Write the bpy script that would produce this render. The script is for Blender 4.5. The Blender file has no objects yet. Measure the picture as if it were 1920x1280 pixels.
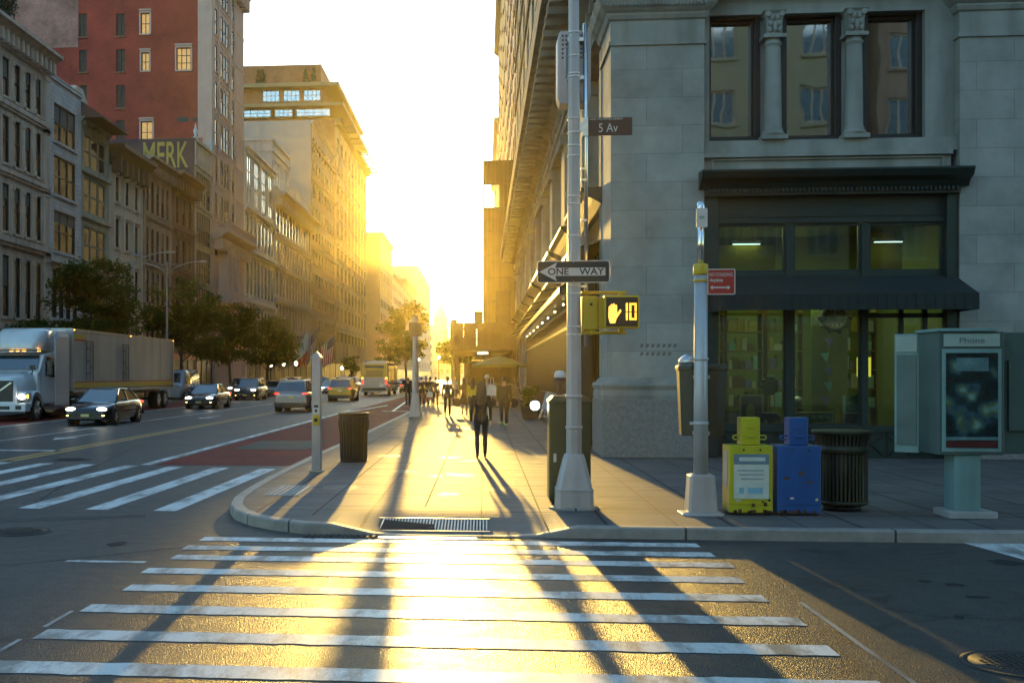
import bpy, bmesh, math, random
from mathutils import Vector, Matrix, Quaternion
from math import sin, cos, pi, radians, sqrt, atan2, atan
random.seed(7)
sc = bpy.context.scene
COL = sc.collection

# ------------------------------------------------------------------ camera model
F, PPX, HY, CH = 2100.0, 717.0, 703.0, 1.95
PHI = atan(188 / F); CP, SP = cos(PHI), sin(PHI)
def G(px, py, z=0.0):
    d = F * (CH - z) / (py - HY); cc = (px - PPX) * d / F
    return cc * CP - d * SP, cc * SP + d * CP
def OX(px, py, X):
    d = F * X / (CP * (px - 905.0))
    return (d + X * SP) / CP, CH - (py - HY) * d / F
def OY(px, py, Y):
    r = (px - PPX) / F; X = (r * Y * CP - Y * SP) / (CP + r * SP); d = Y * CP - X * SP
    return X, CH - (py - HY) * d / F
def OD(px, py, d):
    cc = (px - PPX) * d / F
    return cc * CP - d * SP, cc * SP + d * CP, CH - (py - HY) * d / F

# ------------------------------------------------------------------ materials
MATS = {}
def nodes_of(m):
    m.use_nodes = True
    return m.node_tree, m.node_tree.nodes, m.node_tree.links
def mat(name, col, rough=0.6, metal=0.0, nscale=6.0, namt=0.12, bump=0.0, bscale=60.0,
        spec=0.5, emit=None, estr=0.0, coat=0.0, rvar=0.0, stain=0.0, sheen=0.0, trans=0.0):
    if name in MATS: return MATS[name]
    m = bpy.data.materials.new(name); MATS[name] = m
    nt, N, L = nodes_of(m)
    p = N['Principled BSDF']
    p.inputs['Roughness'].default_value = rough
    p.inputs['Metallic'].default_value = metal
    p.inputs['Specular IOR Level'].default_value = spec
    p.inputs['Coat Weight'].default_value = coat
    p.inputs['Transmission Weight'].default_value = trans
    if emit:
        p.inputs['Emission Color'].default_value = (*emit, 1)
        p.inputs['Emission Strength'].default_value = estr
    tc = N.new('ShaderNodeTexCoord')
    n1 = N.new('ShaderNodeTexNoise'); n1.inputs['Scale'].default_value = nscale
    n1.inputs['Detail'].default_value = 6
    L.new(tc.outputs['Object'], n1.inputs['Vector'])
    mx = N.new('ShaderNodeMix'); mx.data_type = 'RGBA'
    a = [max(0, c * (1 - namt * 1.6)) for c in col]; b = [min(1, c * (1 + namt * 1.6)) for c in col]
    mx.inputs[6].default_value = (*a, 1); mx.inputs[7].default_value = (*b, 1)
    L.new(n1.outputs['Fac'], mx.inputs[0])
    out = mx.outputs[2]
    if stain > 0:
        mp = N.new('ShaderNodeMapping'); mp.inputs['Scale'].default_value = (1.2, 1.2, .12)
        L.new(tc.outputs['Object'], mp.inputs[0])
        n2 = N.new('ShaderNodeTexNoise'); n2.inputs['Scale'].default_value = 1.6; n2.inputs['Detail'].default_value = 8
        L.new(mp.outputs[0], n2.inputs['Vector'])
        cr = N.new('ShaderNodeValToRGB'); cr.color_ramp.elements[0].position = .42; cr.color_ramp.elements[1].position = .7
        cr.color_ramp.elements[0].color = (1, 1, 1, 1); k = 1 - stain; cr.color_ramp.elements[1].color = (k, k * .97, k * .93, 1)
        L.new(n2.outputs['Fac'], cr.inputs[0])
        mm = N.new('ShaderNodeMix'); mm.data_type = 'RGBA'; mm.blend_type = 'MULTIPLY'; mm.inputs[0].default_value = 1
        L.new(out, mm.inputs[6]); L.new(cr.outputs[0], mm.inputs[7]); out = mm.outputs[2]
    L.new(out, p.inputs['Base Color'])
    if rvar > 0:
        mr = N.new('ShaderNodeMapRange'); mr.inputs[3].default_value = rough - rvar; mr.inputs[4].default_value = rough + rvar
        L.new(n1.outputs['Fac'], mr.inputs[0]); L.new(mr.outputs[0], p.inputs['Roughness'])
    if bump > 0:
        n3 = N.new('ShaderNodeTexNoise'); n3.inputs['Scale'].default_value = bscale; n3.inputs['Detail'].default_value = 4
        L.new(tc.outputs['Object'], n3.inputs['Vector'])
        bp = N.new('ShaderNodeBump'); bp.inputs['Strength'].default_value = bump; bp.inputs['Distance'].default_value = .02
        L.new(n3.outputs['Fac'], bp.inputs['Height']); L.new(bp.outputs[0], p.inputs['Normal'])
    return m

def brickmat(name, c1, c2, mortar, bw, bh, ms=.01, rough=.85, bumpd=.01, nscale=2.0, namt=.15, horiz=False, offset=.5, stain=0.2):
    if name in MATS: return MATS[name]
    m = bpy.data.materials.new(name); MATS[name] = m
    nt, N, L = nodes_of(m); p = N['Principled BSDF']; p.inputs['Roughness'].default_value = rough
    tc = N.new('ShaderNodeTexCoord'); sx = N.new('ShaderNodeSeparateXYZ'); L.new(tc.outputs['Object'], sx.inputs[0])
    cb = N.new('ShaderNodeCombineXYZ')
    if horiz:
        L.new(sx.outputs[0], cb.inputs[0]); L.new(sx.outputs[1], cb.inputs[1])
    else:
        ad = N.new('ShaderNodeMath'); ad.operation = 'ADD'
        L.new(sx.outputs[0], ad.inputs[0]); L.new(sx.outputs[1], ad.inputs[1])
        L.new(ad.outputs[0], cb.inputs[0]); L.new(sx.outputs[2], cb.inputs[1])
    br = N.new('ShaderNodeTexBrick'); br.offset = offset
    br.inputs['Color1'].default_value = (*c1, 1); br.inputs['Color2'].default_value = (*c2, 1)
    br.inputs['Mortar'].default_value = (*mortar, 1); br.inputs['Scale'].default_value = 1
    br.inputs['Mortar Size'].default_value = ms; br.inputs['Brick Width'].default_value = bw; br.inputs['Row Height'].default_value = bh
    br.inputs['Mortar Smooth'].default_value = .3
    L.new(cb.outputs[0], br.inputs['Vector'])
    n1 = N.new('ShaderNodeTexNoise'); n1.inputs['Scale'].default_value = nscale; n1.inputs['Detail'].default_value = 9
    n1.inputs['Roughness'].default_value = .65
    L.new(tc.outputs['Object'], n1.inputs['Vector'])
    mr = N.new('ShaderNodeMapRange'); mr.inputs[1].default_value = .25; mr.inputs[2].default_value = .75
    mr.inputs[3].default_value = 1 - namt * 1.6; mr.inputs[4].default_value = 1 + namt * 1.2
    L.new(n1.outputs['Fac'], mr.inputs[0])
    cm = N.new('ShaderNodeMix'); cm.data_type = 'RGBA'; cm.blend_type = 'MULTIPLY'; cm.inputs[0].default_value = 1
    L.new(br.outputs['Color'], cm.inputs[6]); L.new(mr.outputs[0], cm.inputs[7])
    L.new(cm.outputs[2], p.inputs['Base Color'])
    n2 = N.new('ShaderNodeTexNoise'); n2.inputs['Scale'].default_value = 45; n2.inputs['Detail'].default_value = 5
    L.new(tc.outputs['Object'], n2.inputs['Vector'])
    ma = N.new('ShaderNodeMath'); ma.operation = 'MULTIPLY_ADD'; ma.inputs[1].default_value = -1.0
    L.new(br.outputs['Fac'], ma.inputs[0]); L.new(n2.outputs['Fac'], ma.inputs[2])
    bp = N.new('ShaderNodeBump'); bp.inputs['Strength'].default_value = .5; bp.inputs['Distance'].default_value = bumpd
    L.new(ma.outputs[0], bp.inputs['Height']); L.new(bp.outputs[0], p.inputs['Normal'])
    return m

def asphalt(name, c, dark, rough=.5, tint=None):
    m = bpy.data.materials.new(name); MATS[name] = m
    nt, N, L = nodes_of(m); p = N['Principled BSDF']
    tc = N.new('ShaderNodeTexCoord')
    def noise(s, det=6, r=.6):
        n = N.new('ShaderNodeTexNoise'); n.inputs['Scale'].default_value = s; n.inputs['Detail'].default_value = det
        n.inputs['Roughness'].default_value = r; L.new(tc.outputs['Object'], n.inputs['Vector']); return n
    big = noise(.35, 6); fine = noise(48, 3, .75); mid = noise(5, 8); p.inputs['Specular IOR Level'].default_value = .12
    v = N.new('ShaderNodeTexVoronoi'); v.inputs['Scale'].default_value = 110; L.new(tc.outputs['Object'], v.inputs['Vector'])
    mx = N.new('ShaderNodeMix'); mx.data_type = 'RGBA'
    mx.inputs[6].default_value = (*dark, 1); mx.inputs[7].default_value = (*c, 1)
    r1 = N.new('ShaderNodeMapRange'); r1.inputs[1].default_value = .35; r1.inputs[2].default_value = .65
    L.new(big.outputs['Fac'], r1.inputs[0]); L.new(r1.outputs[0], mx.inputs[0])
    sp = N.new('ShaderNodeMapRange'); sp.inputs[1].default_value = .35; sp.inputs[2].default_value = .75
    sp.inputs[3].default_value = .42; sp.inputs[4].default_value = 1.9
    L.new(fine.outputs['Fac'], sp.inputs[0])
    m2 = N.new('ShaderNodeMix'); m2.data_type = 'RGBA'; m2.blend_type = 'MULTIPLY'; m2.inputs[0].default_value = 1
    L.new(mx.outputs[2], m2.inputs[6]); L.new(sp.outputs[0], m2.inputs[7])
    # tar cracks
    cv = N.new('ShaderNodeTexVoronoi'); cv.feature = 'DISTANCE_TO_EDGE'; cv.inputs['Scale'].default_value = .28
    wv = N.new('ShaderNodeVectorMath'); wv.operation = 'ADD'
    wn = noise(1.5, 5); wn.noise_dimensions = '3D'
    L.new(tc.outputs['Object'], wv.inputs[0]); L.new(wn.outputs['Color'], wv.inputs[1]); L.new(wv.outputs[0], cv.inputs['Vector'])
    ck = N.new('ShaderNodeMapRange'); ck.inputs[1].default_value = .0; ck.inputs[2].default_value = .012; ck.inputs[3].default_value = .55; ck.inputs[4].default_value = 1
    L.new(cv.outputs['Distance'], ck.inputs[0])
    m3 = N.new('ShaderNodeMix'); m3.data_type = 'RGBA'; m3.blend_type = 'MULTIPLY'; m3.inputs[0].default_value = 1
    L.new(m2.outputs[2], m3.inputs[6]); L.new(ck.outputs[0], m3.inputs[7])
    L.new(m3.outputs[2], p.inputs['Base Color'])
    rr = N.new('ShaderNodeMapRange'); rr.inputs[3].default_value = rough - .12; rr.inputs[4].default_value = rough + .14
    L.new(mid.outputs['Fac'], rr.inputs[0]); L.new(rr.outputs[0], p.inputs['Roughness'])
    ad = N.new('ShaderNodeMath'); ad.operation = 'ADD'
    L.new(v.outputs['Distance'], ad.inputs[0]); L.new(fine.outputs['Fac'], ad.inputs[1])
    bp = N.new('ShaderNodeBump'); bp.inputs['Strength'].default_value = .75; bp.inputs['Distance'].default_value = .008
    L.new(ad.outputs[0], bp.inputs['Height']); L.new(bp.outputs[0], p.inputs['Normal'])
    return m

def paintmat(name, c, under, wear=.5, rough=.45):
    m = bpy.data.materials.new(name); MATS[name] = m
    nt, N, L = nodes_of(m); p = N['Principled BSDF']
    tc = N.new('ShaderNodeTexCoord')
    mp = N.new('ShaderNodeMapping'); mp.inputs['Scale'].default_value = (2.2, .7, 1); L.new(tc.outputs['Object'], mp.inputs[0])
    a = N.new('ShaderNodeTexNoise'); a.inputs['Scale'].default_value = 1.2; a.inputs['Detail'].default_value = 12; a.inputs['Roughness'].default_value = .72
    L.new(mp.outputs[0], a.inputs['Vector'])
    r = N.new('ShaderNodeMapRange'); r.inputs[1].default_value = wear; r.inputs[2].default_value = wear + .13; r.inputs[4].default_value = .8
    L.new(a.outputs['Fac'], r.inputs[0])
    b = N.new('ShaderNodeTexNoise'); b.inputs['Scale'].default_value = 55; b.inputs['Detail'].default_value = 4
    L.new(tc.outputs['Object'], b.inputs['Vector'])
    r2 = N.new('ShaderNodeMapRange'); r2.inputs[1].default_value = .3; r2.inputs[2].default_value = .7; r2.inputs[3].default_value = .82; r2.inputs[4].default_value = 1.1
    L.new(b.outputs['Fac'], r2.inputs[0])
    mx = N.new('ShaderNodeMix'); mx.data_type = 'RGBA'; mx.inputs[6].default_value = (*c, 1); mx.inputs[7].default_value = (*under, 1)
    L.new(r.outputs[0], mx.inputs[0])
    m2 = N.new('ShaderNodeMix'); m2.data_type = 'RGBA'; m2.blend_type = 'MULTIPLY'; m2.inputs[0].default_value = 1
    L.new(mx.outputs[2], m2.inputs[6]); L.new(r2.outputs[0], m2.inputs[7]); L.new(m2.outputs[2], p.inputs['Base Color'])
    p.inputs['Roughness'].default_value = rough
    bp = N.new('ShaderNodeBump'); bp.inputs['Strength'].default_value = .4; bp.inputs['Distance'].default_value = .004
    L.new(b.outputs['Fac'], bp.inputs['Height']); L.new(bp.outputs[0], p.inputs['Normal'])
    return m

def clearglass(name, col=(.75, .85, .8), mixf=.82, rough=.03):
    m = bpy.data.materials.new(name); MATS[name] = m
    nt, N, L = nodes_of(m); N.remove(N['Principled BSDF'])
    o = N['Material Output']; t = N.new('ShaderNodeBsdfTransparent'); t.inputs[0].default_value = (*col, 1)
    g = N.new('ShaderNodeBsdfGlossy'); g.inputs['Roughness'].default_value = rough
    fr = N.new('ShaderNodeFresnel'); fr.inputs['IOR'].default_value = 1.9
    ms = N.new('ShaderNodeMixShader'); L.new(fr.outputs[0], ms.inputs[0]); L.new(t.outputs[0], ms.inputs[1]); L.new(g.outputs[0], ms.inputs[2])
    L.new(ms.outputs[0], o.inputs[0]); return m

def glassmat(name, col=(.02, .025, .03), rough=.06, wav=.0, ior=1.65):
    m = mat(name, col, rough, 0, 1.5, .3, spec=.9)
    p = m.node_tree.nodes['Principled BSDF']; p.inputs['IOR'].default_value = ior
    if wav:
        N, L = m.node_tree.nodes, m.node_tree.links
        tc = N.new('ShaderNodeTexCoord'); n = N.new('ShaderNodeTexNoise'); n.inputs['Scale'].default_value = 1.1; n.inputs['Detail'].default_value = 1
        L.new(tc.outputs['Object'], n.inputs['Vector'])
        b = N.new('ShaderNodeBump'); b.inputs['Strength'].default_value = wav; b.inputs['Distance'].default_value = .06
        L.new(n.outputs['Fac'], b.inputs['Height']); L.new(b.outputs[0], p.inputs['Normal'])
    return m

M_asph = asphalt('asphalt', (.078, .075, .071), (.052, .051, .05), .40)
M_asph2 = asphalt('asphalt_patch', (.085, .08, .075), (.065, .062, .06), .6)
M_red = asphalt('red_lane', (.24, .035, .03), (.17, .028, .025), .7)
M_white = paintmat('road_white', (.68, .68, .66), (.10, .095, .09), .465)
M_yline = paintmat('road_yellow', (.62, .33, .04), (.2, .14, .06), .62)
M_walk = brickmat('sidewalk_concrete', (.15, .133, .124), (.128, .115, .108), (.035, .032, .03), 1.5, 1.5, .022, .68, .008, 1.1, .24, True, 0)
M_walk.node_tree.nodes['Principled BSDF'].inputs['Specular IOR Level'].default_value = .2
M_kerb = brickmat('kerb_stone', (.30, .28, .255), (.24, .225, .205), (.04, .038, .035), 2.4, 2.4, .016, .6, .006, 5, .2, True, 0)
M_iron = mat('cast_iron', (.04, .038, .036), .7, .2, 30, .4, .4, 90)
M_steel = mat('galvanised_steel', (.46, .47, .48), .42, .35, 4, .14, .08, 60, stain=.25)
M_silverpole = mat('silver_paint', (.40, .375, .38), .38, .25, 3, .12, .06, 90, stain=.3)
M_chrome = mat('polished_steel', (.75, .74, .72), .12, 1.0, 8, .05)
M_band = mat('band_steel', (.55, .55, .55), .3, .9, 20, .2)
M_stone = brickmat('limestone', (.31, .32, .295), (.255, .265, .245), (.17, .175, .16), 1.55, .62, .006, .85, .008, .9, .22)
M_stone_s = mat('limestone_plain', (.275, .288, .265), .85, 0, 2.2, .16, .25, 55, stain=.35)
M_granite = mat('granite_plinth', (.20, .195, .185), .8, 0, 14, .3, .9, 38)
M_green = mat('dark_green_paint', (.010, .021, .018), .38, 0, 5, .25, .05, 50)
M_green2 = mat('dark_green_trim', (.012, .027, .024), .42, 0, 5, .25, .05, 50)
M_awn = mat('awning_canvas', (.012, .020, .018), .8, 0, 5, .3, .3, 200)
M_dark = mat('dark_frame', (.018, .015, .014), .5, 0, 8, .3)
M_glass = glassmat('window_glass', (.02, .024, .028), .05, .12)
M_gshop = mat('dark_shop_glass', (.02, .018, .016), .35, 0, 1.2, .6, spec=.15)
M_glassw = glassmat('old_window_glass', (.010, .014, .011), .02, .05, 2.6)
M_glassb = glassmat('sky_reflection_glass', (.10, .2, .28), .06, .05, 2.6)  # blue sky reflection put into the glass colour
M_gold = mat('gold_reflection_pane', (.42, .27, .09), .4, 0, 9, .6, emit=(1, .5, .14), estr=.10)  # gold sky reflection put into the pane colour, with a weak glow
M_shut = mat('brown_shutter', (.05, .03, .025), .7, 0, 9, .3)
M_shade = mat('window_blind', (.16, .15, .13), .8, 0, 3, .2)
M_shop = clearglass('shop_glass', (.74, .86, .74))
M_beige = mat('beige_stone', (.64, .47, .36), .85, 0, 1.2, .14, .3, 30, stain=.35)
M_pale = brickmat('pale_brick', (.66, .57, .52), (.60, .51, .46), (.3, .27, .25), .6, .3, .012, .85, .01, .8, .18)
M_grgreen = mat('grey_green_stone', (.38, .35, .26), .85, 0, 1.2, .16, .3, 30, stain=.35)
M_cream = mat('cream_stone', (.66, .52, .39), .85, 0, 1.0, .12, .3, 30, stain=.3)
M_brown = mat('brown_stone', (.40, .26, .18), .85, 0, 1.2, .16, .3, 30, stain=.35)
M_dbrown = mat('dark_brown_stone', (.22, .10, .06), .8, 0, 1.2, .2, .3, 30, stain=.35)
M_gbrick = brickmat('golden_brick', (.5, .43, .33), (.42, .35, .26), (.25, .22, .18), .45, .15, .01, .8, .01, 1.2, .25)
M_rbrick = brickmat('red_brick', (.38, .038, .026), (.29, .028, .020), (.16, .07, .055), .22, .075, .008, .9, .008, .28, .32)
M_pbrick = brickmat('faded_brick', (.42, .2, .17), (.34, .13, .10), (.25, .18, .16), .22, .075, .008, .9, .008, .5, .35)
M_tower = mat('tower_stone', (.50, .33, .28), .85, 0, .8, .12, .3, 20, stain=.06)
M_whites = mat('white_ornate_stone', (.56, .52, .49), .7, 0, 1, .1, .3, 20, stain=.2)
M_pinks = mat('pink_grey_stone', (.42, .36, .34), .75, 0, 1, .12, .3, 20, stain=.25)
M_wbrown = mat('warm_brown_facade', (.22, .13, .07), .8, 0, .6, .12, .2, 20, stain=.2)
M_grey = mat('grey_render', (.34, .32, .30), .9, 0, .5, .08, .1, 20)
M_oran = brickmat('orange_brick', (.32, .13, .07), (.26, .1, .055), (.2, .12, .08), .3, .1, .01, .9, .01, .5, .2)
M_gfac = mat('gold_grey_facade', (.25, .19, .11), .75, 0, .5, .1, .2, 20)
M_cornd = mat('dark_cornice', (.07, .045, .035), .7, 0, 3, .25, .3, 30)
M_roof = mat('roof_tar', (.09, .085, .08), .9, 0, 2, .2)
M_rooft = mat('roof_tile', (.16, .08, .06), .8, 0, 8, .3, .4, 30)
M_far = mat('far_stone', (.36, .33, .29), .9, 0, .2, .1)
M_bark = mat('bark', (.07, .055, .042), .95, 0, 12, .35, .8, 40)
M_leaf = mat('leaves', (.032, .062, .012), .7, 0, 3.0, .5, spec=.2)
def _translucent(m):
    nt, N, L = nodes_of(m); p = N['Principled BSDF']; t = N.new('ShaderNodeBsdfTranslucent'); x = N.new('ShaderNodeMixShader'); x.inputs[0].default_value = .35
    t.inputs[0].default_value = (.10, .17, .02, 1); L.new(p.outputs[0], x.inputs[1]); L.new(t.outputs[0], x.inputs[2]); L.new(x.outputs[0], N['Material Output'].inputs[0])
_translucent(M_leaf)
M_leafd = mat('evergreen_leaves', (.025, .04, .018), .6, 0, 3.0, .4)
M_rub = mat('tyre_rubber', (.018, .018, .018), .85, 0, 20, .3, .3, 80)
M_rim = mat('wheel_metal', (.5, .5, .5), .3, .9, 10, .1)
M_blk = mat('black_plastic', (.015, .015, .016), .45, 0, 10, .3)
M_cglass = glassmat('car_glass', (.02, .025, .03), .03, 0, 2.0)
M_head = mat('headlamp', (.9, .9, .9), .2, emit=(1, .93, .75), estr=4)
M_headw = mat('running_lamp', (.9, .7, .3), .2, emit=(1, .6, .12), estr=3)
M_tail = mat('tail_lamp', (.6, .03, .02), .2, emit=(1, .05, .02), estr=.8)
M_lens = mat('unlit_lens', (.6, .6, .58), .1, 0, 10, .1, coat=1)
M_amber = mat('amber_lamp', (.9, .4, .05), .2, emit=(1, .38, .03), estr=3)
M_bulb = mat('lamp_globe', (.9, .85, .7), .3, emit=(1, .85, .5), estr=5)
M_truck = mat('truck_white', (.62, .66, .70), .28, 0, 2, .05, coat=.6, stain=.1)
M_trail = mat('trailer_white', (.50, .48, .46), .5, 0, 1.5, .08, .1, 12, stain=.3)
M_stripe = mat('yellow_stripe', (.6, .42, .04), .45, 0, 6, .15)
M_redp = mat('red_stripe', (.5, .05, .03), .45, 0, 6, .15)
M_skin = mat('skin', (.42, .25, .18), .55, 0, 10, .08)
M_skind = mat('dark_skin', (.14, .075, .05), .55, 0, 10, .08)
M_hair = mat('dark_hair', (.016, .012, .01), .5, 0, 60, .5, .4, 220)
M_eye = mat('eye_dark', (.02, .015, .012), .2)

# ------------------------------------------------------------------ object helpers
XF = {}
def empty(name, loc, rz=0.0):
    o = bpy.data.objects.new(name, None); COL.objects.link(o)
    o.location = loc; o.rotation_euler = (0, 0, rz); o.empty_display_size = .2
    XF[o] = Matrix.Translation(Vector(loc)) @ Matrix.Rotation(rz, 4, 'Z')
    return o
def tag(o, label=None, cat=None, group=None, kind=None):
    if label: o['label'] = label
    if cat: o['category'] = cat
    if group: o['group'] = group
    if kind: o['kind'] = kind
    return o
def thing(name, label, cat, loc, rz=0.0, group=None):
    return tag(empty(name, loc, rz), label, cat, group)

class MB:
    """collects shapes; build() links them as one mesh object"""
    def __init__(s): s.v = []; s.f = []; s.m = []; s.s = []
    def add(s, vs, fs, mi=0, sm=False):
        k = len(s.v); s.v += [Vector(p) for p in vs]
        for f in fs: s.f.append([i + k for i in f]); s.m.append(mi); s.s.append(sm)
        return s
    def box(s, x0, x1, y0, y1, z0, z1, mi=0):
        if x0 > x1: x0, x1 = x1, x0
        if y0 > y1: y0, y1 = y1, y0
        if z0 > z1: z0, z1 = z1, z0
        return s.add([(x0, y0, z0), (x1, y0, z0), (x1, y1, z0), (x0, y1, z0), (x0, y0, z1), (x1, y0, z1), (x1, y1, z1), (x0, y1, z1)],
                     [(0, 3, 2, 1), (4, 5, 6, 7), (0, 1, 5, 4), (1, 2, 6, 5), (2, 3, 7, 6), (3, 0, 4, 7)], mi)
    def prism(s, pts, axis, a, b, mi=0, sm=False):
        """pts 2-D closed outline; extruded along axis from a to b"""
        n = len(pts)
        def P(p, t): return {'x': (t, p[0], p[1]), 'y': (p[0], t, p[1]), 'z': (p[0], p[1], t)}[axis]
        vs = [P(p, a) for p in pts] + [P(p, b) for p in pts]
        fs = [tuple(range(n))[::-1], tuple(range(n, 2 * n))]
        s.add(vs, fs, mi)
        k = len(s.v) - 2 * n
        for i in range(n):
            j = (i + 1) % n; s.f.append([k + i, k + j, k + n + j, k + n + i]); s.m.append(mi); s.s.append(sm)
        return s
    def loft(s, rings, mi=0, sm=True, cap=True, closed=True):
        n = len(rings[0]); k = len(s.v)
        for r in rings: s.v += [Vector(p) for p in r]
        for a in range(len(rings) - 1):
            for i in range(n if closed else n - 1):
                j = (i + 1) % n
                s.f.append([k + a * n + i, k + a * n + j, k + (a + 1) * n + j, k + (a + 1) * n + i]); s.m.append(mi); s.s.append(sm)
        if cap:
            s.f.append([k + i for i in range(n)][::-1]); s.m.append(mi); s.s.append(False)
            e = k + (len(rings) - 1) * n
            s.f.append([e + i for i in range(n)]); s.m.append(mi); s.s.append(False)
        return s
    def tube(s, pts, r, n=10, mi=0, cap=True):
        pts = [Vector(p) for p in pts]; rs = r if isinstance(r, (list, tuple)) else [r] * len(pts)
        rings = []; ref = None
        for i, p in enumerate(pts):
            d = (pts[min(i + 1, len(pts) - 1)] - pts[max(i - 1, 0)]).normalized()
            if ref is None: ref = Vector((0, 0, 1)) if abs(d.z) < .9 else Vector((1, 0, 0))
            a = d.cross(ref).normalized(); b = d.cross(a).normalized(); ref = a.cross(d).normalized() if a.length else ref
            rings.append([p + (a * cos(2 * pi * k / n) + b * sin(2 * pi * k / n)) * rs[i] for k in range(n)])
        return s.loft(rings, mi, True, cap)
    def lathe(s, prof, c=(0, 0, 0), n=20, mi=0, sm=True, rot=0):
        """prof: list of (r,z) around vertical axis at c"""
        rings = [[(c[0] + r * cos(2 * pi * k / n + rot), c[1] + r * sin(2 * pi * k / n + rot), c[2] + z) for k in range(n)] for r, z in prof]
        return s.loft(rings, mi, sm)
    def cylx(s, x0, x1, y, z, r, n=20, mi=0): return s.tube([(x0, y, z), (x1, y, z)], r, n, mi)
    def cyly(s, x, y0, y1, z, r, n=20, mi=0): return s.tube([(x, y0, z), (x, y1, z)], r, n, mi)
    def ell(s, c, r, nu=12, nv=8, mi=0, rot=None):
        rings = []
        R = rot or Matrix.Identity(3)
        for j in range(nv + 1):
            t = pi * j / nv; t = min(max(t, .02), pi - .02)
            rings.append([Vector(c) + R @ Vector((r[0] * sin(t) * cos(2 * pi * i / nu), r[1] * sin(t) * sin(2 * pi * i / nu), -r[2] * cos(t))) for i in range(nu)])
        return s.loft(rings, mi, True)
    def quad(s, a, b, c, d, mi=0): return s.add([a, b, c, d], [(0, 1, 2, 3)], mi)
    def mesh(s, name, mats):
        me = bpy.data.meshes.new(name)
        me.from_pydata([tuple(v) for v in s.v], [], s.f)
        for m in mats: me.materials.append(m)
        me.polygons.foreach_set('material_index', s.m); me.polygons.foreach_set('use_smooth', s.s)
        me.update(); return me
    def build(s, name, mats, parent=None, world=False, bevel=0, recalc=True, sub=0):
        if not isinstance(mats, (list, tuple)): mats = [mats]
        if parent is not None and world:
            I = XF[parent].inverted(); s.v = [I @ v for v in s.v]
        me = s.mesh(name, mats)
        if recalc:
            bm = bmesh.new(); bm.from_mesh(me); bmesh.ops.recalc_face_normals(bm, faces=bm.faces); bm.to_mesh(me); bm.free()
        o = bpy.data.objects.new(name, me); COL.objects.link(o)
        if parent is not None: o.parent = parent
        if sub:
            q = o.modifiers.new('sub', 'SUBSURF'); q.levels = q.render_levels = sub
        if bevel:
            q = o.modifiers.new('bevel', 'BEVEL'); q.width = bevel; q.segments = 2; q.limit_method = 'ANGLE'; q.angle_limit = radians(40)
        return o

def top(mb, name, mats, label, cat, group=None, origin=None, **k):
    """a thing that is one mesh, origin at its base"""
    if origin is None:
        xs = [v.x for v in mb.v]; ys = [v.y for v in mb.v]; zs = [v.z for v in mb.v]
        origin = ((min(xs) + max(xs)) / 2, (min(ys) + max(ys)) / 2, min(zs))
    O = Vector(origin); mb.v = [v - O for v in mb.v]
    o = mb.build(name, mats, None, **k); o.location = O
    return tag(o, label, cat, group)
def struct(mb, name, mats, **k):
    o = mb.build(name, mats, None, **k); o['kind'] = 'structure'; return o

def copy_tree(o, parent=None):
    c = o.copy(); COL.objects.link(c)
    if parent is not None: c.parent = parent
    for ch in [x for x in bpy.data.objects if x.parent == o]: copy_tree(ch, c)
    return c

def text(name, s, size, m, parent, loc, rot=(pi / 2, 0, 0), ext=.002, align='CENTER', sx=1.0, bold=0.0):
    cu = bpy.data.curves.new('t', 'FONT'); cu.body = s; cu.size = size; cu.align_x = align; cu.align_y = 'CENTER'
    cu.extrude = ext; cu.offset = bold
    ob = bpy.data.objects.new('t', cu); COL.objects.link(ob)
    dg = bpy.context.evaluated_depsgraph_get(); dg.update()
    me = bpy.data.meshes.new_from_object(ob.evaluated_get(dg)); bpy.data.objects.remove(ob)
    me.materials.clear(); me.materials.append(m)
    me.transform(Matrix.Diagonal((sx, 1, 1, 1)))
    o = bpy.data.objects.new(name, me); COL.objects.link(o); o.parent = parent; o.location = loc; o.rotation_euler = rot
    return o

# ------------------------------------------------------------------ ground
XL = -27.9      # facade line of the far side of the street
g = MB(); g.quad((-1400, -1400, 0), (1400, -1400, 0), (1400, 1400, 0), (-1400, 1400, 0)); struct(g, 'ground', M_asph)

# near corner pavement with kerb
def rampz(x, y):
    k = 1.0 if -1.25 < x < .55 else max(0, 1 - (abs(x + .35) - .9) / .6)
    t = min(1, max(0, (y - 13.5) / 1.75)); t = t * t * (3 - 2 * t)
    return .14 - .128 * k * (1 - t)
outer = [(-3.66, 292), (-3.68, 118), (-3.69, 56.6), (-3.74, 36.4), (-3.8, 29.2), (-3.86, 25.1), (-3.84, 21.2), (-3.82, 19.0), (-3.76, 17.4), (-3.69, 16.4), (-3.55, 15.55),
         (-3.32, 14.85), (-3.0, 14.3), (-2.6, 13.88), (-2.2, 13.62), (-1.85, 13.55)] + [(-1.85 + .25 * i, 13.55) for i in range(1, 13)] + \
        [(1.4, 13.55), (3.3, 13.54), (3.34, 13.54), (7, 13.56), (12, 13.58), (60, 13.6)]
def offset_path(path, w):
    res = []
    for i, p in enumerate(path):
        a = Vector(path[max(i - 1, 0)]); b = Vector(path[min(i + 1, len(path) - 1)])
        d = (b - a).normalized(); nrm = Vector((-d.y, d.x)); res.append((p[0] + nrm.x * w, p[1] + nrm.y * w))
    return res
inner = offset_path(outer, .17)
k = MB(); rings = []
for o_, i_ in zip(outer, inner):
    z = rampz(*o_); rings.append([(o_[0], o_[1], -.02), (o_[0], o_[1], z - .02), (o_[0] + (i_[0] - o_[0]) * .12, o_[1] + (i_[1] - o_[1]) * .12, z), (i_[0], i_[1], z), (i_[0], i_[1], -.02)])
k.loft(rings, sm=False); struct(k, 'kerb_near_corner', M_kerb)
pv = MB()
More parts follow.
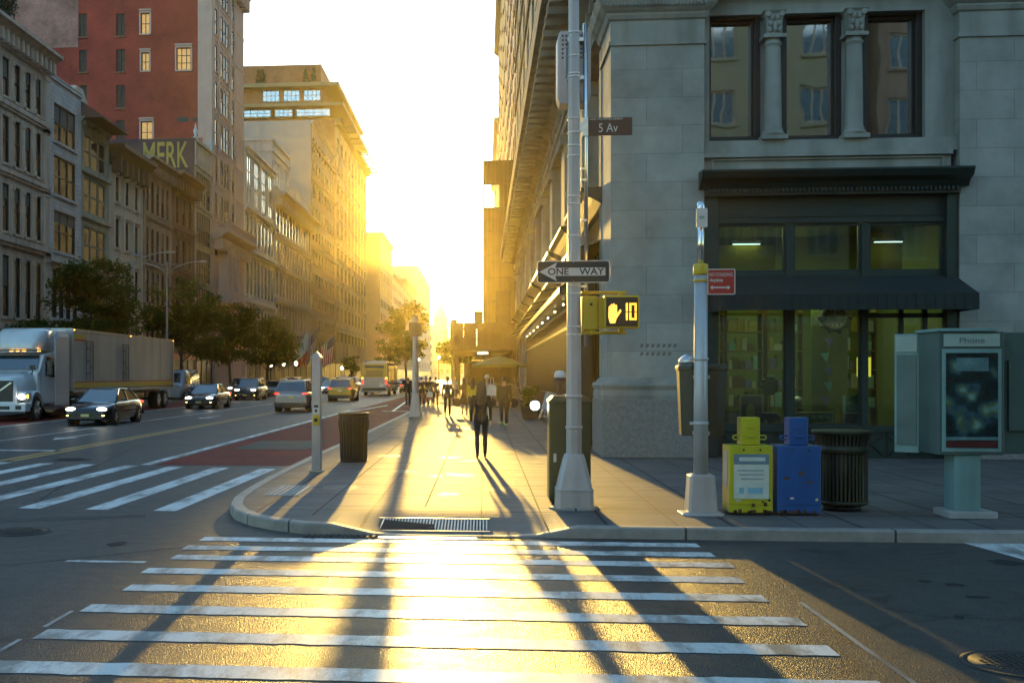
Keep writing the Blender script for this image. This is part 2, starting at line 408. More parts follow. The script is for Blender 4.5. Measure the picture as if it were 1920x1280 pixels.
ramp_in = [i for i, p in enumerate(inner) if -1.9 < p[0] < 1.45 and p[1] < 14]
i0, i1 = ramp_in[0], ramp_in[-1]
xa, xb = inner[i0][0], inner[i1][0]
poly = inner[:i0 + 1] + [(xa, 15.4), (xb, 15.4)] + inner[i1:] + [(60, 300), (-3.4, 300)]
poly[0] = (-3.49, 300); poly = poly[:-1]
pv.add([(x, y, .136) for x, y in poly], [tuple(range(len(poly)))])
o = struct(pv, 'sidewalk_near', M_walk)
bm = bmesh.new(); bm.from_mesh(o.data); bmesh.ops.triangulate(bm, faces=bm.faces); bm.to_mesh(o.data); bm.free()
rp = MB(); nx, ny = 14, 9; vs = []
for j in range(ny + 1):
    for i in range(nx + 1):
        x = xa + (xb - xa) * i / nx; y = 13.72 + (15.4 - 13.72) * j / ny; vs.append((x, y, rampz(x, y) - .003))
rp.add(vs, [(j * (nx + 1) + i, j * (nx + 1) + i + 1, (j + 1) * (nx + 1) + i + 1, (j + 1) * (nx + 1) + i) for j in range(ny) for i in range(nx)])
struct(rp, 'sidewalk_ramp', M_walk)
# far side pavement and kerb
sw = MB(); sw.box(-70, -21.75, 14, 275, -.05, .14); struct(sw, 'sidewalk_far', M_walk)
kb = MB(); kb.box(-21.746, -21.58, 13.9, 275, -.05, .148); struct(kb, 'kerb_far_side', M_kerb)
sw = MB(); sw.box(-70, -21.75, 305, 900, -.05, .14); sw.box(-3.6, 60, 325, 900, -.05, .14); struct(sw, 'sidewalk_next_block', M_walk)
# pavement behind the camera
sw = MB(); sw.box(-3.6, 60, -40, -8.5, -.05, .14); struct(sw, 'sidewalk_behind', M_walk)

# wet gutter
M_wet = mat('gutter_water', (.03, .03, .028), .06, 0, 3, .2, spec=.9)
w = MB(); pts = [(-1.7, 13.4), (-1.2, 13.46), (.3, 13.47), (.55, 13.4), (.2, 13.3), (-.35, 13.24), (-1.0, 13.27), (-1.45, 13.33)]
w.add([(x, y, .012) for x, y in pts], [tuple(range(8))]); struct(w, 'water_gutter_puddle', M_wet)

# ------------------------------------------------------------------ road markings
def flat(quads, name, m, z=.004):
    b = MB()
    for q in quads: b.add([(x, y, z) for x, y in q], [tuple(range(len(q)))])
    return struct(b, name, m, recalc=False)
def R(x0, x1, y0, y1): return [(x0, y0), (x1, y0), (x1, y1), (x0, y1)]
ys = [13.1, 12.43, 11.76, 10.92, 10.04, 9.12, 8.18, 7.24, 6.3]
def stripe(x0, x1, yc, hw):
    a = []; n = int((x1 - x0) / .09)
    for i in range(n + 1): a.append((x0 + (x1 - x0) * i / n, yc - hw + random.gauss(0, .006)))
    for i in range(n, -1, -1): a.append((x0 + (x1 - x0) * i / n, yc + hw + random.gauss(0, .006)))
    return a
flat([stripe(-3.3 + random.uniform(-.07, .05), 2.5 + random.uniform(-.06, .08), y, .152) for y in ys], 'road_marking_near_crosswalk', M_white)
flat([[(-3.3 + random.uniform(-.07, .05), y - .155), (2.5 + random.uniform(-.06, .08), y - .155 + random.uniform(-.02, .02)), (2.5 + random.uniform(-.06, .06), y + .155), (-3.3 + random.uniform(-.04, .06), y + .155)] for y in []] or [R(-4.2, -4.1, 5.0, 5.02)], 'road_marking_scrap', M_white)
M_thin = paintmat('road_white_faint', (.34, .33, .32), (.1, .1, .1), .5)
flat([R(-3.42, -3.38, 6.2, 7.0), R(-3.42, -3.38, 7.4, 8.0), R(-3.40, -3.36, 8.4, 9.0), R(2.70, 2.74, 4, 9.9)], 'road_marking_setting_out_lines', M_thin)
flat([R(-4.35, -3.5, 11.36, 11.46), R(-4.6, -3.75, 8.2, 8.3)], 'road_marking_dashes', M_white)
flat([[(-4.72 - 1.03 * i, 15.75 + .06 * i), (-4.38 - 1.03 * i, 15.72 + .06 * i), (-4.28 - 1.03 * i, 23.0 + .2 * i), (-4.62 - 1.03 * i, 23.02 + .2 * i)] for i in range(14)], 'road_marking_side_crosswalk', M_white)
pa, pb = Vector(G(1800, 1016)), Vector(G(1922, 1050)); dd = (pb - pa).normalized(); pc = Vector(G(1903, 1016))
flat([[tuple(pa), tuple(pc), tuple(pc + dd * 4), tuple(pa + dd * 4)]], 'road_marking_avenue_line', M_white)
flat([R(-7.1, -3.88, 23.75, 29.1), R(-7.1, -6.55, 29.1, 32.9), R(-4.6, -3.86, 29.1, 32.9), R(-7.1, -3.78, 32.9, 120), R(-21.5, -18.4, 20, 200)], 'road_bus_lane_surface', M_red, .0035)
flat([R(-6.54, -4.61, 29.11, 32.89)], 'road_patch_in_bus_lane', M_asph2, .0036)
flat([R(-7.42, -7.2, 23.75, 62), R(-10.2, -10.05, 70, 110), R(-14.35, -14.2, 28, 260), R(-18.2, -18.0, 20, 260), R(-12.6, -10.85, 27.9, 28.25), R(-21.4, -12.8, 27.9, 28.25)], 'road_lane_lines', M_white)
flat([[(-7.2, 58), (-7.0, 58), (-6.0, 72), (-6.2, 72)], R(-5.4, -4.0, 60, 60.5), [(-4.9, 60), (-4.75, 60), (-5.6, 84), (-5.75, 84)]], 'road_bay_lines', M_white, .0045)
flat([R(-11.02, -10.88, 24.6, 260), R(-10.72, -10.58, 24.6, 260)], 'road_centre_line', M_yline)
def arrow(cx, y):
    return [[(cx - .09, y), (cx + .09, y), (cx + .09, y + 2.6), (cx - .09, y + 2.6)], [(cx - .42, y), (cx, y - 1.3), (cx + .42, y)]]
flat(arrow(-12.9, 34.0) + arrow(-12.6, 50.5), 'road_lane_arrows', M_white)
flat([[(-60, 13.9), (-60, 13.55), (-24, 13.0), (-8, 13.9), (-4.6, 15.0), (-4.7, 15.3), (-8, 14.3), (-24, 13.4)]], 'road_tar_seam', M_asph2, .003)
# resurfaced darker strip of the avenue
M_asph3 = asphalt('asphalt_dark', (.060, .059, .06), (.044, .043, .044), .55)
flat([[(-60, 12.4), (-9, 12.0), (-6.2, 11.2), (-5.0, 9.0), (-4.6, 6), (-4.6, -8), (-60, -8)]], 'road_newer_asphalt', M_asph3, .002)

rr_ = random.Random(21)
def blob(x, y, rx, ry, n=18, j=.25): return [(x + rx * cos(q * 2 * pi / n) * rr_.uniform(1 - j, 1 + j), y + ry * sin(q * 2 * pi / n) * rr_.uniform(1 - j, 1 + j)) for q in range(n)]
M_oil = mat('oil_stain', (.035, .034, .033), .7, 0, 4, .3, bump=.6, bscale=60, spec=.1)
ob = MB()
for i in range(34): ob.add([(x_, y_, .0024 + .00004 * i) for x_, y_ in blob(rr_.choice((rr_.uniform(-9, -4), rr_.uniform(3, 8))), rr_.uniform(5.5, 12.9), rr_.uniform(.03, .16), rr_.uniform(.03, .2))], [tuple(range(18))])
struct(ob, 'road_oil_stains', M_oil, recalc=False)
def seam(pts, w=.011):
    a = []; b2 = []
    for i in range(len(pts) - 1):
        p, q = Vector(pts[i]), Vector(pts[i + 1]); n = max(2, int((q - p).length / .12)); d = (q - p).normalized(); nn = Vector((-d.y, d.x))
        for k in range(n): c = p.lerp(q, k / n) + nn * rr_.gauss(0, .012); ww = w * rr_.uniform(.5, 1.3); a.append(c + nn * ww); b2.append(c - nn * ww)
    return [(v.x, v.y) for v in a] + [(v.x, v.y) for v in b2[::-1]]
tb = MB(); M_tar = mat('tar_seam', (.02, .02, .02), .7, 0, 6, .3, spec=.1)
for i, p in enumerate(([(-3.2, 12.6), (-5.6, 10.4), (-12, 9.8)], [(-6.9, 17), (-8, 22), (-9.6, 31)])):
    sp_ = seam(p); hn = len(sp_) // 2; tb.add([(x_, y_, .0033 + .00005 * i) for x_, y_ in sp_], [(k, k + 1, 2 * hn - 2 - k, 2 * hn - 1 - k) for k in range(hn - 1)])
struct(tb, 'road_tar_seams', M_tar, recalc=False)
# manholes, drain, gratings
def manhole(x, y, r, label):
    b = MB(); b.lathe([(r * 1.12, 0), (r * 1.12, .008), (r * 1.0, .010), (r * 1.0, .004), (r * .96, .004), (r * .96, .010), (.01, .011)], (x, y, 0), 36)
    for k in range(-6, 7):
        for j in range(-6, 7):
            if (k * k + j * j) < 36 * .8: b.box(x + k * r / 7 - r * .035, x + k * r / 7 + r * .035, y + j * r / 7 - r * .035, y + j * r / 7 + r * .035, .009, .017)
    return top(b, 'manhole_cover', M_iron, label, 'manhole cover', 'manhole covers')
manhole(3.62, 7.9, .34, 'round iron manhole cover in the avenue at the right end of the crosswalk bars')
manhole(-5.75, 13.5, .36, 'round iron manhole cover left of the rounded kerb corner at the picture edge')
manhole(-9.45, 25.1, .40, 'round manhole cover just beyond the far end of the left crosswalk bars')
b = MB(); b.box(-1.3, .05, 13.86, 14.5, .02, .03, 1)
for i in range(34): x = -1.28 + i * .04; b.box(x, x + .018, 13.88, 14.48, rampz(x, 14.2) - .07, rampz(x, 14.2) + .006)
for v in b.v: v.z = rampz(v.x, v.y) + (.006 if v.z > .035 else .001)
b.box(-1.34, .09, 13.82, 13.86, .02, rampz(-.6, 13.84) + .008); b.box(-1.34, .09, 14.5, 14.54, .02, rampz(-.6, 14.52) + .008)
top(b, 'ramp_grating', [M_steel, M_iron], 'long ribbed metal grating set in the pavement ramp at the corner', 'grating')
b = MB(); b.box(-2.15, -1.25, 13.28, 13.52, .0, .012)
for i in range(12): b.box(-2.12 + i * .073, -2.09 + i * .073, 13.3, 13.5, .012, .022)
top(b, 'storm_drain', M_iron, 'iron storm drain grille in the gutter beside the corner kerb', 'drain')
b = MB(); b.box(-3.3, -2.75, 16.7, 18.2, .130, .143)
for i in range(7):
    for j in range(18): b.lathe([(.018, 0), (.010, .008)], (-3.26 + i * .08, 16.74 + j * .083, .143), 6)
top(b, 'tactile_paving', mat('tactile_plate', (.33, .30, .28), .6, 0, 8, .2), 'pale studded tactile paving plate near the left edge of the corner', 'tactile paving')
j = MB()
for x in (-2.2, -.79, .76, 2.35): j.box(x - .011, x + .011, 15.42 if -1.6 < x < .5 else 13.8 + (.6 if x < -1 else 0), 95, .1355, .1375)
for i in range(52): y = 15.45 + i * 1.52; j.box(-3.6, 2.55, y - .006, y + .006, .1355, .1372)
for x in (3.85, 5.35, 6.85, 8.35, 9.85, 11.35): j.box(x - .008, x + .008, 13.75, 24.8, .1355, .1375)
for y in (15.45, 18.49, 21.53): j.box(2.6, 14, y - .008, y + .008, .1355, .1372)
struct(j, 'sidewalk_joints', mat('joint_dirt', (.03, .027, .024), .9))
j = MB()
rj = random.Random(9)
for _ in range(26):
    x, y = rj.uniform(-3.2, 2.2), rj.uniform(15.6, 40); pts = []; a0 = rj.uniform(0, 6.28); r = rj.uniform(.08, .35)
    for q in range(14): a = q * 2 * pi / 14; rr2 = r * rj.uniform(.6, 1.2); pts.append((x + rr2 * cos(a), y + rr2 * 1.4 * sin(a), .1368 + .0001 * (_ % 5)))
    j.add(pts, [tuple(range(14))])
struct(j, 'sidewalk_stains', mat('pavement_stain', (.085, .076, .07), .6, 0, 6, .3), recalc=False)
# litter and dried gum
lit = MB()
for i in range(260):
    x = random.uniform(-3.4, 2.4) if i % 3 else random.uniform(2.6, 12); y = random.uniform(15.6, 45) if x < 2.4 else random.uniform(14, 24.6)
    r = random.uniform(.008, .024); lit.lathe([(r, 0), (r * .8, .0015)], (x, y, .1365), 7)
o = lit.build('sidewalk_gum_spots', mat('old_gum', (.07, .065, .06), .8)); o['kind'] = 'stuff'

# ------------------------------------------------------------------ buildings
WC = {}
def window_mesh(w, h, nx=1, ny=2, frame=M_dark, glass=M_glass, trim=None, ft=.07, dep=.22, sill=True, hood=0, arch=False, blind=0.0):
    key = (round(w, 2), round(h, 2), nx, ny, frame.name, glass.name, trim.name if trim else '', dep, sill, hood, arch, round(blind, 1))
    if key in WC: return WC[key]
    b = MB(); y0, y1 = dep - .08, dep
    b.box(-w / 2, -w / 2 + ft, y0, y1 + .03, 0, h); b.box(w / 2 - ft, w / 2, y0, y1 + .03, 0, h)
    b.box(-w / 2 + ft, w / 2 - ft, y0, y1 + .03, 0, ft); b.box(-w / 2 + ft, w / 2 - ft, y0, y1 + .03, h - ft, h)
    for i in range(1, nx):
        x = -w / 2 + w * i / nx; b.box(x - ft * .4, x + ft * .4, y0 + .01, y1 + .02, ft, h - ft)
    for j in range(1, ny):
        z = h * j / ny
        for i in range(nx):
            xa = -w / 2 + w * i / nx + (ft if i == 0 else ft * .4); xb = -w / 2 + w * (i + 1) / nx - (ft if i == nx - 1 else ft * .4)
            b.box(xa, xb, y0 + .015, y1 + .02, z - ft * .35, z + ft * .35)
    b.quad((-w / 2 + .01, y1, .01), (w / 2 - .01, y1, .01), (w / 2 - .01, y1, h - .01), (-w / 2 + .01, y1, h - .01), 1)
    if blind > 0: b.quad((-w / 2 + ft, y1 - .012, h * (1 - blind)), (w / 2 - ft, y1 - .012, h * (1 - blind)), (w / 2 - ft, y1 - .012, h - ft), (-w / 2 + ft, y1 - .012, h - ft), 3)
    if trim:
        if sill: b.box(-w / 2 - .12, w / 2 + .12, -.14, .0, -.16, -.003, 2)
        if hood >= 1:
            b.box(-w / 2 - .16, w / 2 + .16, -.2, -.002, h + .22, h + .38, 2); b.box(-w / 2 - .12, w / 2 + .12, -.09, -.003, h + .003, h + .217, 2)
            b.box(-w / 2 - .16, -w / 2 - .003, -.07, -.002, 0, h, 2); b.box(w / 2 + .003, w / 2 + .16, -.07, -.002, 0, h, 2)
        if hood == 2: b.prism([(-w / 2 - .2, h + .383), (w / 2 + .2, h + .383), (0, h + .75)], 'y', -.18, -.004, 2)
    if arch and trim:
        n = 8; r = w / 2 - .005; zc = h - r
        for sgn in (-1, 1):
            pts = [(sgn * r, h)] + [(sgn * r * cos(a * pi / 2 / n), zc + r * sin(a * pi / 2 / n)) for a in range(n + 1)]
            b.prism(pts, 'y', .003, dep - .09, 2)
    WC[key] = b.mesh('window', [frame, glass, trim or frame, M_shade])
    return WC[key]
def put_window(root, mesh, x, z, y=0.0, rz=0.0, name='window'):
    o = bpy.data.objects.new(name, mesh); COL.objects.link(o); o.parent = root; o.location = (x, y, z); o.rotation_euler = (0, 0, rz); return o

def wall_holes(b, x0, x1, z0, z1, rects, dep=.25, y=0.0, mi=0):
    xs = sorted({x0, x1, *[r[0] for r in rects], *[r[1] for r in rects]}); zs = sorted({z0, z1, *[r[2] for r in rects], *[r[3] for r in rects]})
    for i in range(len(xs) - 1):
        for j in range(len(zs) - 1):
            cx, cz = (xs[i] + xs[i + 1]) / 2, (zs[j] + zs[j + 1]) / 2
            if any(r[0] < cx < r[1] and r[2] < cz < r[3] for r in rects): continue
            b.quad((xs[i], y, zs[j]), (xs[i + 1], y, zs[j]), (xs[i + 1], y, zs[j + 1]), (xs[i], y, zs[j + 1]), mi)
    for a, c, e, f in rects:
        b.quad((a, y, e), (a, y + dep, e), (a, y + dep, f), (a, y, f), mi); b.quad((c, y, e), (c, y, f), (c, y + dep, f), (c, y + dep, e), mi)
        b.quad((a, y, e), (c, y, e), (c, y + dep, e), (a, y + dep, e), mi); b.quad((a, y, f), (a, y + dep, f), (c, y + dep, f), (c, y, f), mi)

def cornice(b, x0, x1, z, h, p, mi=0, step=1.0, ends=True, dent=True):
    e = p * .0
    prof = [(0, 0), (-.12, 0), (-.12, h * .25), (-p * .55, h * .45), (-p * .8, h * .7), (-p, h * .78), (-p, h), (0, h)]
    prof = [(y - .003, zz) for y, zz in prof]
    pts = [(y, z + zz) for y, zz in prof]
    n = len(pts); vs = [(x0 - e, y, zz) for y, zz in pts] + [(x1 + e, y, zz) for y, zz in pts]
    b.add(vs, [tuple(range(n)), tuple(range(2 * n - 1, n - 1, -1))] + [(i, n + i, n + (i + 1) % n, (i + 1) % n) for i in range(n)], mi)
    if dent and step:
        k = int((x1 - x0) / step)
        for i in range(k):
            x = x0 + (i + .5) * (x1 - x0) / k
            b.box(x - step * .16, x + step * .16, -p * .62, -.006, z - h * .35, z + h * .42, mi)

def building(label, cat, side, y0, y1, H, depth, wallm, rows, trimm, corn=(.8, .9, None), courses=(), pil=(), roofm=M_roof, ground=None, group=None, sidem=None, name='terraced_building', parapet=.0, cdent=1.0, X=None):
    """side 'L': facade at XL looking right; 'R': facade at X looking left. Local x runs along the facade, local y into the house."""
    W = y1 - y0
    if side == 'L': root = thing(name, label, cat, (XL, y0, 0), pi / 2, group)
    else: root = thing(name, label, cat, (X, y1, 0), -pi / 2, group)
    rects = []; wins = []
    for r in rows:
        z0, z1, n, w = r['z0'], r['z1'], r['n'], r['w']; m0, m1 = r.get('m', (.5, .5))
        for i in range(n):
            cx = m0 + (W - m0 - m1) * (i + .5) / n if 'xs' not in r else r['xs'][i]
            rects.append((round(cx - w / 2, 3), round(cx + w / 2, 3), z0, z1)); wins.append((cx, z0, w, z1 - z0, r))
    b = MB(); wall_holes(b, 0, W, 0, H, rects)
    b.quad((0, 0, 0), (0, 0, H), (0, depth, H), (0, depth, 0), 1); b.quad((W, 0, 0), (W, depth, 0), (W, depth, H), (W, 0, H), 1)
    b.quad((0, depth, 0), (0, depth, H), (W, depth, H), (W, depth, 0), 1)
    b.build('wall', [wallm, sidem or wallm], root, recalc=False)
    b = MB(); b.box(.02, W - .02, .02, depth - .02, H - .3, H - .02)
    if parapet: 
        b.box(.0, .25, .26, depth, H, H + parapet, 1); b.box(W - .25, W, .26, depth, H, H + parapet, 1)
    b.build('roof', [roofm, sidem or wallm], root)
    for c in courses:
        t = MB(); z, hh, p = c[:3]; t.box(0, W, -p, -.003, z, z + hh)
        if len(c) > 3: t.box(0, W, -p * .6, -.003, z - hh * .6, z)
        t.build('string_course', trimm, root)
    for (xa, xb, za, zb, p) in pil:
        t = MB(); t.box(xa, xb, -p, -.002, za, zb); t.box(xa - .05, xb + .05, -p - .06, -.001, zb - .35, zb - .05); t.box(xa - .05, xb + .05, -p - .06, -.001, za, za + .3); t.build('pilaster', trimm, root)
    if corn:
        c = MB(); cornice(c, -.05, W + .05, H - corn[0], corn[0] + .02, corn[1], step=cdent); c.build('cornice', corn[2] or trimm, root)
    for cx, z0, w, h, r in wins:
        bl = random.choice([0, 0, 0, .3, .5]) if r.get('blind', True) else 0
        gl = r.get('glass', M_glass)
        if r.get('lit') and random.random() < r['lit']: gl = M_gold  # such panes get the painted gold reflection
        put_window(root, window_mesh(w, h, r.get('nx', 1), r.get('ny', 2), r.get('frame', M_dark), gl, r.get('trim', trimm), r.get('ft', .07), r.get('dep', .15), r.get('sill', True), r.get('hood', 0), r.get('arch', False), bl), cx, z0)
    if ground:
        n = ground.get('n', 2); gz = ground.get('z', 4.0); gr = MB(); gr2 = MB()
        for i in range(n):
            xa = W * i / n + .35; xb = W * (i + 1) / n - .35
            s = MB(); s.box(xa, xb, -.06, -.003, .5, gz - .6, 1); 
            for q in range(4): x = xa + (xb - xa) * q / 3; s.box(x - .05, x + .05, -.11, -.061, .5, gz - .6)
            s.box(xa, xb, -.12, -.003, gz - .6, gz - .1); s.box(xa, xb, -.12, -.003, .14, .5)
            s.build('shopfront', [ground.get('frame', M_green2), M_gshop], root)
        if ground.get('awn'):
            a = MB(); a.prism([(-.13, gz), (-.13, gz - .12), (-1.5, gz - 1.0), (-1.5, gz - .85)], 'x', .5, W - .5); a.build('awning', ground['awn'], root)
    return root
def yl(px): return OX(px, 703, XL)[0]
def fl(z_list, n, w, **k): return [dict(z0=a, z1=b_, n=n, w=w, **k) for a, b_ in z_list]

# -- far side of the street, near to far
Y = [yl(p) for p in (90, 152, 205, 268, 322, 365, 397.5, 457, 514, 583, 628, 687)]
xs4 = lambda a, n, st: [a + st * i for i in range(n)]
W1 = Y[0] - 44.0
g1 = [W1 - 1.55 - 1.6 * i for i in range(4)][::-1]; g2 = [x - 7.7 for x in g1]; g3 = [x - 7.7 for x in g2]
rr = fl([(18.3, 20.6), (14.4, 17.2), (10.4, 13.2), (5.4, 9.0)], 12, .98, xs=g3 + g2 + g1, nx=1, ny=2, arch=False, glass=M_glass)
cols = []
for a, b_ in [(18.3, 20.6), (14.4, 17.2), (10.4, 13.2), (5.4, 9.0)]:
    for gg in (g1, g2, g3):
        for i in range(3): cols.append((gg[i] + .67, gg[i] + .93, a - .05, b_ + .1, .1))
    for x in (W1 - .45, W1 - 8.0, W1 - 15.7): cols.append((x - .28, x + .4, a - .9, b_ + .5, .12))
building('beige stone block with four tall windows between slim columns at the left picture edge', 'building', 'L', 44.0, Y[0], 22.4, 24, M_beige, rr, M_beige,
         (.9, 1.0, None), [(17.75, .28, .22, 1), (13.8, .28, .22, 1), (9.75, .35, .3, 1), (4.6, .4, .35, 1), (21.1, .15, .1)], cols, ground=dict(n=5, z=4.3), cdent=.7)
W = Y[1] - Y[0]
building('pale block with one wide three pane window per floor beside the beige block', 'building', 'L', Y[0] + .02, Y[1], 21.5, 20, M_pale,
         fl([(17.3, 19.8), (13.8, 16.4), (10.1, 12.8)], 1, W - 2.0, nx=3, ny=2, ft=.1) + fl([(5.7, 8.9)], 4, .95, ny=1), M_pale, (.3, .12, None), [(9.3, .35, .3), (4.6, .3, .2)], ground=dict(n=1, z=4.2), cdent=0)
b3 = building('grey green block with hipped tile roof overhang and bay windows', 'building', 'L', Y[1] + .02, Y[2], 20.0, 18, M_grgreen,
         fl([(16.6, 19.0), (13.4, 16.0), (9.9, 12.5), (6.2, 8.9)], 1, Y[2] - Y[1] - 1.1, nx=3, ny=2, ft=.14, frame=M_grgreen), M_grgreen, (.35, .3, None), [(16.2, .25, .2), (13.0, .25, .2), (9.5, .25, .2), (5.6, .3, .3)], ground=dict(n=1, z=4.2))
W = Y[2] - Y[1]
b = MB(); b.prism([(-1.5, 19.9), (-1.5, 20.05), (1.2, 21.9), (1.2, 19.9)], 'x', -.02, W - .02); b.build('tiled_eave', M_rooft, b3)
b = MB(); b.prism([(1.2, 19.95), (W - .4, 19.95), (W - .4, 21.4), (W * .62, 22.8), (W * .4, 22.8), (1.2, 21.6)], 'y', 1.22, 1.7); b.build('gable', M_cream, b3)
building('cream block with separate hooded windows under a heavy dark cornice', 'building', 'L', Y[2] + .02, Y[3], 19.3, 18, M_cream,
         fl([(15.2, 17.1), (11.7, 13.9), (7.9, 10.3), (4.9, 6.6)], 3, 1.05, m=(.6, .6), ny=2, hood=1), M_cream, (1.5, 1.2, M_cornd), [(7.1, .25, .2), (4.4, .3, .3)], ground=dict(n=1, z=4.0, awn=mat('rust_awning', (.16, .03, .02), .8)), cdent=1.3)
building('brown block with rows of narrow arched windows beside the cream block', 'building', 'L', Y[3] + .02, Y[4], 20.1, 18, M_brown,
         fl([(15.6, 18.4), (11.6, 14.4), (8.0, 10.8), (4.9, 6.9)], 5, 1.0, m=(.5, .5), ny=2, arch=True), M_brown, (.9, .9, M_brown), [(15.1, .2, .2, 1), (11.1, .2, .2, 1), (7.5, .2, .2, 1)],
         [(.1, .5, 4.2, 19, .15)], ground=dict(n=2, z=4.0), cdent=.6)
building('dark brownstone block with deep cornice beside the painted side wall', 'building', 'L', Y[4] + .02, Y[5], 20.4, 18, M_dbrown,
         fl([(15.8, 18.4), (12.0, 14.6), (8.3, 10.8), (5.0, 7.0)], 3, 1.25, m=(.7, .7), ny=2, hood=1), M_dbrown, (1.2, 1.2, M_dbrown), [(15.3, .2, .15), (11.5, .2, .15)], ground=dict(n=1, z=4.0, frame=M_redp), cdent=.9)
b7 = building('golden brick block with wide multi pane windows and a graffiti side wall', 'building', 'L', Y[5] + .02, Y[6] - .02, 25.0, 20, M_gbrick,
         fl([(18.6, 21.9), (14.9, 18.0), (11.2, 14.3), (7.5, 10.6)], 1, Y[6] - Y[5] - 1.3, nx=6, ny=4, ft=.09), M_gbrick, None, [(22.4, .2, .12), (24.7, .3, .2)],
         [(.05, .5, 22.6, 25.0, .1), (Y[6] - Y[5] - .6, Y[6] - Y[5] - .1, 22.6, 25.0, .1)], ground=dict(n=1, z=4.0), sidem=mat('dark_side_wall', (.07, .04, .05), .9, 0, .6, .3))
# finials and graffiti letters on the side wall that faces the camera
b = MB()
for x in (.3, Y[6] - Y[5] - .4): b.lathe([(.22, 0), (.25, .12), (.1, .25), (.2, .55), (.24, .75), (.1, 1.0), (.06, 1.35), (.01, 1.5)], (x, .0, 25.01), 10)
b.build('finial', M_steel, b7)
text('graffiti_lettering', 'MERK', 3.6, mat('graffiti_yellow', (.40, .27, .06), .8, 0, 3, .3), b7, (-.03, 2.95, 23.25), (pi / 2, 0, -pi / 2), .004, sx=.5, bold=.03)

# -- the red brick tower
YT = Y[6]; WT = Y[7] - YT
tw = thing('brick_tower', 'tall red brick tower with a pale stone street front behind the low blocks', 'building', (XL, YT, 0), pi / 2)
rows = []; rects = []; wins = []
zz = [44.2 - 3.85 * i for i in range(8)]
for z in zz:
    for cx, w in ((1.7, .95), (4.35, .95), (5.7, .95), (7.05, .95), (9.6, .95)):
        wins.append((cx, z - 2.75, w, 2.75))
for z in (9.6, 5.6):
    for cx, w in ((4.35, .95), (5.7, .95), (7.05, .95)): wins.append((cx, z - 2.4, w, 2.4))
for cx, z, w, h in wins: rects.append((round(cx - w / 2, 3), round(cx + w / 2, 3), z, z + h))
TH = 46.5
b = MB(); wall_holes(b, 0, WT, 0, TH, rects, .1); b.quad((WT, 0, 0), (WT, 30, 0), (WT, 30, TH), (WT, 0, TH), 0)
b.quad((0, 0, 0), (0, 0, TH), (0, 1.5, TH), (0, 1.5, 0), 0)
b.build('street_front', M_tower, tw, recalc=False)
def side_px(px): return XL - OY(px, 300, YT)[0]     # distance back from the facade on the side wall
SW = [((148, 163), r) for r in ((26, 70), (94, 136), (160, 203), (226, 268))] + [((218, 234), r) for r in ((26, 68), (93, 135), (160, 203), (226, 262))] + \
     [((264, 281), (25, 64)), ((265, 280), (99, 133)), ((264, 286), (228, 268)), ((331, 358), (90, 132))]
holes = []
for (a, c), (t, d) in SW:
    ya, yb = sorted((side_px(a), side_px(c))); z1, z0 = OY(a, t, YT)[1], OY(a, d, YT)[1]; holes.append((ya, yb, z0, z1))
b = MB(); bk = [(round(h[0], 3), round(h[1], 3), round(h[2], 3), round(h[3], 3)) for h in holes]
tmp = MB(); wall_holes(tmp, 1.5, 40, 0, TH, bk, .25)
for v in tmp.v: v.x, v.y = v.y, v.x
tmp.build('side_wall', M_rbrick, tw, recalc=False)
b = MB(); fy = side_px(148); b.box(-.06, -.004, fy + .05, 40, OY(120, 90, YT)[1], TH); b.build('faded_brick_panel', M_pbrick, tw)
b = MB(); ya = side_px(380); yb2 = side_px(286); b.box(-.03, -.004, ya, yb2, OY(330, 268, YT)[1], OY(330, 259, YT)[1]); b.build('painted_band', mat('pink_paint', (.33, .1, .09), .8), tw)
b = MB()
for a, c, t, d in ((333, 354, 220, 229), (362, 370, 220, 228)):
    b.box(-.05, -.004, side_px(c), side_px(a), OY(a, d, YT)[1], OY(a, t, YT)[1])
b.build('vent_grille', M_dark, tw)
for i, h in enumerate(bk):
    big = i == 11; lit = i in (8, 9, 10, 11)  # lit marks the panes that carry the painted gold reflection
    m = window_mesh(h[1] - h[0], h[3] - h[2], 3 if big else 2, 3 if big else 2, M_dark, M_gold if lit else M_shut, M_tower if big or lit else M_dbrown, .08, .2, True, 1 if lit else 0)
    o = put_window(tw, m, 0, h[2]); o.location = (0, (h[0] + h[1]) / 2, h[2]); o.rotation_euler = (0, 0, -pi / 2)
for cx, z, w, h in wins: put_window(tw, window_mesh(w, h, 1, 2, M_dark, M_glass, M_tower, .05, .06, True, 0, False, random.choice([0, 0, .4])), cx, z)
b = MB()
for x in (.5, 2.9, 8.4, 10.8): b.box(x - .32, x + .32, -.10, -.003, 18.2, TH - 1.6)
for x in (5.02, 6.38): b.box(x - .09, x + .09, -.04, -.003, 18.2, TH - 2)
for z in zz: b.box(0, WT, -.05, -.002, z - 3.3, z - 2.95)
for x in (.4, WT - .5): b.box(x - .4, x + .5, -.35, -.002, .14, 9)
b.build('pier', M_tower, tw)
b = MB(); cornice(b, -.3, WT + .3, TH - 1.6, 1.7, 1.2, step=.9)
b.build('cornice', M_tower, tw)
b = MB(); cornice(b, .2, WT - .2, 15.6, 1.5, 1.7, step=1.0); b.box(.3, WT - .3, -1.5, -.01, 17.1, 17.2)
for i in range(22): x = .4 + i * (WT - .8) / 21; b.box(x - .06, x + .06, -1.55, -1.35, 17.2, 17.9)
b.box(.3, WT - .3, -1.6, -1.3, 17.9, 18.05)
b.build('balcony', M_tower, tw)
b = MB(); b.box(2.7, 8.7, -1.3, -.01, 10.1, 11.0); b.box(2.4, 9.0, -1.6, -.012, 9.6, 10.1); b.box(2.9, 8.5, -1.0, -.014, 9.0, 9.6)
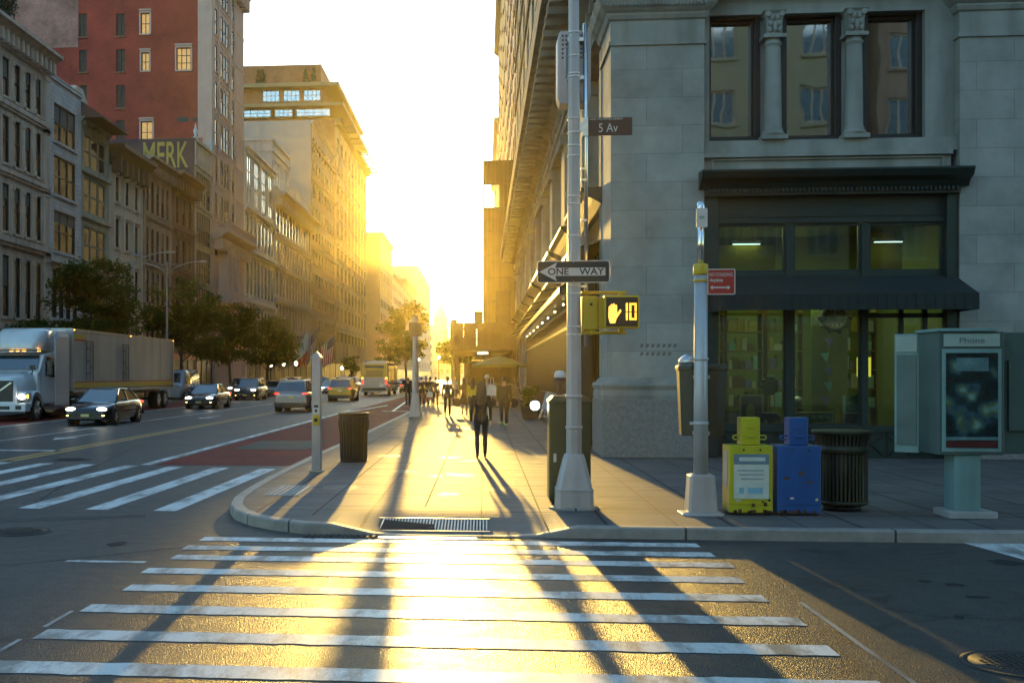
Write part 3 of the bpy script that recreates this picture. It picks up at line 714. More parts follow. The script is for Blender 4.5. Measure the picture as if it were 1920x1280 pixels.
for x in (3.1, 5.02, 6.38, 8.3): b.box(x - .2, x + .2, -1.1, -.01, 11.0, 15.5)
b.box(2.9, 8.5, -1.0, -.014, 14.8, 15.55)
b.build('oriel_bay', M_tower, tw)
b = MB(); b.box(.02, WT - .02, .02, 39.9, TH - .3, TH - .02); b.build('roof', M_roof, tw)

rootB9 = building('white ornate loft block with tall sunlit glass strips beside the tower', 'building', 'L', Y[7] + .02, Y[8], 28.9, 22, M_whites,
         fl([(22.5, 28.2)], 4, 2.6, m=(.6, .6), nx=2, ny=3, ft=.12, frame=M_whites, blind=False, dep=.05) + fl([(17.6, 21.0), (11.6, 15.8), (6.0, 9.8)], 8, 1.25, m=(.6, .6), ny=2, blind=False, dep=.05), M_whites,
         (.5, .5, None), [(21.6, .35, .5, 1), (16.6, .4, .7, 1), (10.6, .35, .5, 1), (4.6, .4, .5)],
         [(.1, .7, 4, 28.3, .1)] + [(.6 + (Y[8] - Y[7] - 1.2) * i / 8 - .13, .6 + (Y[8] - Y[7] - 1.2) * i / 8 + .13, z0, z1, .12) for i in range(1, 8) for z0, z1 in ((17.3, 21.4), (11.2, 16.3), (5.4, 10.2))], ground=dict(n=4, z=4.4), cdent=.8)
b10 = building('pinkish grey ornate block with deep cornice and rooftop balustrade', 'building', 'L', Y[8] + .02, Y[9], 26.6, 24, M_pinks,
         fl([(21.6, 25.0), (17.2, 20.4), (12.8, 16.2), (8.6, 11.8), (4.9, 7.6)], 12, 1.4, m=(.6, .6), ny=2, arch=True, blind=False, dep=.05), M_pinks,
         (1.3, 1.7, None), [(20.9, .3, .3, 1), (16.6, .3, .4, 1), (12.0, .35, .5, 1), (8.0, .3, .3)],
         [(.6 + (Y[9] - Y[8] - 1.2) * i / 12 - .2, .6 + (Y[9] - Y[8] - 1.2) * i / 12 + .2, z0, z1, .12) for i in range(0, 13) for z0, z1 in ((21.0, 25.2), (12.1, 16.5), (4.4, 7.9))], ground=dict(n=6, z=4.4), cdent=1.1)
W10 = Y[9] - Y[8]
b = MB(); b.box(.0, W10 * .42, .3, 10, 26.62, 33.4); b.box(-.15, W10 * .42 + .15, .1, 10.1, 32.0, 32.5); b.box(-.2, W10 * .42 + .2, .05, 10.2, 33.4, 33.7)
b.build('attic_pavilion', M_whites, b10)
for i in range(6):
    put_window(b10, window_mesh(1.2, 3.4, 1, 2, M_whites, M_glass, M_whites, .09, .22, True, 0, True), 1.6 + i * (W10 * .42 - 3.2) / 5, 27.6, .05)
b = MB(); x0 = W10 * .42 + .2
n = 24
for i in range(n + 1): x = x0 + (W10 - x0) * i / n; wd = .3 if i % 4 == 0 else .1; b.box(x - wd, x + wd, .25, .5, 26.62, 29.5)
b.box(x0, W10, .2, .55, 29.5, 29.9); b.box(x0, W10, .2, .55, 26.62, 27.0); b.build('balustrade', M_whites, b10)
building('warm brown block with bright horizontal bands and four window columns', 'building', 'L', Y[9] + .02, Y[10], 43.5, 26, M_wbrown,
         fl([(41.2 - 3.72 * i - 2.1, 41.2 - 3.72 * i) for i in range(10)], 8, 1.7, m=(.9, .9), nx=2, ny=2, blind=False, dep=.05), M_wbrown, (.5, .5, M_whites),
         [(z, .35, .25) for z in (40.0, 34.0, 22.8, 15.4, 8.2)] + [(4.2, .5, .8)], [(.1, .7, 4, 42.8, .1), (Y[10] - Y[9] - .7, Y[10] - Y[9] - .1, 4, 42.8, .1)], ground=dict(n=4, z=4.2), sidem=M_grey, cdent=0)
b12 = building('tall block with stepped glazed roof storeys and long vertical piers', 'building', 'L', Y[10] + .02, Y[11], 50.5, 34, M_gfac,
         fl([(47.6 - 4.05 * i - 2.8, 47.6 - 4.05 * i) for i in range(10)], 9, 3.3, m=(1, 1), nx=3, ny=2, blind=False, dep=.05, ft=.1), M_gfac, (.7, 1.5, M_gfac),
         [(38.5, .3, .3), (26.4, .3, .3), (10.2, .5, .5), (4.4, .4, .4)], [(1 + (Y[11] - Y[10] - 2) * i / 9 - .45, 1 + (Y[11] - Y[10] - 2) * i / 9 + .45, 4, 49.3, .16) for i in range(10)], ground=dict(n=8, z=4.2), sidem=M_oran, cdent=1.5)
# side ribbon windows and upper storeys of that block, facing the camera
W12 = Y[11] - Y[10]
b = MB()
def sX(px): return XL - OY(px, 250, Y[10])[0]
def sZ(py, px=550): return OY(px, py, Y[10])[1]
up = MB(); up.box(-.3, W12 * .8, -1.6, 33, sZ(200), sZ(194)); up.build('terrace_slab', M_gfac, b12)
up = MB(); up.box(.2, W12 * .7, 2.0, 27, sZ(194) + .003, sZ(166)); up.build('upper_storey', M_oran, b12)
up = MB(); up.box(-1.6, W12 * .74, -.9, 29.0, sZ(166) + .003, sZ(159)); up.build('roof_slab', M_gfac, b12)
up = MB(); up.box(1.2, W12 * .5, 2.9, 19.6, sZ(159) + .003, sZ(121)); up.box(1.1, W12 * .5 + .1, 2.8, 19.7, sZ(121) + .003, sZ(119)); up.build('penthouse', M_oran, b12)
for a, c, t, d, yy in ((492, 524, 168, 190, .2), (531, 562, 168, 190, .2), (569, 601, 168, 190, .2), (457, 508, 205, 219, 0), (515, 549, 205, 219, 0), (555, 620, 205, 219, 0)):
    h = sZ(t) - sZ(d); m = window_mesh(round(sX(a) - sX(c), 1), round(h, 1), 4, 2, M_dark, M_glassb, M_gfac, .12, .05, True, 0)
    o = put_window(b12, m, yy - .09, sZ(d)); o.location.y = (sX(a) + sX(c)) / 2; o.rotation_euler = (0, 0, -pi / 2)
for i in range(10):
    fin = MB(); x = 5 + i * (W12 - 8) / 9; fin.box(x - .12, x + .12, -3.0, -.9, 49.9, 50.2); fin.box(x - 2, x + 2, -3.1, -2.9, 49.85, 50.25) if i else None
    fin.build('pergola_beam', M_gfac, b12)

# -- beyond the next avenue, far side
def plainblock(label, side, y0, y1, H, m, n, nf, X=None, top_=4.4, cat='building', w=1.8, name='office_block'):
    f = (H - top_ - 1.5) / nf
    return building(label, cat, side, y0, y1, H, 26, m, fl([(round(top_ + f * i + .8, 2), round(top_ + f * i + .8 + f * .55, 2)) for i in range(nf)], n, w, m=(1, 1), nx=2, ny=2, blind=False, dep=.04), m, (.8, .8, m), [(4.0, .5, .4)], X=X, cdent=0, name=name, ground=dict(n=4, z=3.9))
plainblock('hazy block with flat roof just beyond the stepped block', 'L', 305, 345, 41, M_gfac, 8, 9)
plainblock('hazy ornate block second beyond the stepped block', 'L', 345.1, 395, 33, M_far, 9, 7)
plainblock('hazy low block third beyond the stepped block', 'L', 395.1, 470, 36, M_gfac, 9, 8)
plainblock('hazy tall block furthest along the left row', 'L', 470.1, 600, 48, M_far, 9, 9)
# pale tower closing the street
b = MB(); cx, cy = OD(826, 703, 820)[:2]
t = thing('distant_tower', 'pale pointed tower faint in the haze at the end of the street', 'tower', (cx, cy, 0))
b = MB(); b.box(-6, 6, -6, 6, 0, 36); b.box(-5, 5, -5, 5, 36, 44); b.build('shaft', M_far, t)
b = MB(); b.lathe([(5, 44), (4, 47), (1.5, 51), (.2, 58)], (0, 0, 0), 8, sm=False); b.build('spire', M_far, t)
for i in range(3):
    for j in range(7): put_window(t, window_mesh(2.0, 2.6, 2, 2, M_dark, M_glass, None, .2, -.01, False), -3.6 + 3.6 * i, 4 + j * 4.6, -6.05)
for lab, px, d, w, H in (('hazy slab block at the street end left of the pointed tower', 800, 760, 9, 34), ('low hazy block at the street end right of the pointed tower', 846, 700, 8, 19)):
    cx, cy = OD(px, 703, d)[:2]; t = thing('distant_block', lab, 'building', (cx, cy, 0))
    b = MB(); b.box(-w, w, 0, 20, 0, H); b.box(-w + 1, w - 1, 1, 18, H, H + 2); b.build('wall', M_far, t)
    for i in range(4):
        for j in range(5): put_window(t, window_mesh(2.2, 2.6, 2, 2, M_dark, M_glass, None, .2, -.01, False), -w * .75 + w * .5 * i, 3 + j * H / 6, -.05)

# -- near side of the street beyond the corner building
plainblock('narrow high block with open balconies next along the right row', 'R', 97.2, 138, 56, M_tower, 7, 12, X=2.9)
plainblock('high hazy block with shallow windows furthest along the right row', 'R', 138.1, 210, 62, M_gfac, 8, 11, X=2.9)
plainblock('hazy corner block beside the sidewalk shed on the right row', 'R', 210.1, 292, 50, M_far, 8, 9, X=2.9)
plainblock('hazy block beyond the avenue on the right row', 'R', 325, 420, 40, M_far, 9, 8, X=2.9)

# -- buildings behind the camera, seen in the shop and office windows
def behind(label, x0, x1, y, H, m, n, nf, glass=M_glassb):
    W = x1 - x0; t = thing('avenue_building', label, 'building', (x1, y, 0), pi)
    rects = []; wins = []
    for j in range(nf):
        for i in range(n):
            cx = W * (i + .5) / n; z = 5 + j * (H - 7) / nf; rects.append((round(cx - 1, 3), round(cx + 1, 3), z, z + 2.2)); wins.append((cx, z))
    b = MB(); wall_holes(b, 0, W, 0, H, rects); b.quad((0, 0, 0), (0, 0, H), (0, 20, H), (0, 20, 0)); b.quad((W, 0, 0), (W, 20, 0), (W, 20, H), (W, 0, H)); b.quad((0, 0, H), (W, 0, H), (W, 20, H), (0, 20, H))
    b.build('wall', m, t, recalc=False)
    for cx, z in wins: put_window(t, window_mesh(2.0, 2.2, 3, 1, M_cream, glass, m, .12, .22), cx, z)
    return t
behind('stone block in painted sun gold across the avenue reflected in the upper windows', 4, 22, -19, 40, mat('sun_gold_stone', (.42, .36, .22), .8, 0, 1, .1), 6, 8)  # sunlit gold put into the wall colour, as no sun reaches this front
behind('darker stone block across the avenue reflected beside the golden one', 24, 44, -19, 34, M_brown, 6, 7)
behind('red brick block across the avenue behind the viewpoint', -20, -4, -26, 22, M_rbrick, 5, 5)

# ------------------------------------------------------------------ corner building
CX, CY, HB = 2.82, 25.1, 36.0
cb = thing('corner_building', 'grey limestone corner building with dark green shopfront beside the crossing', 'building', (CX, CY, 0))
def W_(b, name, m, **k): return b.build(name, m, cb, world=True, **k)
# front piers (blocks), base mouldings
b = MB()
b.box(13.4, 45, CY + .6, CY + 1, .1, 12.2); b.box(-0 + 44.5, 45, CY + 1, 60, .1, 36); W_(b, 'set_back_wall', M_stone)
b = MB(); b.box(CX, 4.84, CY, 27.0, 1.88, 9.25); W_(b, 'pier', M_stone)
b = MB(); b.box(10.22, 13.4, CY, 27.0, 1.88, 9.25); W_(b, 'pier', M_stone)
for x0, x1 in ((CX, 4.84), (10.22, 13.4)): b = MB(); b.box(x0 - .2, x1 + (.0 if x1 < 5 else .1), CY - .2, 27.2, .14, 1.42); W_(b, 'granite_plinth', M_granite, bevel=.02)
def ringbox(b, x0, x1, y0, y1, prof):
    """horizontal moulding swept round a rectangular pier; prof (offset, z)"""
    b.loft([[(x0 - o, y0 - o, z), (x1 + o, y0 - o, z), (x1 + o, y1 + o, z), (x0 - o, y1 + o, z)] for o, z in prof], sm=False)
bm_prof = [(.18, 1.423), (.19, 1.5), (.17, 1.62), (.19, 1.66), (.215, 1.72), (.19, 1.78), (.13, 1.80), (.10, 1.85), (.03, 1.9)]
cap_prof = [(.01, 9.2), (.05, 9.21), (.05, 9.3), (.012, 9.31), (.012, 9.75), (.06, 9.78), (.1, 9.86), (.1, 9.9), (.16, 9.95), (.24, 10.05), (.3, 10.2), (.3, 10.3)]
for x0, x1 in ((CX, 4.84), (10.22, 13.4)):
    b = MB(); ringbox(b, x0, x1, CY, 27.0, bm_prof); W_(b, 'base_moulding', M_stone_s)
    b = MB(); ringbox(b, x0, x1, CY, 27.0, cap_prof); W_(b, 'capital_moulding', M_stone_s)
b = MB()
for i in range(15):
    x = CX - .1 + i * .15; b.ell((x, CY - .20, 10.08), (.05, .06, .085), 8, 6)
    if i < 14: b.box(x + .065, x + .085, CY - .27, CY - .16, 10.0, 10.16)
for i in range(14): b.ell((CX - .2, CY + .05 + i * .15, 10.08), (.06, .05, .085), 8, 6)
for i in range(18): b.ell((10.3 + i * .15, CY - .20, 10.08), (.05, .06, .085), 8, 6)
W_(b, 'egg_and_dart', M_stone_s)
# entablature and cornice round both streets
b = MB(); b.box(CX - .05, 40, CY - .05, 27.3, 10.303, 11.4); b.box(CX - .05, 4, 27.3, 97, 10.303, 11.4)
b.prism([(CX - .05, 11.4), (CX - .35, 11.6), (CX - .5, 11.9), (CX - 1.25, 12.0), (CX - 1.3, 12.45), (CX + .5, 12.6), (CX + .5, 11.4)], 'y', CY - 1.2, 97)
b.prism([(CY - .05, 11.403), (CY - .35, 11.6), (CY - .5, 11.9), (CY - 1.25, 12.003), (CY - 1.3, 12.45), (CY + .5, 12.6), (CY + .5, 11.403)], 'x', CX - 1.2, 40)
W_(b, 'entablature', M_stone_s)
b = MB()
for i in range(72):
    y = CY + 1 * i + .2; b.box(CX - 1.1, CX - .3, y, y + .4, 11.62, 11.9)
    b.box(CX - .16, CX - .06, y, y + .3, 11.0, 11.3)
for i in range(9): x = CX + .3 + i; b.box(x, x + .4, CY - 1.1, CY - .3, 11.62, 11.9)
b.box(CX - .12, CX - .045, 27.4, 97, 10.6, 10.7)
W_(b, 'cornice_brackets', M_stone_s)
# front bay: reveal, sill band, panel
b = MB()
b.box(4.843, 5.0, CY + .25, CY + .75, 6.75, 9.9); b.box(9.6, 10.217, CY + .25, CY + .75, 7.1, 9.9)
b.box(4.843, 10.217, CY + .12, CY + .8, 6.82, 7.1); b.box(4.843, 10.1, CY + .03, CY + .12, 6.72, 6.81)
b.box(4.85, 10.1, CY + .15, CY + .8, 6.3, 6.81)
b.box(5.02, 9.95, CY + .10, CY + .147, 6.66, 6.70); b.box(5.02, 5.06, CY + .10, CY + .147, 6.35, 6.657); b.box(9.9, 9.95, CY + .10, CY + .147, 6.35, 6.657)
b.box(4.84, 10.22, CY + .25, CY + .75, 9.9, 10.3)
for x0, x1 in ((6.08, 6.62), (7.83, 8.37)): b.box(x0 + .06, x1 - .06, CY + .45, CY + .75, 7.103, 9.897)
W_(b, 'window_bay', M_stone_s)
for cx in (6.36, 8.09):
    b = MB()
    b.box(cx - .27, cx + .27, CY + .0, CY + .45, 7.103, 7.2)
    b.lathe([(.235, 7.2), (.25, 7.23), (.235, 7.28), (.2, 7.3), (.215, 7.33), (.19, 7.38), (.185, 7.4), (.18, 8.2), (.165, 9.1), (.16, 9.18), (.19, 9.2), (.19, 9.24), (.165, 9.26), (.165, 9.32)], (cx, CY + .22, 0), 20)
    b.box(cx - .24, cx + .24, CY + .0, CY + .44, 9.32, 9.4)
    b.loft([[(cx - w, CY + .22 - w, z), (cx + w, CY + .22 - w, z), (cx + w, CY + .22 + w, z), (cx - w, CY + .22 + w, z)] for w, z in ((.16, 9.4), (.17, 9.7), (.2, 9.85), (.25, 9.9))], sm=False)
    for s in (-1, 1):
        for j in range(3): b.ell((cx + s * (.1 - .02 * j), CY + .05 - .01 * j, 9.5 + j * .13), (.06, .04, .07), 8, 6)
    b.ell((cx, CY + .01, 9.55), (.05, .04, .12), 8, 6)
    for s in (-1, 1): b.cyly(cx + s * .15, CY - .02, CY + .42, 9.83, .06, 12)
    W_(b, 'window_column', M_stone_s)
# three upper windows (frame > pane)
def shop_window(x0, x1, z0, z1, y, nm='window', m=M_dark, gm=M_glassw, ft=.13, th=.1, step=True):
    b = MB(); b.box(x0, x0 + ft, y - th, y, z0, z1); b.box(x1 - ft, x1, y - th, y, z0, z1); b.box(x0 + ft, x1 - ft, y - th, y, z0, z0 + ft); b.box(x0 + ft, x1 - ft, y - th, y, z1 - ft, z1)
    if step:
        t = .05; a = ft
        b.box(x0 + a, x0 + a + t, y - th * .5, y, z0 + a, z1 - a); b.box(x1 - a - t, x1 - a, y - th * .5, y, z0 + a, z1 - a); b.box(x0 + a + t, x1 - a - t, y - th * .5, y, z0 + a, z0 + a + t); b.box(x0 + a + t, x1 - a - t, y - th * .5, y, z1 - a - t, z1 - a)
    fr = W_(b, nm, m)
    p = MB(); p.box(x0 + ft - .01, x1 - ft + .01, y - .03, y - .022, z0 + ft - .01, z1 - ft + .01); p.v = [XF[cb].inverted() @ v for v in p.v]
    po = p.build('pane', gm); po.parent = fr; return fr
for i, (x0, x1) in enumerate(((4.93, 6.14), (6.58, 7.87), (8.33, 9.6))): 
    shop_window(x0, x1, 7.11, 9.98, CY + .72, m=M_dark, ft=.12, th=.3)
b = MB(); b.box(4.6, 10.4, CY + 3.6, CY + 3.7, 6.9, 10); b.box(4.6, 10.4, CY + .8, CY + 3.6, 6.6, 6.7); b.box(4.6, 10.4, CY + .8, CY + 3.6, 10.35, 10.45)
W_(b, 'office_interior', mat('office_wall', (.12, .11, .09), .9))
# shopfront on the avenue
SY = CY + .25
b = MB()
b.box(4.84, 5.15, CY + .05, SY + .1, .14, 6.0); b.box(9.98, 10.21, CY + .05, SY + .1, .14, 6.0)
b.box(5.15, 9.98, SY - .02, SY + .12, 5.32, 6.0)              # fascia
b.box(5.15, 9.98, SY + .0, SY + .12, 4.05, 4.2)
b.box(5.15, 9.98, SY - .06, SY + .12, .70, .84); b.box(5.15, 9.98, SY + .0, SY + .12, .14, .70)
for x in (6.72, 8.32): b.box(x - .07, x + .07, SY - .05, SY + .1, .84, 5.318)
b.box(5.15, 9.98, SY - .07, SY - .023, 5.28, 5.36); b.box(5.25, 9.9, SY - .05, SY - .023, 5.92, 5.97)
b.box(5.3, 9.85, SY - .04, SY - .023, 5.42, 5.45); b.box(5.3, 9.85, SY - .04, SY - .023, 5.85, 5.88)
W_(b, 'shopfront_frame', M_green2, bevel=.006)
b = MB()
for i in range(8):
    x = 5.25 + i * .59
    for s in (0, 1): b.tube([(x + .05, SY - .012, .2 if s else .64), (x + .27, SY - .02, .42), (x + .5, SY - .012, .64 if s else .2)], .014, 6)
    b.box(x, x + .02, SY - .02, SY - .001, .17, .68); b.lathe([(.07, 0), (.05, .02)], (x + .27, SY - .02, .41), 10)
W_(b, 'stall_riser_grille', M_green)
b = MB(); b.prism([(SY + .1, 6.0), (CY - .12, 6.0), (CY - .2, 6.12), (CY - .38, 6.2), (CY - .45, 6.33), (CY - .45, 6.37), (SY + .1, 6.40)], 'x', 4.72, 10.36)
for i in range(58): x = 4.9 + i * .091; b.box(x, x + .05, CY - .17, CY - .1, 5.92, 5.998)
b.box(4.85, 10.2, CY - .1, CY + .05, 5.86, 5.998)
W_(b, 'shopfront_cornice', M_green)
for i, (x0, x1) in enumerate(((5.15, 6.65), (6.79, 8.25), (8.39, 9.98))):
    shop_window(x0, x1, 4.2, 5.28, SY + .08, 'transom_window', M_green2, M_shop, .06, .08, False)
for x0, x1 in ((5.15, 6.65), (6.79, 8.25)):
    shop_window(x0, x1, .84, 4.05, SY + .08, 'display_window', M_green2, M_shop, .05, .08, False)
# entrance in the right hand third
b = MB(); b.box(9.05, 9.15, SY, SY + .1, .84, 4.05); b.box(9.55, 9.65, SY, SY + .1, .84, 4.05); b.box(8.39, 9.98, SY, SY + .1, 3.2, 3.3)
W_(b, 'entrance_frame', M_green2)
p = MB(); p.box(8.39, 9.98, SY + .04, SY + .05, .84, 4.05); W_(p, 'entrance_glass', M_shop)
# awning with valance
b = MB(); ax0, ax1 = 4.98, 10.2; yf = CY - 1.0
b.prism([(SY - .03, 4.12), (yf, 3.64), (yf, 3.62), (SY - .03, 4.09)], 'x', ax0, ax1)
b.box(ax0, ax1, yf - .012, yf, 3.31, 3.645)
for x in (ax0, ax1 - .015): b.prism([(SY - .03, 4.09), (yf, 3.62), (yf, 3.31), (SY - .03, 3.31)], 'x', x, x + .015)
for i in range(27): x = ax0 + .1 + i * .193; b.box(x, x + .012, yf - .02, yf - .013, 3.31, 3.64)
W_(b, 'awning', M_awn)
# shop interior
M_room = mat('shop_wall', (.13, .15, .055), .9, 0, 1, .2)
M_floor = mat('shop_floor', (.12, .09, .05), .6)
b = MB(); b.box(3.6, 10.2, CY + 6.2, CY + 6.3, .14, 5.8); b.box(3.6, 3.7, SY + .2, CY + 6.2, .14, 5.8); b.box(10.2, 10.3, SY + .2, CY + 6.2, .14, 5.8); b.box(3.6, 10.3, SY + .15, CY + 6.3, 5.7, 5.85)
W_(b, 'shop_wall', M_room)
b = MB(); b.box(3.7, 10.2, SY + .13, CY + 6.2, .1, .16); b.box(5.1, 8.3, SY + .13, SY + .9, .16, .86); W_(b, 'shop_floor', M_floor)
b = MB(); b.box(5.2, 6.6, CY + 1.0, CY + 1.04, 3.6, 4.9); W_(b, 'yellow_panel', mat('yellow_panel', (.5, .36, .02), .8))
b = MB(); b.box(8.5, 9.45, CY + 1.2, CY + 1.24, 4.35, 5.2); W_(b, 'yellow_panel', mat('yellow_panel', (.5, .36, .02), .8))

# masonry body, seen along the side street (local x runs towards the camera)
side = thing('side_tmp', 'x', 'x', (CX, 97.0, 0), -pi / 2)
def S(y): return 97.0 - y      # world Y -> local x
bays = [27.0 + 6.9 * i for i in range(10)]
b = MB(); rects = []
for y in bays:
    a, c = S(y + 5.3), S(y); rects += [(a + .05, c - .05, .85, 4.0), (a + .05, c - .05, 4.15, 5.3), (a + .5, c - .5, 7.1, 9.9)]
rects = [tuple(round(q, 3) for q in r) for r in rects]
wall_holes(b, 0, S(27), .14, 10.3, rects, .3, .45)
b.box(0, S(CY), .5, 20, 12.3, HB) if False else None
up = []
for i in range(10):
    for j in range(6): c0 = S(bays[i] + 2.65); up.append((round(c0 - 1.7, 3), round(c0 + 1.7, 3), 13.6 + 3.75 * j, 16.1 + 3.75 * j))
wall_holes(b, 0, S(CY), 12.3, HB, up, .35, .02)
b.quad((0, 0, 0), (0, 22, 0), (0, 22, HB), (0, 0, HB)); b.quad((0, .02, HB), (S(CY), .02, HB), (S(CY), 22, HB), (0, 22, HB))
b.quad((S(CY), .02, 12.3), (S(CY), 40, 12.3), (S(CY), 40, HB), (S(CY), .02, HB)); b.quad((0, 22, 0), (S(33), 22, 0), (S(33), 22, HB), (0, 22, HB))
I = XF[cb].inverted() @ XF[side]; b.v = [I @ v for v in b.v]; b.build('wall', M_stone_s, cb, recalc=False)
def SB(b, name, m, **k):
    b.v = [I @ v for v in b.v]; return b.build(name, m, cb, **k)
for y in bays[1:] + [96.0]:
    b = MB(); a, c = S(y), S(y - 1.6); b.box(a, c, .0, .45, 1.9, 10.3); b.box(a - .1, c + .1, -.12, .45, .14, 1.42); b.box(a - .05, c + .05, -.06, .45, 1.422, 1.88); b.box(a - .1, c + .1, -.15, .45, 9.9, 10.28); SB(b, 'side_pier', M_stone_s)
for y in bays:
    a, c = S(y + 5.3), S(y)
    f = MB(); f.box(a, c, .2, .447, .14, .85); 
    for q in range(7): x = a + .06 + (c - a - .12) * q / 6; f.box(x - .05, x + .05, .25, .6, .85, 5.3)
    f.box(a, c, .22, .6, 4.0, 4.15); f.box(a, c, .15, .6, 5.3, 6.0)
    f.prism([(.55, 6.0), (.0, 6.0), (-.2, 6.12), (-.38, 6.2), (-.5, 6.33), (-.5, 6.4), (.55, 6.43)], 'x', a - .1, c + .1)
    f.prism([(.5, 5.35), (-.75, 4.95), (-.75, 4.9), (.5, 5.3)], 'x', a + .1, c - .1)
    SB(f, 'side_shopfront', M_green)
    p = MB(); p.box(a + .05, c - .05, .5, .52, .9, 5.28); SB(p, 'side_shop_pane', M_glass)
    m = window_mesh(4.3, 2.8, 3, 2, M_dark, M_glass, M_stone_s, .12, .25)
    o = put_window(cb, m, 0, 0); o.matrix_local = I @ Matrix.Translation(((a + c) / 2, .47, 7.1))
for (a, c, z0, z1) in up:
    o = put_window(cb, window_mesh(3.4, 2.5, 3, 2, M_dark, M_glass, M_stone_s, .1, .3), 0, 0); o.matrix_local = I @ Matrix.Translation(((a + c) / 2, .03, z0))
b = MB()
for j in range(6): b.box(0, S(CY), -.12, .017, 12.9 + 3.75 * j, 13.1 + 3.75 * j)
SB(b, 'string_course', M_stone_s)
b = MB(); b.box(2.36, 2.8, 29.2, 60, .14, 4.0); b.prism([(2.8, 4.003), (1.98, 4.003), (1.95, 4.06), (1.95, 4.2), (2.1, 4.3), (2.8, 4.4)], 'y', 29, 60.2); W_(b, 'shopfront_enclosure', M_green)
b = MB()
for i in range(88): y = 29.3 + i * .35; b.box(2.30, 2.357, y, y + .09, .3, 3.95)
for z in (.3, 1.3, 3.2, 3.7): b.box(2.29, 2.3555, 29.2, 60, z, z + .08)
W_(b, 'enclosure_grille', M_green)
for i in range(8): b = MB(); b.ell((2.2, 31 + i * 3.6, 3.88), (.025, .025, .03), 10, 6); W_(b, 'small_lamp', M_bulb)
f = MB(); f.box(CX - .02, CX + .4, 27.0, 27.35, 1.9, 9.7); W_(f, 'reveal_pier', M_stone_s)
bpy.data.objects.remove(side)
# rough sprayed marks on the pier
b = MB()
for k_ in range(2):
    for i in range(7 - k_):
        x = 3.45 + i * .12; z = 2.55 - k_ * .18; b.add([(x, CY - .003, z), (x + .07, CY - .003, z + .02), (x + .09, CY - .003, z + .08), (x + .02, CY - .003, z + .09)], [(0, 1, 2, 3)])
W_(b, 'wall_smudge', mat('smudge', (.16, .15, .13), .9))

# things inside the shop
def shopthing(b, name, m, label, cat, group=None, **k): return top(b, name, m, label, cat, group, **k)
def pendant(x, y, z, label):
    t = thing('pendant_light', label, 'lamp', (x, y, z), 0, 'pendant lights in the shop')
    b = MB(); b.box(-.32, .32, -.05, .05, 0, .05); b.box(-.32, -.22, -.06, .06, .0, .08); b.box(.22, .32, -.06, .06, .0, .08); b.build('housing', M_silverpole, t)
    b = MB(); b.box(-.3, .3, -.035, .035, -.02, -.002); b.build('tube_lamp', mat('tube_lamp', (.9, .9, .9), .3, emit=(.75, .95, 1), estr=.6), t)
    b = MB(); b.tube([(-.15, 0, .08), (-.05, 0, 5.7 - z)], .006, 6); b.tube([(.15, 0, .08), (.05, 0, 5.7 - z)], .006, 6); b.build('wire', M_blk, t)
pendant(5.95, CY + .9, 4.92, 'slim tube pendant behind the left transom pane'); pendant(9.05, CY + .9, 4.94, 'slim tube pendant behind the right transom pane')
al = bpy.data.lights.new('shop_lamp', 'AREA'); al.energy = 34; al.color = (.8, .9, .35); al.size = 3; ao = bpy.data.objects.new('shop_lamp', al); COL.objects.link(ao); ao.location = (7, CY + 3, 5.5)
a2 = bpy.data.lights.new('window_fill', 'AREA'); a2.energy = 9; a2.color = (.8, 1, .75); a2.size = .4; a2.shape = 'RECTANGLE'; a2.size_y = 3; a2o = bpy.data.objects.new('window_fill', a2); COL.objects.link(a2o); a2o.location = (6.9, CY + .75, 3.95); a2o.rotation_euler = (0, 0, pi / 2)  # second light is an added fill to brighten the goods behind the glass
M_shelf = mat('shelf_wood', (.2, .13, .05), .7)
wares = [mat('ware_' + n, c, .6, 0, 5, .2) for n, c in (('olive', (.16, .16, .04)), ('mustard', (.42, .3, .04)), ('brown', (.14, .07, .03)), ('violet', (.2, .16, .32)), ('mint', (.25, .42, .36)), ('cream', (.45, .42, .3)))]
random.seed(3)
for i, x in enumerate((5.35, 6.25, 7.2, 8.9)):
    t = thing('display_shelf', ['leftmost tall shelf of wares deep in the shop', 'second tall shelf of wares behind the left pane', 'third tall shelf of wares behind the middle pane', 'tall shelf of wares beside the shop door'][i], 'shelf', (x, CY + 2.6, .16), 0, 'tall shelves in the shop')
    b = MB()
    for s in (-.42, .4): b.box(s, s + .03, -.2, .2, 0, 3.4)
    for j in range(8): b.box(-.39, .4, -.2, .2, .1 + j * .45, .13 + j * .45)
    b.build('rack', M_shelf, t)
    for j in range(7):
        w = MB(); x0 = -.36
        while x0 < .25:
            ww = random.uniform(.08, .2); w.box(x0, x0 + ww, -.15, .12, .133 + j * .45, .133 + j * .45 + random.uniform(.15, .36), random.randrange(6)); x0 += ww + .02
        w.build('shelf_ware', wares, t)
b = MB(); b.lathe([(.33, 0), (.33, .04), (.24, .06), (.24, .03), (.01, .03)], (0, 0, 0), 28)
for k_ in range(12): b.box(-.008, .008, .15, .22, .031, .045); b.v[-8:] = [Matrix.Rotation(k_ * pi / 6, 3, 'Z') @ v for v in b.v[-8:]]
b.box(-.008, .008, 0, .18, .046, .055); b.box(0, .12, -.008, .008, .056, .064)
for k_ in range(10): b.ell((.33 * cos(k_ * pi / 5), .33 * sin(k_ * pi / 5), .02), (.06, .06, .03), 8, 6)
for v in b.v: v.y, v.z = v.z, v.y; v.y = -v.y; v += Vector((7.88, CY + .9, 3.25))
shopthing(b, 'wall_clock', mat('clock_brown', (.09, .06, .035), .5, 0, 10, .3), 'round scalloped brown clock hanging in the middle shop window', 'clock')
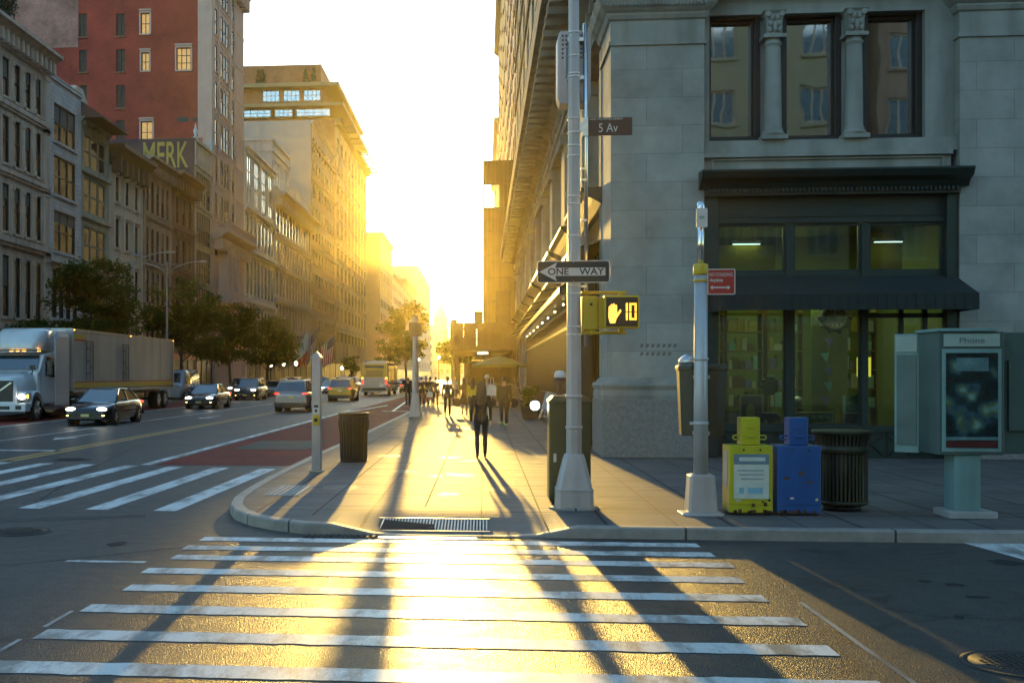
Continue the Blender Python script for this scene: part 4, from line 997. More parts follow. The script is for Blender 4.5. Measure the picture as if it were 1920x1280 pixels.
b = MB(); b.box(7.4, 7.75, CY + .98, CY + 1.0, 1.0, 3.9, 0); shopthing(b, 'fabric_banner', wares[0], 'long olive fabric banner hanging behind the middle pane', 'banner')
b = MB(); b.box(7.77, 8.2, CY + 1.0, CY + 1.02, 1.2, 3.0, 0); shopthing(b, 'fabric_banner', wares[1], 'long mustard fabric banner hanging below the clock', 'banner')
for i in range(7):
    b = MB(); z = 3.1 - i * .33; x = 7.62 + .05 * sin(i * 2.2); b.add([(x, CY + .9, z), (x + .2, CY + .88, z + .02), (x + .13, CY + .87, z - .2)], [(0, 1, 2)]); b.add([(x, CY + .91, z), (x + .2, CY + .89, z + .02), (x + .13, CY + .88, z - .2)], [(2, 1, 0)])
    shopthing(b, 'pennant', wares[3 if i % 2 else 4], 'small triangular pennant on the vertical string of flags behind the middle pane', 'pennant', 'string of pennants in the shop window')
b = MB(); b.box(5.72, 6.24, CY + .55, CY + .62, .862, 1.52, 0); b.box(5.76, 6.2, CY + .54, CY + .549, .90, 1.48, 1); b.ell((5.95, CY + .53, 1.12), (.1, .01, .2), 10, 6, 2); b.lathe([(.07, 0), (.07, .01)], (0, 0, 0), 12, 2) if False else None
shopthing(b, 'framed_picture', [M_steel, wares[3], wares[5]], 'small framed picture standing on the left window deck', 'picture')
b = MB(); b.box(6.9, 7.75, CY + .55, CY + .85, .862, 1.12, 0)
for i in range(5): b.box(6.92 + i * .165, 7.05 + i * .165, CY + .54, CY + .549, .93, 1.06, 1); b.ell((6.985 + i * .165, CY + .535, 1.0), (.05, .006, .05), 8, 6, 2)
shopthing(b, 'patterned_box', [M_silverpole, mat('sky_blue', (.1, .4, .6), .6), wares[5]], 'long blue and white patterned box on the window deck behind the blue newspaper box', 'box')
b = MB(); b.box(8.0, 8.26, CY + .5, CY + .7, .862, 1.5); b.lathe([(.08, 0), (.08, .02)], (8.1, CY + .49, 1.3), 14); shopthing(b, 'gift_box', wares[4], 'tall mint box with a round badge beside the right mullion', 'box')
b = MB(); b.lathe([(.02, 0), (.015, .12), (.02, .14), (.11, .17), (.13, .26), (.08, .34), (.01, .36)], (6.98, CY + .6, 1.122), 16); shopthing(b, 'toy_figure', M_silverpole, 'white bell shaped ornament standing on the patterned box', 'ornament')
b = MB()
for k_ in range(10): b.ell((6.42 + .17 * cos(k_ * pi / 5), CY + .7, 1.72 + .17 * sin(k_ * pi / 5)), (.06, .03, .06), 8, 6)
b.ell((6.42, CY + .7, 1.72), (.17, .03, .17), 14, 8); b.box(6.41, 6.43, CY + .7, CY + .72, .862, 1.55); shopthing(b, 'flower_ornament', mat('dark_flower', (.06, .04, .03), .6), 'dark scalloped flower shape on a stick behind the left pane', 'ornament')
for i, (x, l) in enumerate(((6.2, 'small mauve toy van on the left window deck'), (8.0, 'small mauve toy van before the mint box'))):
    t = thing('toy_van', l, 'toy', (x + .15, CY + .4, .862), 0, 'toy vans in the window')
    b = MB(); b.prism([(-.2, .05), (.2, .05), (.2, .16), (.12, .26), (-.2, .26)], 'y', -.08, .08); b.build('body', wares[3], t, bevel=.015)
    for s in (-.12, .12): b = MB(); b.cyly(s, -.1, .1, .05, .05, 12); b.build('wheel', M_silverpole, t)
t = thing('table_lamp', 'small lit yellow lamp deep in the shop by the door', 'lamp', (8.75, CY + 1.6, .16))
b = MB(); b.lathe([(.12, 0), (.12, .03), (.015, .05), (.015, 1.75)], (0, 0, 0), 14); b.build('stand', M_blk, t)
b = MB(); b.box(-.12, .12, -.12, .12, 1.75, 2.2); b.build('lamp_shade', mat('lit_shade', (.6, .5, .1), .7, emit=(1, .75, .1), estr=.25), t)

# ------------------------------------------------------------------ street furniture, near corner
GZ = .14
M_pinkp = mat('pale_pole_paint', (.50, .45, .44), .4, .1, 3, .1, .08, 70, stain=.3)
px_, py_ = G(1076, 952, GZ)
def bandring(b, x, y, z, r, mi=0):
    b.lathe([(r, 0), (r + .008, .004), (r + .008, .022), (r, .026)], (x, y, z), 16, mi)
    for a in range(8): b.box(x + r * cos(a * .8) - .008, x + r * cos(a * .8) + .008, y - r * abs(sin(a * .8)) - .014, y - r * abs(sin(a * .8)), z + .004, z + .022, mi)
t = thing('signal_pole', 'tall pale octagonal signal pole with a flared base at the middle of the corner', 'pole', (px_, py_, GZ))
b = MB(); b.lathe([(.112, .66), (.102, 2.2), (.086, 4.5), (.070, 7.4), (.06, 9.5)], (0, 0, 0), 8, sm=False, rot=pi / 8); b.build('pole', M_silverpole, t)
b = MB()
def sq(w, z, c=.06): return [(-w, -w + c, z), (-w + c, -w, z), (w - c, -w, z), (w, -w + c, z), (w, w - c, z), (w - c, w, z), (-w + c, w, z), (-w, w - c, z)]
b.loft([sq(.25, .0, .05), sq(.25, .02, .05), sq(.243, .24, .05), sq(.25, .25, .05), sq(.25, .27, .05), sq(.235, .28, .05), sq(.20, .45, .05), sq(.145, .68, .05), sq(.125, .74, .05), sq(.118, .74, .05)], sm=False)
b.box(-.06, .06, -.256, -.235, .06, .2); b.box(-.03, .03, -.262, -.25, .245, .275)
b.build('base', M_pinkp, t, bevel=.008)
for px, zz_ in ((0, 48), (0, 93), (0, 127), (0, 133), (0, 213), (0, 240), (0, 265), (0, 285), (0, 362), (0, 377), (0, 438), (0, 533), (0, 549), (0, 612), (0, 627)):
    z = OD(1079, zz_, 14.9)[2] - GZ; b = MB(); bandring(b, 0, 0, z, .112 - .0062 * z); b.build('strap', M_band, t)
b = MB(); b.lathe([(.122, 1.08), (.122, 1.12)], (0, 0, 0), 8, rot=pi / 8); b.build('collar', M_pinkp, t); b = MB(); b.lathe([(.12, 1.5), (.12, 1.54)], (0, 0, 0), 8, rot=pi / 8); b.build('collar', M_pinkp, t)
b = MB(); b.tube([(.165, .02, 2.2), (.165, .02, 5.0), (.15, .02, 6.6)], .028, 12)
for z in (3.9, 4.45, 4.6, 3.0): b.box(.09, .17, -.02, .03, z, z + .03)
b.build('conduit', M_chrome, t)
b = MB(); b.lathe([(.34, -.005), (.34, .012), (.30, .03)], (0, 0, 0), 8); b.build('concrete_pad', M_kerb, t)

# traffic signal housing seen from behind, on the pole
xs0, ys0, z0 = OD(1042, 188, 15.2); xs1, _, z1 = OD(1105, 50, 15.2)
t = thing('signal_housing', 'large pale back of a signal housing with round holes high on the pale pole', 'traffic signal', (px_ + .015, py_ + .12, z0))
b = MB(); w = (xs1 - xs0) / 2; h = z1 - z0
b.loft([[(x * w * s, y, zc) for x, zc in ((-1, .1), (-.85, 0), (.85, 0), (1, .1), (1, h - .1), (.85, h), (-.85, h), (-1, h - .1))] for y, s in ((.0, .94), (.03, 1), (.34, 1), (.38, .96))], sm=False)
b.box(-.14, -.10, -.03, .0, h * .35, h * .75); b.box(.08, .2, -.03, .0, 0.02, .14)
b.build('housing', M_silverpole, t, bevel=.012)
b = MB()
for i in (-2.3, -1.6, -.9, 1.4, 1.9):
    for j in range(6): b.cyly(i * .068, -.006, -.001, h * .93 - j * .06, .014, 10)
b.build('vent_hole', M_blk, t)
for z in (h * .82, h * .3): b = MB(); b.box(-.1, .12, -.12, .0, z, z + .05); b.build('bracket', M_band, t)
# one way sign
def cz(py, d=15.0): return CH - (py - HY) * d / F
xs0, yy, z0 = OD(1010, 526, 14.75); xs1, _, z1 = OD(1149, 483, 14.75); sx_ = (xs0 + xs1) / 2; w = (xs1 - xs0) / 2; h = (z1 - z0) / 2
t = thing('one_way_sign', 'black and white arrow street sign pointing left on the pale pole', 'sign', (sx_, py_ - .14, (z0 + z1) / 2))
def rrect(w, h, r, n=4):
    p = []
    for cx, cz_, a0 in ((w - r, h - r, 0), (-w + r, h - r, pi / 2), (-w + r, -h + r, pi), (w - r, -h + r, 3 * pi / 2)):
        for i in range(n + 1): a = a0 + pi / 2 * i / n; p.append((cx + r * cos(a), cz_ + r * sin(a)))
    return p
M_sblk = mat('sign_black', (.035, .028, .024), .45, 0, 5, .2); M_swht = mat('sign_white', (.62, .58, .56), .4, 0, 8, .06, stain=.12)
b = MB(); b.prism(rrect(w, h, .035), 'y', -.002, .002); b.build('border', M_swht, t)
b = MB(); b.prism(rrect(w - .012, h - .012, .028), 'y', -.0045, -.0025); b.build('panel', M_sblk, t)
b = MB(); hw = h * .36; b.prism([(-w + .03, 0), (-w + .26, h * .82), (-w + .265, h * .8), (-w + .24, hw), (w - .06, hw), (w - .06, -hw), (-w + .24, -hw), (-w + .265, -h * .8), (-w + .26, -h * .82)], 'y', -.0065, -.005); b.build('arrow', M_swht, t)
text('lettering', 'ONE', .128, M_sblk, t, (-w * .42, -.0085, -.002), ext=.0008, sx=1.05, bold=.002); text('lettering', 'WAY', .128, M_sblk, t, (w * .5, -.0085, -.002), ext=.0008, sx=1.1, bold=.002)
b = MB(); b.cyly(0, -.008, -.002, h - .02, .006, 8); b.cyly(0, -.008, -.002, -h + .02, .006, 8); b.box(-.04, .04, .003, .05, -.1, .1); b.build('bolt', M_band, t)
# street name sign
xs0, yy, z0 = OD(1100, 246, 14.95); xs1, _, z1 = OD(1190, 212, 14.95)
t = thing('street_name_sign', 'brown street name blade reading 5 Av high on the pale pole', 'sign', (xs0, py_, (z0 + z1) / 2))
w = xs1 - xs0; h = z1 - z0
b = MB(); b.box(.0, w, -.012, .012, -h / 2, h / 2); b.build('panel', mat('sign_brown', (.095, .045, .025), .5, 0, 5, .1), t, bevel=.004)
text('lettering', '5 Av', .17, M_swht, t, (w * .49, -.0155, -.025), ext=.001, sx=.82); text('lettering', "LADIES' MILE HISTORIC DISTRICT", .034, M_swht, t, (w * .45, -.0155, h / 2 - .022), ext=.001, sx=.9)
b = MB(); b.box(-.03, .045, -.03, .03, -h / 2 - .005, h / 2 + .005); b.box(-.1, -.03, -.02, .02, -.06, .06); b.build('bracket', M_band, t)
# pedestrian signal
M_ysig = mat('signal_yellow', (.62, .40, .02), .4, 0, 4, .1, stain=.15)
xs0, yy, z0 = OD(1138, 614, 14.75); xs1, _, z1 = OD(1205, 550, 14.75)
t = thing('pedestrian_signal', 'yellow pedestrian signal showing an orange hand and the number 10', 'pedestrian signal', ((xs0 + xs1) / 2, py_ - .1, z0))
w = (xs1 - xs0) / 2; h = z1 - z0
b = MB(); b.box(-w, w, -.05, .12, 0, h); b.build('housing', M_ysig, t, bevel=.02)
b = MB(); b.box(-w + .025, w - .025, -.062, -.053, .03, h - .03); b.build('screen', mat('signal_screen', (.05, .028, .018), .3), t)
M_hand = mat('hand_light', (1, .5, .1), .3, emit=(1, .36, .04), estr=.75); M_dig = mat('digit_light', (1, .6, .1), .3, emit=(1, .38, .02), estr=.7)
b = MB(); hx = -w * .48; 
fingers = [(-.052, .19, .075, .012), (-.026, .215, .12, .013), (.004, .222, .13, .013), (.033, .205, .115, .013)]
for fx, fz, ln, r in fingers: b.prism([(hx + fx - r, h * .46), (hx + fx + r, h * .46), (hx + fx + r, fz + h * .22), (hx + fx, fz + r * 1.5 + h * .22), (hx + fx - r, fz + h * .22)], 'y', -.07, -.064)
b.prism([(hx - .066, h * .48), (hx + .048, h * .48), (hx + .05, h * .36), (hx + .02, h * .16), (hx - .045, h * .16), (hx - .068, h * .34)], 'y', -.0705, -.0642)
b.prism([(hx + .04, h * .3), (hx + .105, h * .52), (hx + .09, h * .58), (hx + .045, h * .44)], 'y', -.0695, -.0645)
b.build('hand_symbol', M_hand, t)
b = MB(); x1 = w * .22; 
def seg(b, x0, x1, z0, z1): b.box(x0, x1, -.07, -.064, z0, z1)
seg(b, x1, x1 + .024, h * .25, h * .48); seg(b, x1, x1 + .024, h * .51, h * .76)
dx0, dx1 = w * .42, w * .82
seg(b, dx0, dx0 + .024, h * .25, h * .48); seg(b, dx0, dx0 + .024, h * .51, h * .76); seg(b, dx1 - .024, dx1, h * .25, h * .48); seg(b, dx1 - .024, dx1, h * .51, h * .76)
seg(b, dx0 + .028, dx1 - .028, h * .70, h * .76); seg(b, dx0 + .028, dx1 - .028, h * .25, h * .31)
b.build('countdown_digits', M_dig, t)
b = MB(); L0 = (px_ + .1) - (xs0 + xs1) / 2
b.tube([(L0, .1, h + .045), (.08, .1, h + .045)], .024, 10); b.tube([(.0, .08, h), (0, .08, h + .06)], .03, 10); b.build('bracket_arm', M_ysig, t); b = MB(); b.tube([(L0, .1, -.05), (.08, .1, -.05)], .024, 10); b.tube([(.0, .05, -.06), (.0, .05, .02)], .035, 10); b.tube([(L0 + .12, .1, -.08), (L0 + .12, .1, .0)], .035, 10)
b.build('bracket_arm', M_ysig, t)
xs0, yy, z0 = OD(1090, 618, 15.05); xs1, _, z1 = OD(1131, 553, 15.05)
t = thing('pedestrian_signal', 'yellow signal housing seen from the side between the pale pole and the lit signal', 'pedestrian signal', ((xs0 + xs1) / 2 + .02, py_ + .15, z0))
b = MB(); w = (xs1 - xs0) / 2; h = z1 - z0
b.box(-w, w * .5, -.2, .2, 0, h); b.build('housing', M_ysig, t, bevel=.02)
b = MB(); b.box(w * .5 + .002, w, -.18, .18, .02, h - .02); b.build('visor', M_ysig, t, bevel=.01)
b = MB(); b.cyly(-.02, -.206, -.2, h * .75, .02, 12); b.build('knob', M_blk, t)

# relay box behind the pole
x0, y0_ = G(1030, 947, GZ); x1, _ = G(1108, 947, GZ)
t = thing('relay_box', 'tall olive green metal relay box standing directly behind the pale pole', 'utility box', ((x0 + x1) / 2, y0_ + .3, GZ))
w = (x1 - x0) / 2
b = MB(); b.box(-w, w, -.25, .25, .06, 1.42); b.build('body', mat('relay_green', (.085, .08, .028), .42, .1, 4, .2, stain=.3), t, bevel=.02)
b = MB(); b.loft([[(-w - .01, -.26, 1.42), (w + .01, -.26, 1.42), (w + .01, .26, 1.42), (-w - .01, .26, 1.42)], [(-w - .01, -.26, 1.45), (w + .01, -.26, 1.45), (w + .01, .26, 1.45), (-w - .01, .26, 1.45)], [(-w + .06, -.2, 1.52), (w - .06, -.2, 1.52), (w - .06, .2, 1.52), (-w + .06, .2, 1.52)]], sm=False); b.build('lid', MATS['relay_green'], t, bevel=.01)
b = MB(); 
for sx in (-1, 1):
    for sy in (-.2, .2): b.box(sx * (w - .06) - .025, sx * (w - .06) + .025, sy - .025, sy + .025, 0, .06)
b.build('foot', M_iron, t)
b = MB(); b.box(-w + .03, w - .03, -.256, -.2505, .12, 1.1); b.build('door', MATS['relay_green'], t, bevel=.004)
b = MB(); b.box(-w + .06, -w + .1, -.27, -.257, .6, .72); b.build('handle', M_band, t)

# second pole with parking sign
qx, qy = G(1314, 962, GZ)
t = thing('sign_pole', 'slim grey pole with a square footing beside the yellow newspaper box', 'pole', (qx, qy, GZ))
k_ = 14.75 / F
b = MB(); b.lathe([(.098, .5), (.09, 1.6), (.085, 3.15)], (0, 0, 0), 14); b.build('pole', M_steel, t)
b = MB(); b.lathe([(.045, 3.15), (.042, 3.95)], (0, 0, 0), 12); b.build('upper_tube', M_chrome, t)
b = MB(); b.loft([sq(.19, .0, .03), sq(.165, .42, .03), sq(.16, .50, .03), sq(.12, .52, .03)], sm=False); b.loft([sq(.27, -.01, .08), sq(.27, .012, .08), sq(.22, .03, .08)], sm=False); b.build('footing', M_pinkp, t, bevel=.006)
b = MB(); b.lathe([(.092, 3.12), (.098, 3.14), (.098, 3.24), (.09, 3.26), (.06, 3.27)], (0, 0, 0), 16); b.lathe([(.096, 3.03), (.096, 3.06)], (0, 0, 0), 16); b.build('yellow_collar', M_ysig, t)
b = MB(); b.lathe([(.05, 3.93), (.055, 3.97), (.055, 4.02), (.04, 4.07), (.01, 4.09)], (0, 0, 0), 14); b.build('cap', M_chrome, t)
b = MB()
for z in (1.16, 2.0): b.lathe([(.1, z), (.104, z + .01), (.104, z + .03), (.1, z + .04)], (0, 0, 0), 14); b.box(-.14, -.09, -.02, .02, z, z + .04)
b.build('clamp', M_steel, t)
t = thing('parking_sign', 'red no standing sign on the slim grey pole', 'sign', (qx + .25, qy - .06, CH - (530 - HY) * k_))
b = MB(); b.prism(rrect(.178, .168, .02), 'y', -.002, .002); b.build('border', M_swht, t)
b = MB(); b.prism(rrect(.166, .156, .014), 'y', -.0045, -.0025); b.build('panel', mat('sign_red', (.40, .03, .018), .45, 0, 5, .08), t)
text('lettering', 'NO STANDING', .066, M_swht, t, (-.155, -.0065, .09), ext=.0008, align='LEFT', sx=.66); text('lettering', 'Anytime', .062, M_swht, t, (-.15, -.0065, .02), ext=.0008, align='LEFT', sx=.8, bold=.0012)
b = MB(); b.prism([(-.145, -.075), (-.11, -.045), (-.11, -.066), (.08, -.066), (.08, -.045), (.115, -.075), (.08, -.105), (.08, -.084), (-.11, -.084), (-.11, -.105)], 'y', -.0065, -.005); b.build('arrow', M_swht, t)
for q in (.05, -.09): b = MB(); b.box(-.2, -.13, .003, .04, q, q + .04); b.build('bracket', M_band, t)
t = thing('plate_sign', 'small white plate with green figures at the top of the slim grey pole', 'sign', (qx, qy - .07, CH - (411 - HY) * k_))
b = MB(); b.prism(rrect(.072, .125, .015), 'y', -.004, .002); b.build('plate', M_swht, t)
text('lettering', '505', .05, mat('sign_green', (.03, .28, .12), .5), t, (0, -.0065, 0), ext=.0008, bold=.001)
# dark octagonal control box strapped to that pole
t = thing('control_box', 'dark olive control cabinet with a metal dome strapped behind the slim grey pole', 'utility box', (qx + .09, qy + .42, 1.14))
bx = (MATS['relay_green'])
M_ctl = mat('control_box_paint', (.05, .05, .035), .45, .1, 4, .2, stain=.25)
def octo(w, d, c, z, ox=0): return [(-w + ox, -d + c, z), (-w + c + ox, -d, z), (w - c + ox, -d, z), (w + ox, -d + c, z), (w + ox, d - c, z), (w - c + ox, d, z), (-w + c + ox, d, z), (-w + ox, d - c, z)]
b = MB(); b.loft([octo(.28, .22, .13, 0), octo(.315, .25, .14, .88)], sm=False); b.build('body', M_ctl, t, bevel=.006)
b = MB(); b.loft([octo(.33, .265, .14, .882), octo(.33, .265, .14, .93), octo(.29, .23, .13, .96)], sm=False); b.build('lid', M_ctl, t, bevel=.006)
b = MB(); b.lathe([(.14, 0), (.135, .05), (.1, .1), (.05, .13), (.005, .14)], (-.17, 0, .958), 20); b.build('dome', M_band, t)
for z in (.02, .76): b = MB(); b.box(-.16, .04, -.36, -.2, z, z + .05); b.build('bracket', M_steel, t)

# newspaper boxes
mat('rust', (.10, .045, .02), .9, 0, 20, .4)
def newsbox(x, y, m, label, paper):
    t = thing('newspaper_box', label, 'newspaper box', (x, y, GZ), 0, 'newspaper boxes by the kerb')
    b = MB(); b.box(-.30, .25, -.22, .2, .03, .90); b.build('body', m, t, bevel=.012)
    b = MB(); b.box(-.27, .22, -.16, .16, 0, .03); b.build('plinth', M_blk, t)
    b = MB(); b.box(-.13, .11, -.14, .12, .903, 1.26); b.build('coin_box', m, t, bevel=.012)
    b = MB(); b.box(-.06, .04, -.165, -.142, 1.0, 1.025); b.box(-.04, .02, -.158, -.1405, 1.12, 1.14); b.build('coin_slot', m, t, bevel=.004)
    for s in (-1, 1): b = MB(); b.tube([(s * .13 - .01, -.03, .97), (s * .2, -.03, .97), (s * .215, -.03, 1.0), (s * .2, -.03, 1.02), (s * .13, -.03, 1.02)], .011, 8); b.build('handle', m, t)
    b = MB(); b.box(-.285, .235, -.231, -.222, .14, .86); b.build('door', m, t, bevel=.005)
    rs = random.Random(int(x * 100)); 
    for q in range(5): b = MB(); sx0, sz0 = rs.uniform(-.26, .16), rs.uniform(.12, .8) if not paper else rs.uniform(.1, .18); b.box(sx0, sx0 + rs.uniform(.02, .07), -.2322, -.2312 - q * .0001, sz0, sz0 + rs.uniform(.015, .06)); b.build('sticker', rs.choice([M_swht, MATS['rust'], MATS['rust']]), t)
    b = MB(); 
    for q in range(14): sx0 = rs.uniform(-.28, .22); b.box(sx0, sx0 + rs.uniform(.01, .05), -.2232, -.2205, .03, .03 + rs.uniform(.01, .05))
    b.build('rust_edge', MATS['rust'], t)
    b = MB(); b.cyly(-.12, -.236, -.2315, .845, .014, 10); b.cyly(.09, -.236, -.2315, .845, .014, 10); b.cyly(.2, -.238, -.2315, .2, .018, 10); b.build('lock', M_blk, t)
    if paper:
        b = MB(); b.box(-.265, .215, -.238, -.2325, .2, .8); b.build('window_frame', m, t, bevel=.003)
        b = MB(); b.box(-.245, .195, -.2405, -.2385, .66, .79, 0); b.box(-.245, .195, -.2405, -.2385, .215, .657, 1)
        for i in range(3): b.box(-.2 + .02 * i, .13, -.2425, -.2408, .57 - i * .055, .59 - i * .055, 2)
        b.box(-.18, -.12, -.2425, -.2408, .28, .36, 3); b.box(-.07, .12, -.2425, -.2408, .28, .36, 3); b.box(-.18, .15, -.2425, -.2408, .7, .75, 1)
        b.build('newspaper', [mat('paper_blue_grey', (.15, .22, .28), .3), mat('paper', (.55, .58, .5), .3, coat=.5, nscale=9, namt=.12), mat('paper_print', (.3, .34, .34), .4), mat('paper_blue', (.2, .4, .5), .4)], t)
        b = MB(); b.box(-.307, -.3015, -.1, .12, .35, .82); b.build('side_sticker', M_swht, t)
    else:
        b = MB(); b.cyly(.19, -.2385, -.2325, .21, .022, 5); b.build('sticker', mat('sticker', (.5, .5, .3), .5), t)
    return t
nx1, ny1 = G(1407, 966, GZ); nx2, _ = G(1497, 966, GZ)
newsbox(nx1 + .04, ny1 + .25, mat('news_yellow', (.50, .46, .015), .35, 0, 4, .12, .05, 60, coat=.3, stain=.25), 'yellow newspaper box with a paper in its window', True)
newsbox(nx2 + .03, ny1 + .25, mat('news_blue', (.008, .085, .30), .35, 0, 4, .15, .05, 60, coat=.3, stain=.25), 'blue newspaper box with a closed door beside the slatted bin', False)

# slatted litter bin
bx_, by_ = G(1592, 960, GZ); by_ += .3
M_bin = mat('bin_green', (.03, .036, .018), .45, .2, 6, .2)
t = thing('litter_bin', 'dark green slatted metal litter bin with a flared rim beside the blue box', 'litter bin', (bx_, by_, GZ))
b = MB()
for i in range(40):
    a = 2 * pi * i / 40; r0 = .315; n = Vector((cos(a), sin(a), 0)); tt = Vector((-sin(a), cos(a), 0))
    prof = [(r0 - .03, .07), (r0, .12), (r0, .80), (r0 + .012, .93), (r0 + .04, 1.0), (r0 + .06, 1.04)]
    b.loft([[n * r + tt * s * .013 + n * q + Vector((0, 0, z)) for s, q in ((-1, 0), (1, 0), (1, .008), (-1, .008))] for r, z in prof], sm=False)
b.build('slats', M_bin, t)
for r, z in ((.322, .09), (.325, .76), (.375, 1.03)): b = MB(); b.lathe([(r - .01, z), (r + .012, z), (r + .012, z + (.11 if .7 < z < .8 else .04)), (r - .01, z + (.11 if .7 < z < .8 else .04))], (0, 0, 0), 40); b.build('hoop', M_bin, t)
b = MB(); b.lathe([(.22, 0), (.24, .03), (.24, .06), (.01, .07)], (0, 0, 0), 30); b.build('base', M_blk, t)
b = MB(); b.lathe([(.26, .08), (.285, .98), (.275, .98), (.25, .1)], (0, 0, 0), 30); b.build('liner', mat('bin_liner', (.02, .02, .02), .5), t)

# phone booth
M_ph = mat('phone_grey', (.19, .33, .33), .45, .15, 3, .12, stain=.3); M_phd = mat('phone_side', (.07, .12, .11), .5, .1, 2, .2, stain=.25)
fx, fy_ = G(1827, 973, GZ); 
t = thing('phone_booth', 'grey pedestal phone booth with an advert panel near the right picture edge', 'phone booth', (fx, fy_ + .25, GZ))
kk = .00705
b = MB(); b.box(-.29, .29, -.24, .3, 0, .09); b.build('base', M_steel, t, bevel=.008)
b = MB(); b.box(-.19, .13, -.12, .2, .09, .80); b.build('post', M_ph, t, bevel=.006)
b = MB(); b.box(-.40, .40, -.16, .5, .80, 2.36); b.build('cabinet', M_phd, t, bevel=.01)
b = MB(); b.box(-.36, .36, -.175, -.1605, .84, 2.14); b.build('panel_frame', M_ph, t, bevel=.004)
b = MB(); b.box(-.315, .315, -.181, -.1755, .89, 2.09, 0)
rnd = random.Random(4)
b.box(-.19, .2, -.1835, -.1812, 1.86, 2.03, 1); b.box(-.315, .315, -.183, -.1812, .9, .98, 2); b.box(-.315, .315, -.183, -.1812, .99, 1.03, 1)
M_post = bpy.data.materials.new('advert_poster'); nt_, N_, L2 = nodes_of(M_post); tc_ = N_.new('ShaderNodeTexCoord'); nn_ = N_.new('ShaderNodeTexNoise'); nn_.inputs['Scale'].default_value = 4.2; nn_.inputs['Detail'].default_value = 1.5; L2.new(tc_.outputs['Object'], nn_.inputs['Vector'])
cr_ = N_.new('ShaderNodeValToRGB'); e_ = cr_.color_ramp.elements; e_[0].position = .40; e_[0].color = (.006, .014, .016, 1); e_[1].position = .72; e_[1].color = (.16, .30, .30, 1)
for ps, cc_ in ((.52, (.012, .03, .032, 1)), (.57, (.03, .075, .10, 1)), (.62, (.06, .10, .04, 1))): q_ = e_.new(ps); q_.color = cc_
L2.new(nn_.outputs['Fac'], cr_.inputs[0]); L2.new(cr_.outputs[0], N_['Principled BSDF'].inputs['Base Color']); N_['Principled BSDF'].inputs['Roughness'].default_value = .15
b.build('advert', [M_post, mat('advert_pale', (.10, .19, .20), .2, 0, 9, .4), mat('advert_red', (.08, .02, .02), .2), mat('advert_blue', (.03, .08, .3), .2)], t)
b = MB(); b.box(-.34, .34, -.178, -.1605, 2.17, 2.33); b.build('header', mat('phone_header', (.30, .38, .34), .4), t, bevel=.004)
text('lettering', 'Phone', .1, mat('phone_letter', (.08, .13, .14), .5), t, (0, -.1805, 2.245), ext=.001, sx=1.25)
b = MB(); b.box(-.43, .3, -.2, .55, 2.362, 2.40); b.build('roof_panel', M_ph, t, bevel=.006)
# angled side wing
b = MB(); a = Vector((-.38, .53, 0)); c = Vector((-.64, .68, 0)); n = Vector((-(c - a).y, (c - a).x, 0)).normalized()
def wing(b, s0, s1, z0, z1, q0, q1, mi=0):
    p = [a + (c - a) * s0 + n * q0, a + (c - a) * s1 + n * q0, a + (c - a) * s1 + n * q1, a + (c - a) * s0 + n * q1]
    b.add([v + Vector((0, 0, z0)) for v in p] + [v + Vector((0, 0, z1)) for v in p], [(0, 3, 2, 1), (4, 5, 6, 7), (0, 1, 5, 4), (1, 2, 6, 5), (2, 3, 7, 6), (3, 0, 4, 7)], mi)
wing(b, 0, 1, .78, 2.36, -.04, .0); b.build('side_wing', M_ph, t)
b = MB(); wing(b, .1, .9, .88, 2.08, .001, .02); b.build('side_pane', mat('frosted_panel', (.09, .15, .14), .45, 0, 3, .3), t)
b = MB(); wing(b, .06, .94, 2.12, 2.33, .001, .02); b.build('side_header', MATS['phone_header'], t)
b = MB(); b.box(.42, 1.2, .1, .5, .8, 2.36); b.build('second_cabinet', M_phd, t, bevel=.01)
b = MB(); b.box(.55, .95, .05, .098, 1.1, 2.0); b.build('handset_panel', M_phd, t)

# pedestrian push button post
x, y = G(594, 883, GZ)
t = thing('push_button_post', 'grey square post with a yellow push button box near the left kerb', 'post', (x, y, GZ))
hw = .085
b = MB(); b.box(-hw, hw, -hw, hw, .02, 2.12); b.build('post', M_silverpole, t, bevel=.012)
b = MB(); b.loft([[(-hw - .01, -hw - .01, 2.12), (hw + .01, -hw - .01, 2.12), (hw + .01, hw + .01, 2.12), (-hw - .01, hw + .01, 2.12)], [(-hw - .01, -hw - .01, 2.15), (hw + .01, -hw - .01, 2.15), (hw + .01, hw + .01, 2.15), (-hw - .01, hw + .01, 2.15)], [(-.005, -.005, 2.26), (.005, -.005, 2.26), (.005, .005, 2.26), (-.005, .005, 2.26)]], sm=False); b.build('cap', M_silverpole, t)
b = MB(); b.box(-.13, .13, -.13, .13, 0, .02); b.lathe([(.016, .02), (.016, .045)], (-.105, -.105, 0), 6); b.lathe([(.016, .02), (.016, .045)], (.105, -.105, 0), 6); b.build('base_plate', M_band, t)
b = MB(); b.box(-.065, .07, -.12, -hw - .002, .87, 1.06); b.build('button_box', M_ysig, t, bevel=.01)
b = MB(); b.cyly(.0, -.135, -.121, .97, .035, 16); b.build('button', M_blk, t)
b = MB(); b.box(-.058, .058, -.098, -hw - .002, 1.08, 1.27, 0); b.box(-.045, .045, -.1, -.0985, 1.2, 1.255, 1); b.prism([(-.03, 1.17), (.03, 1.17), (.02, 1.11), (-.02, 1.11)], 'y', -.1, -.0985, 1); b.build('instruction_plate', [M_swht, M_sblk], t)

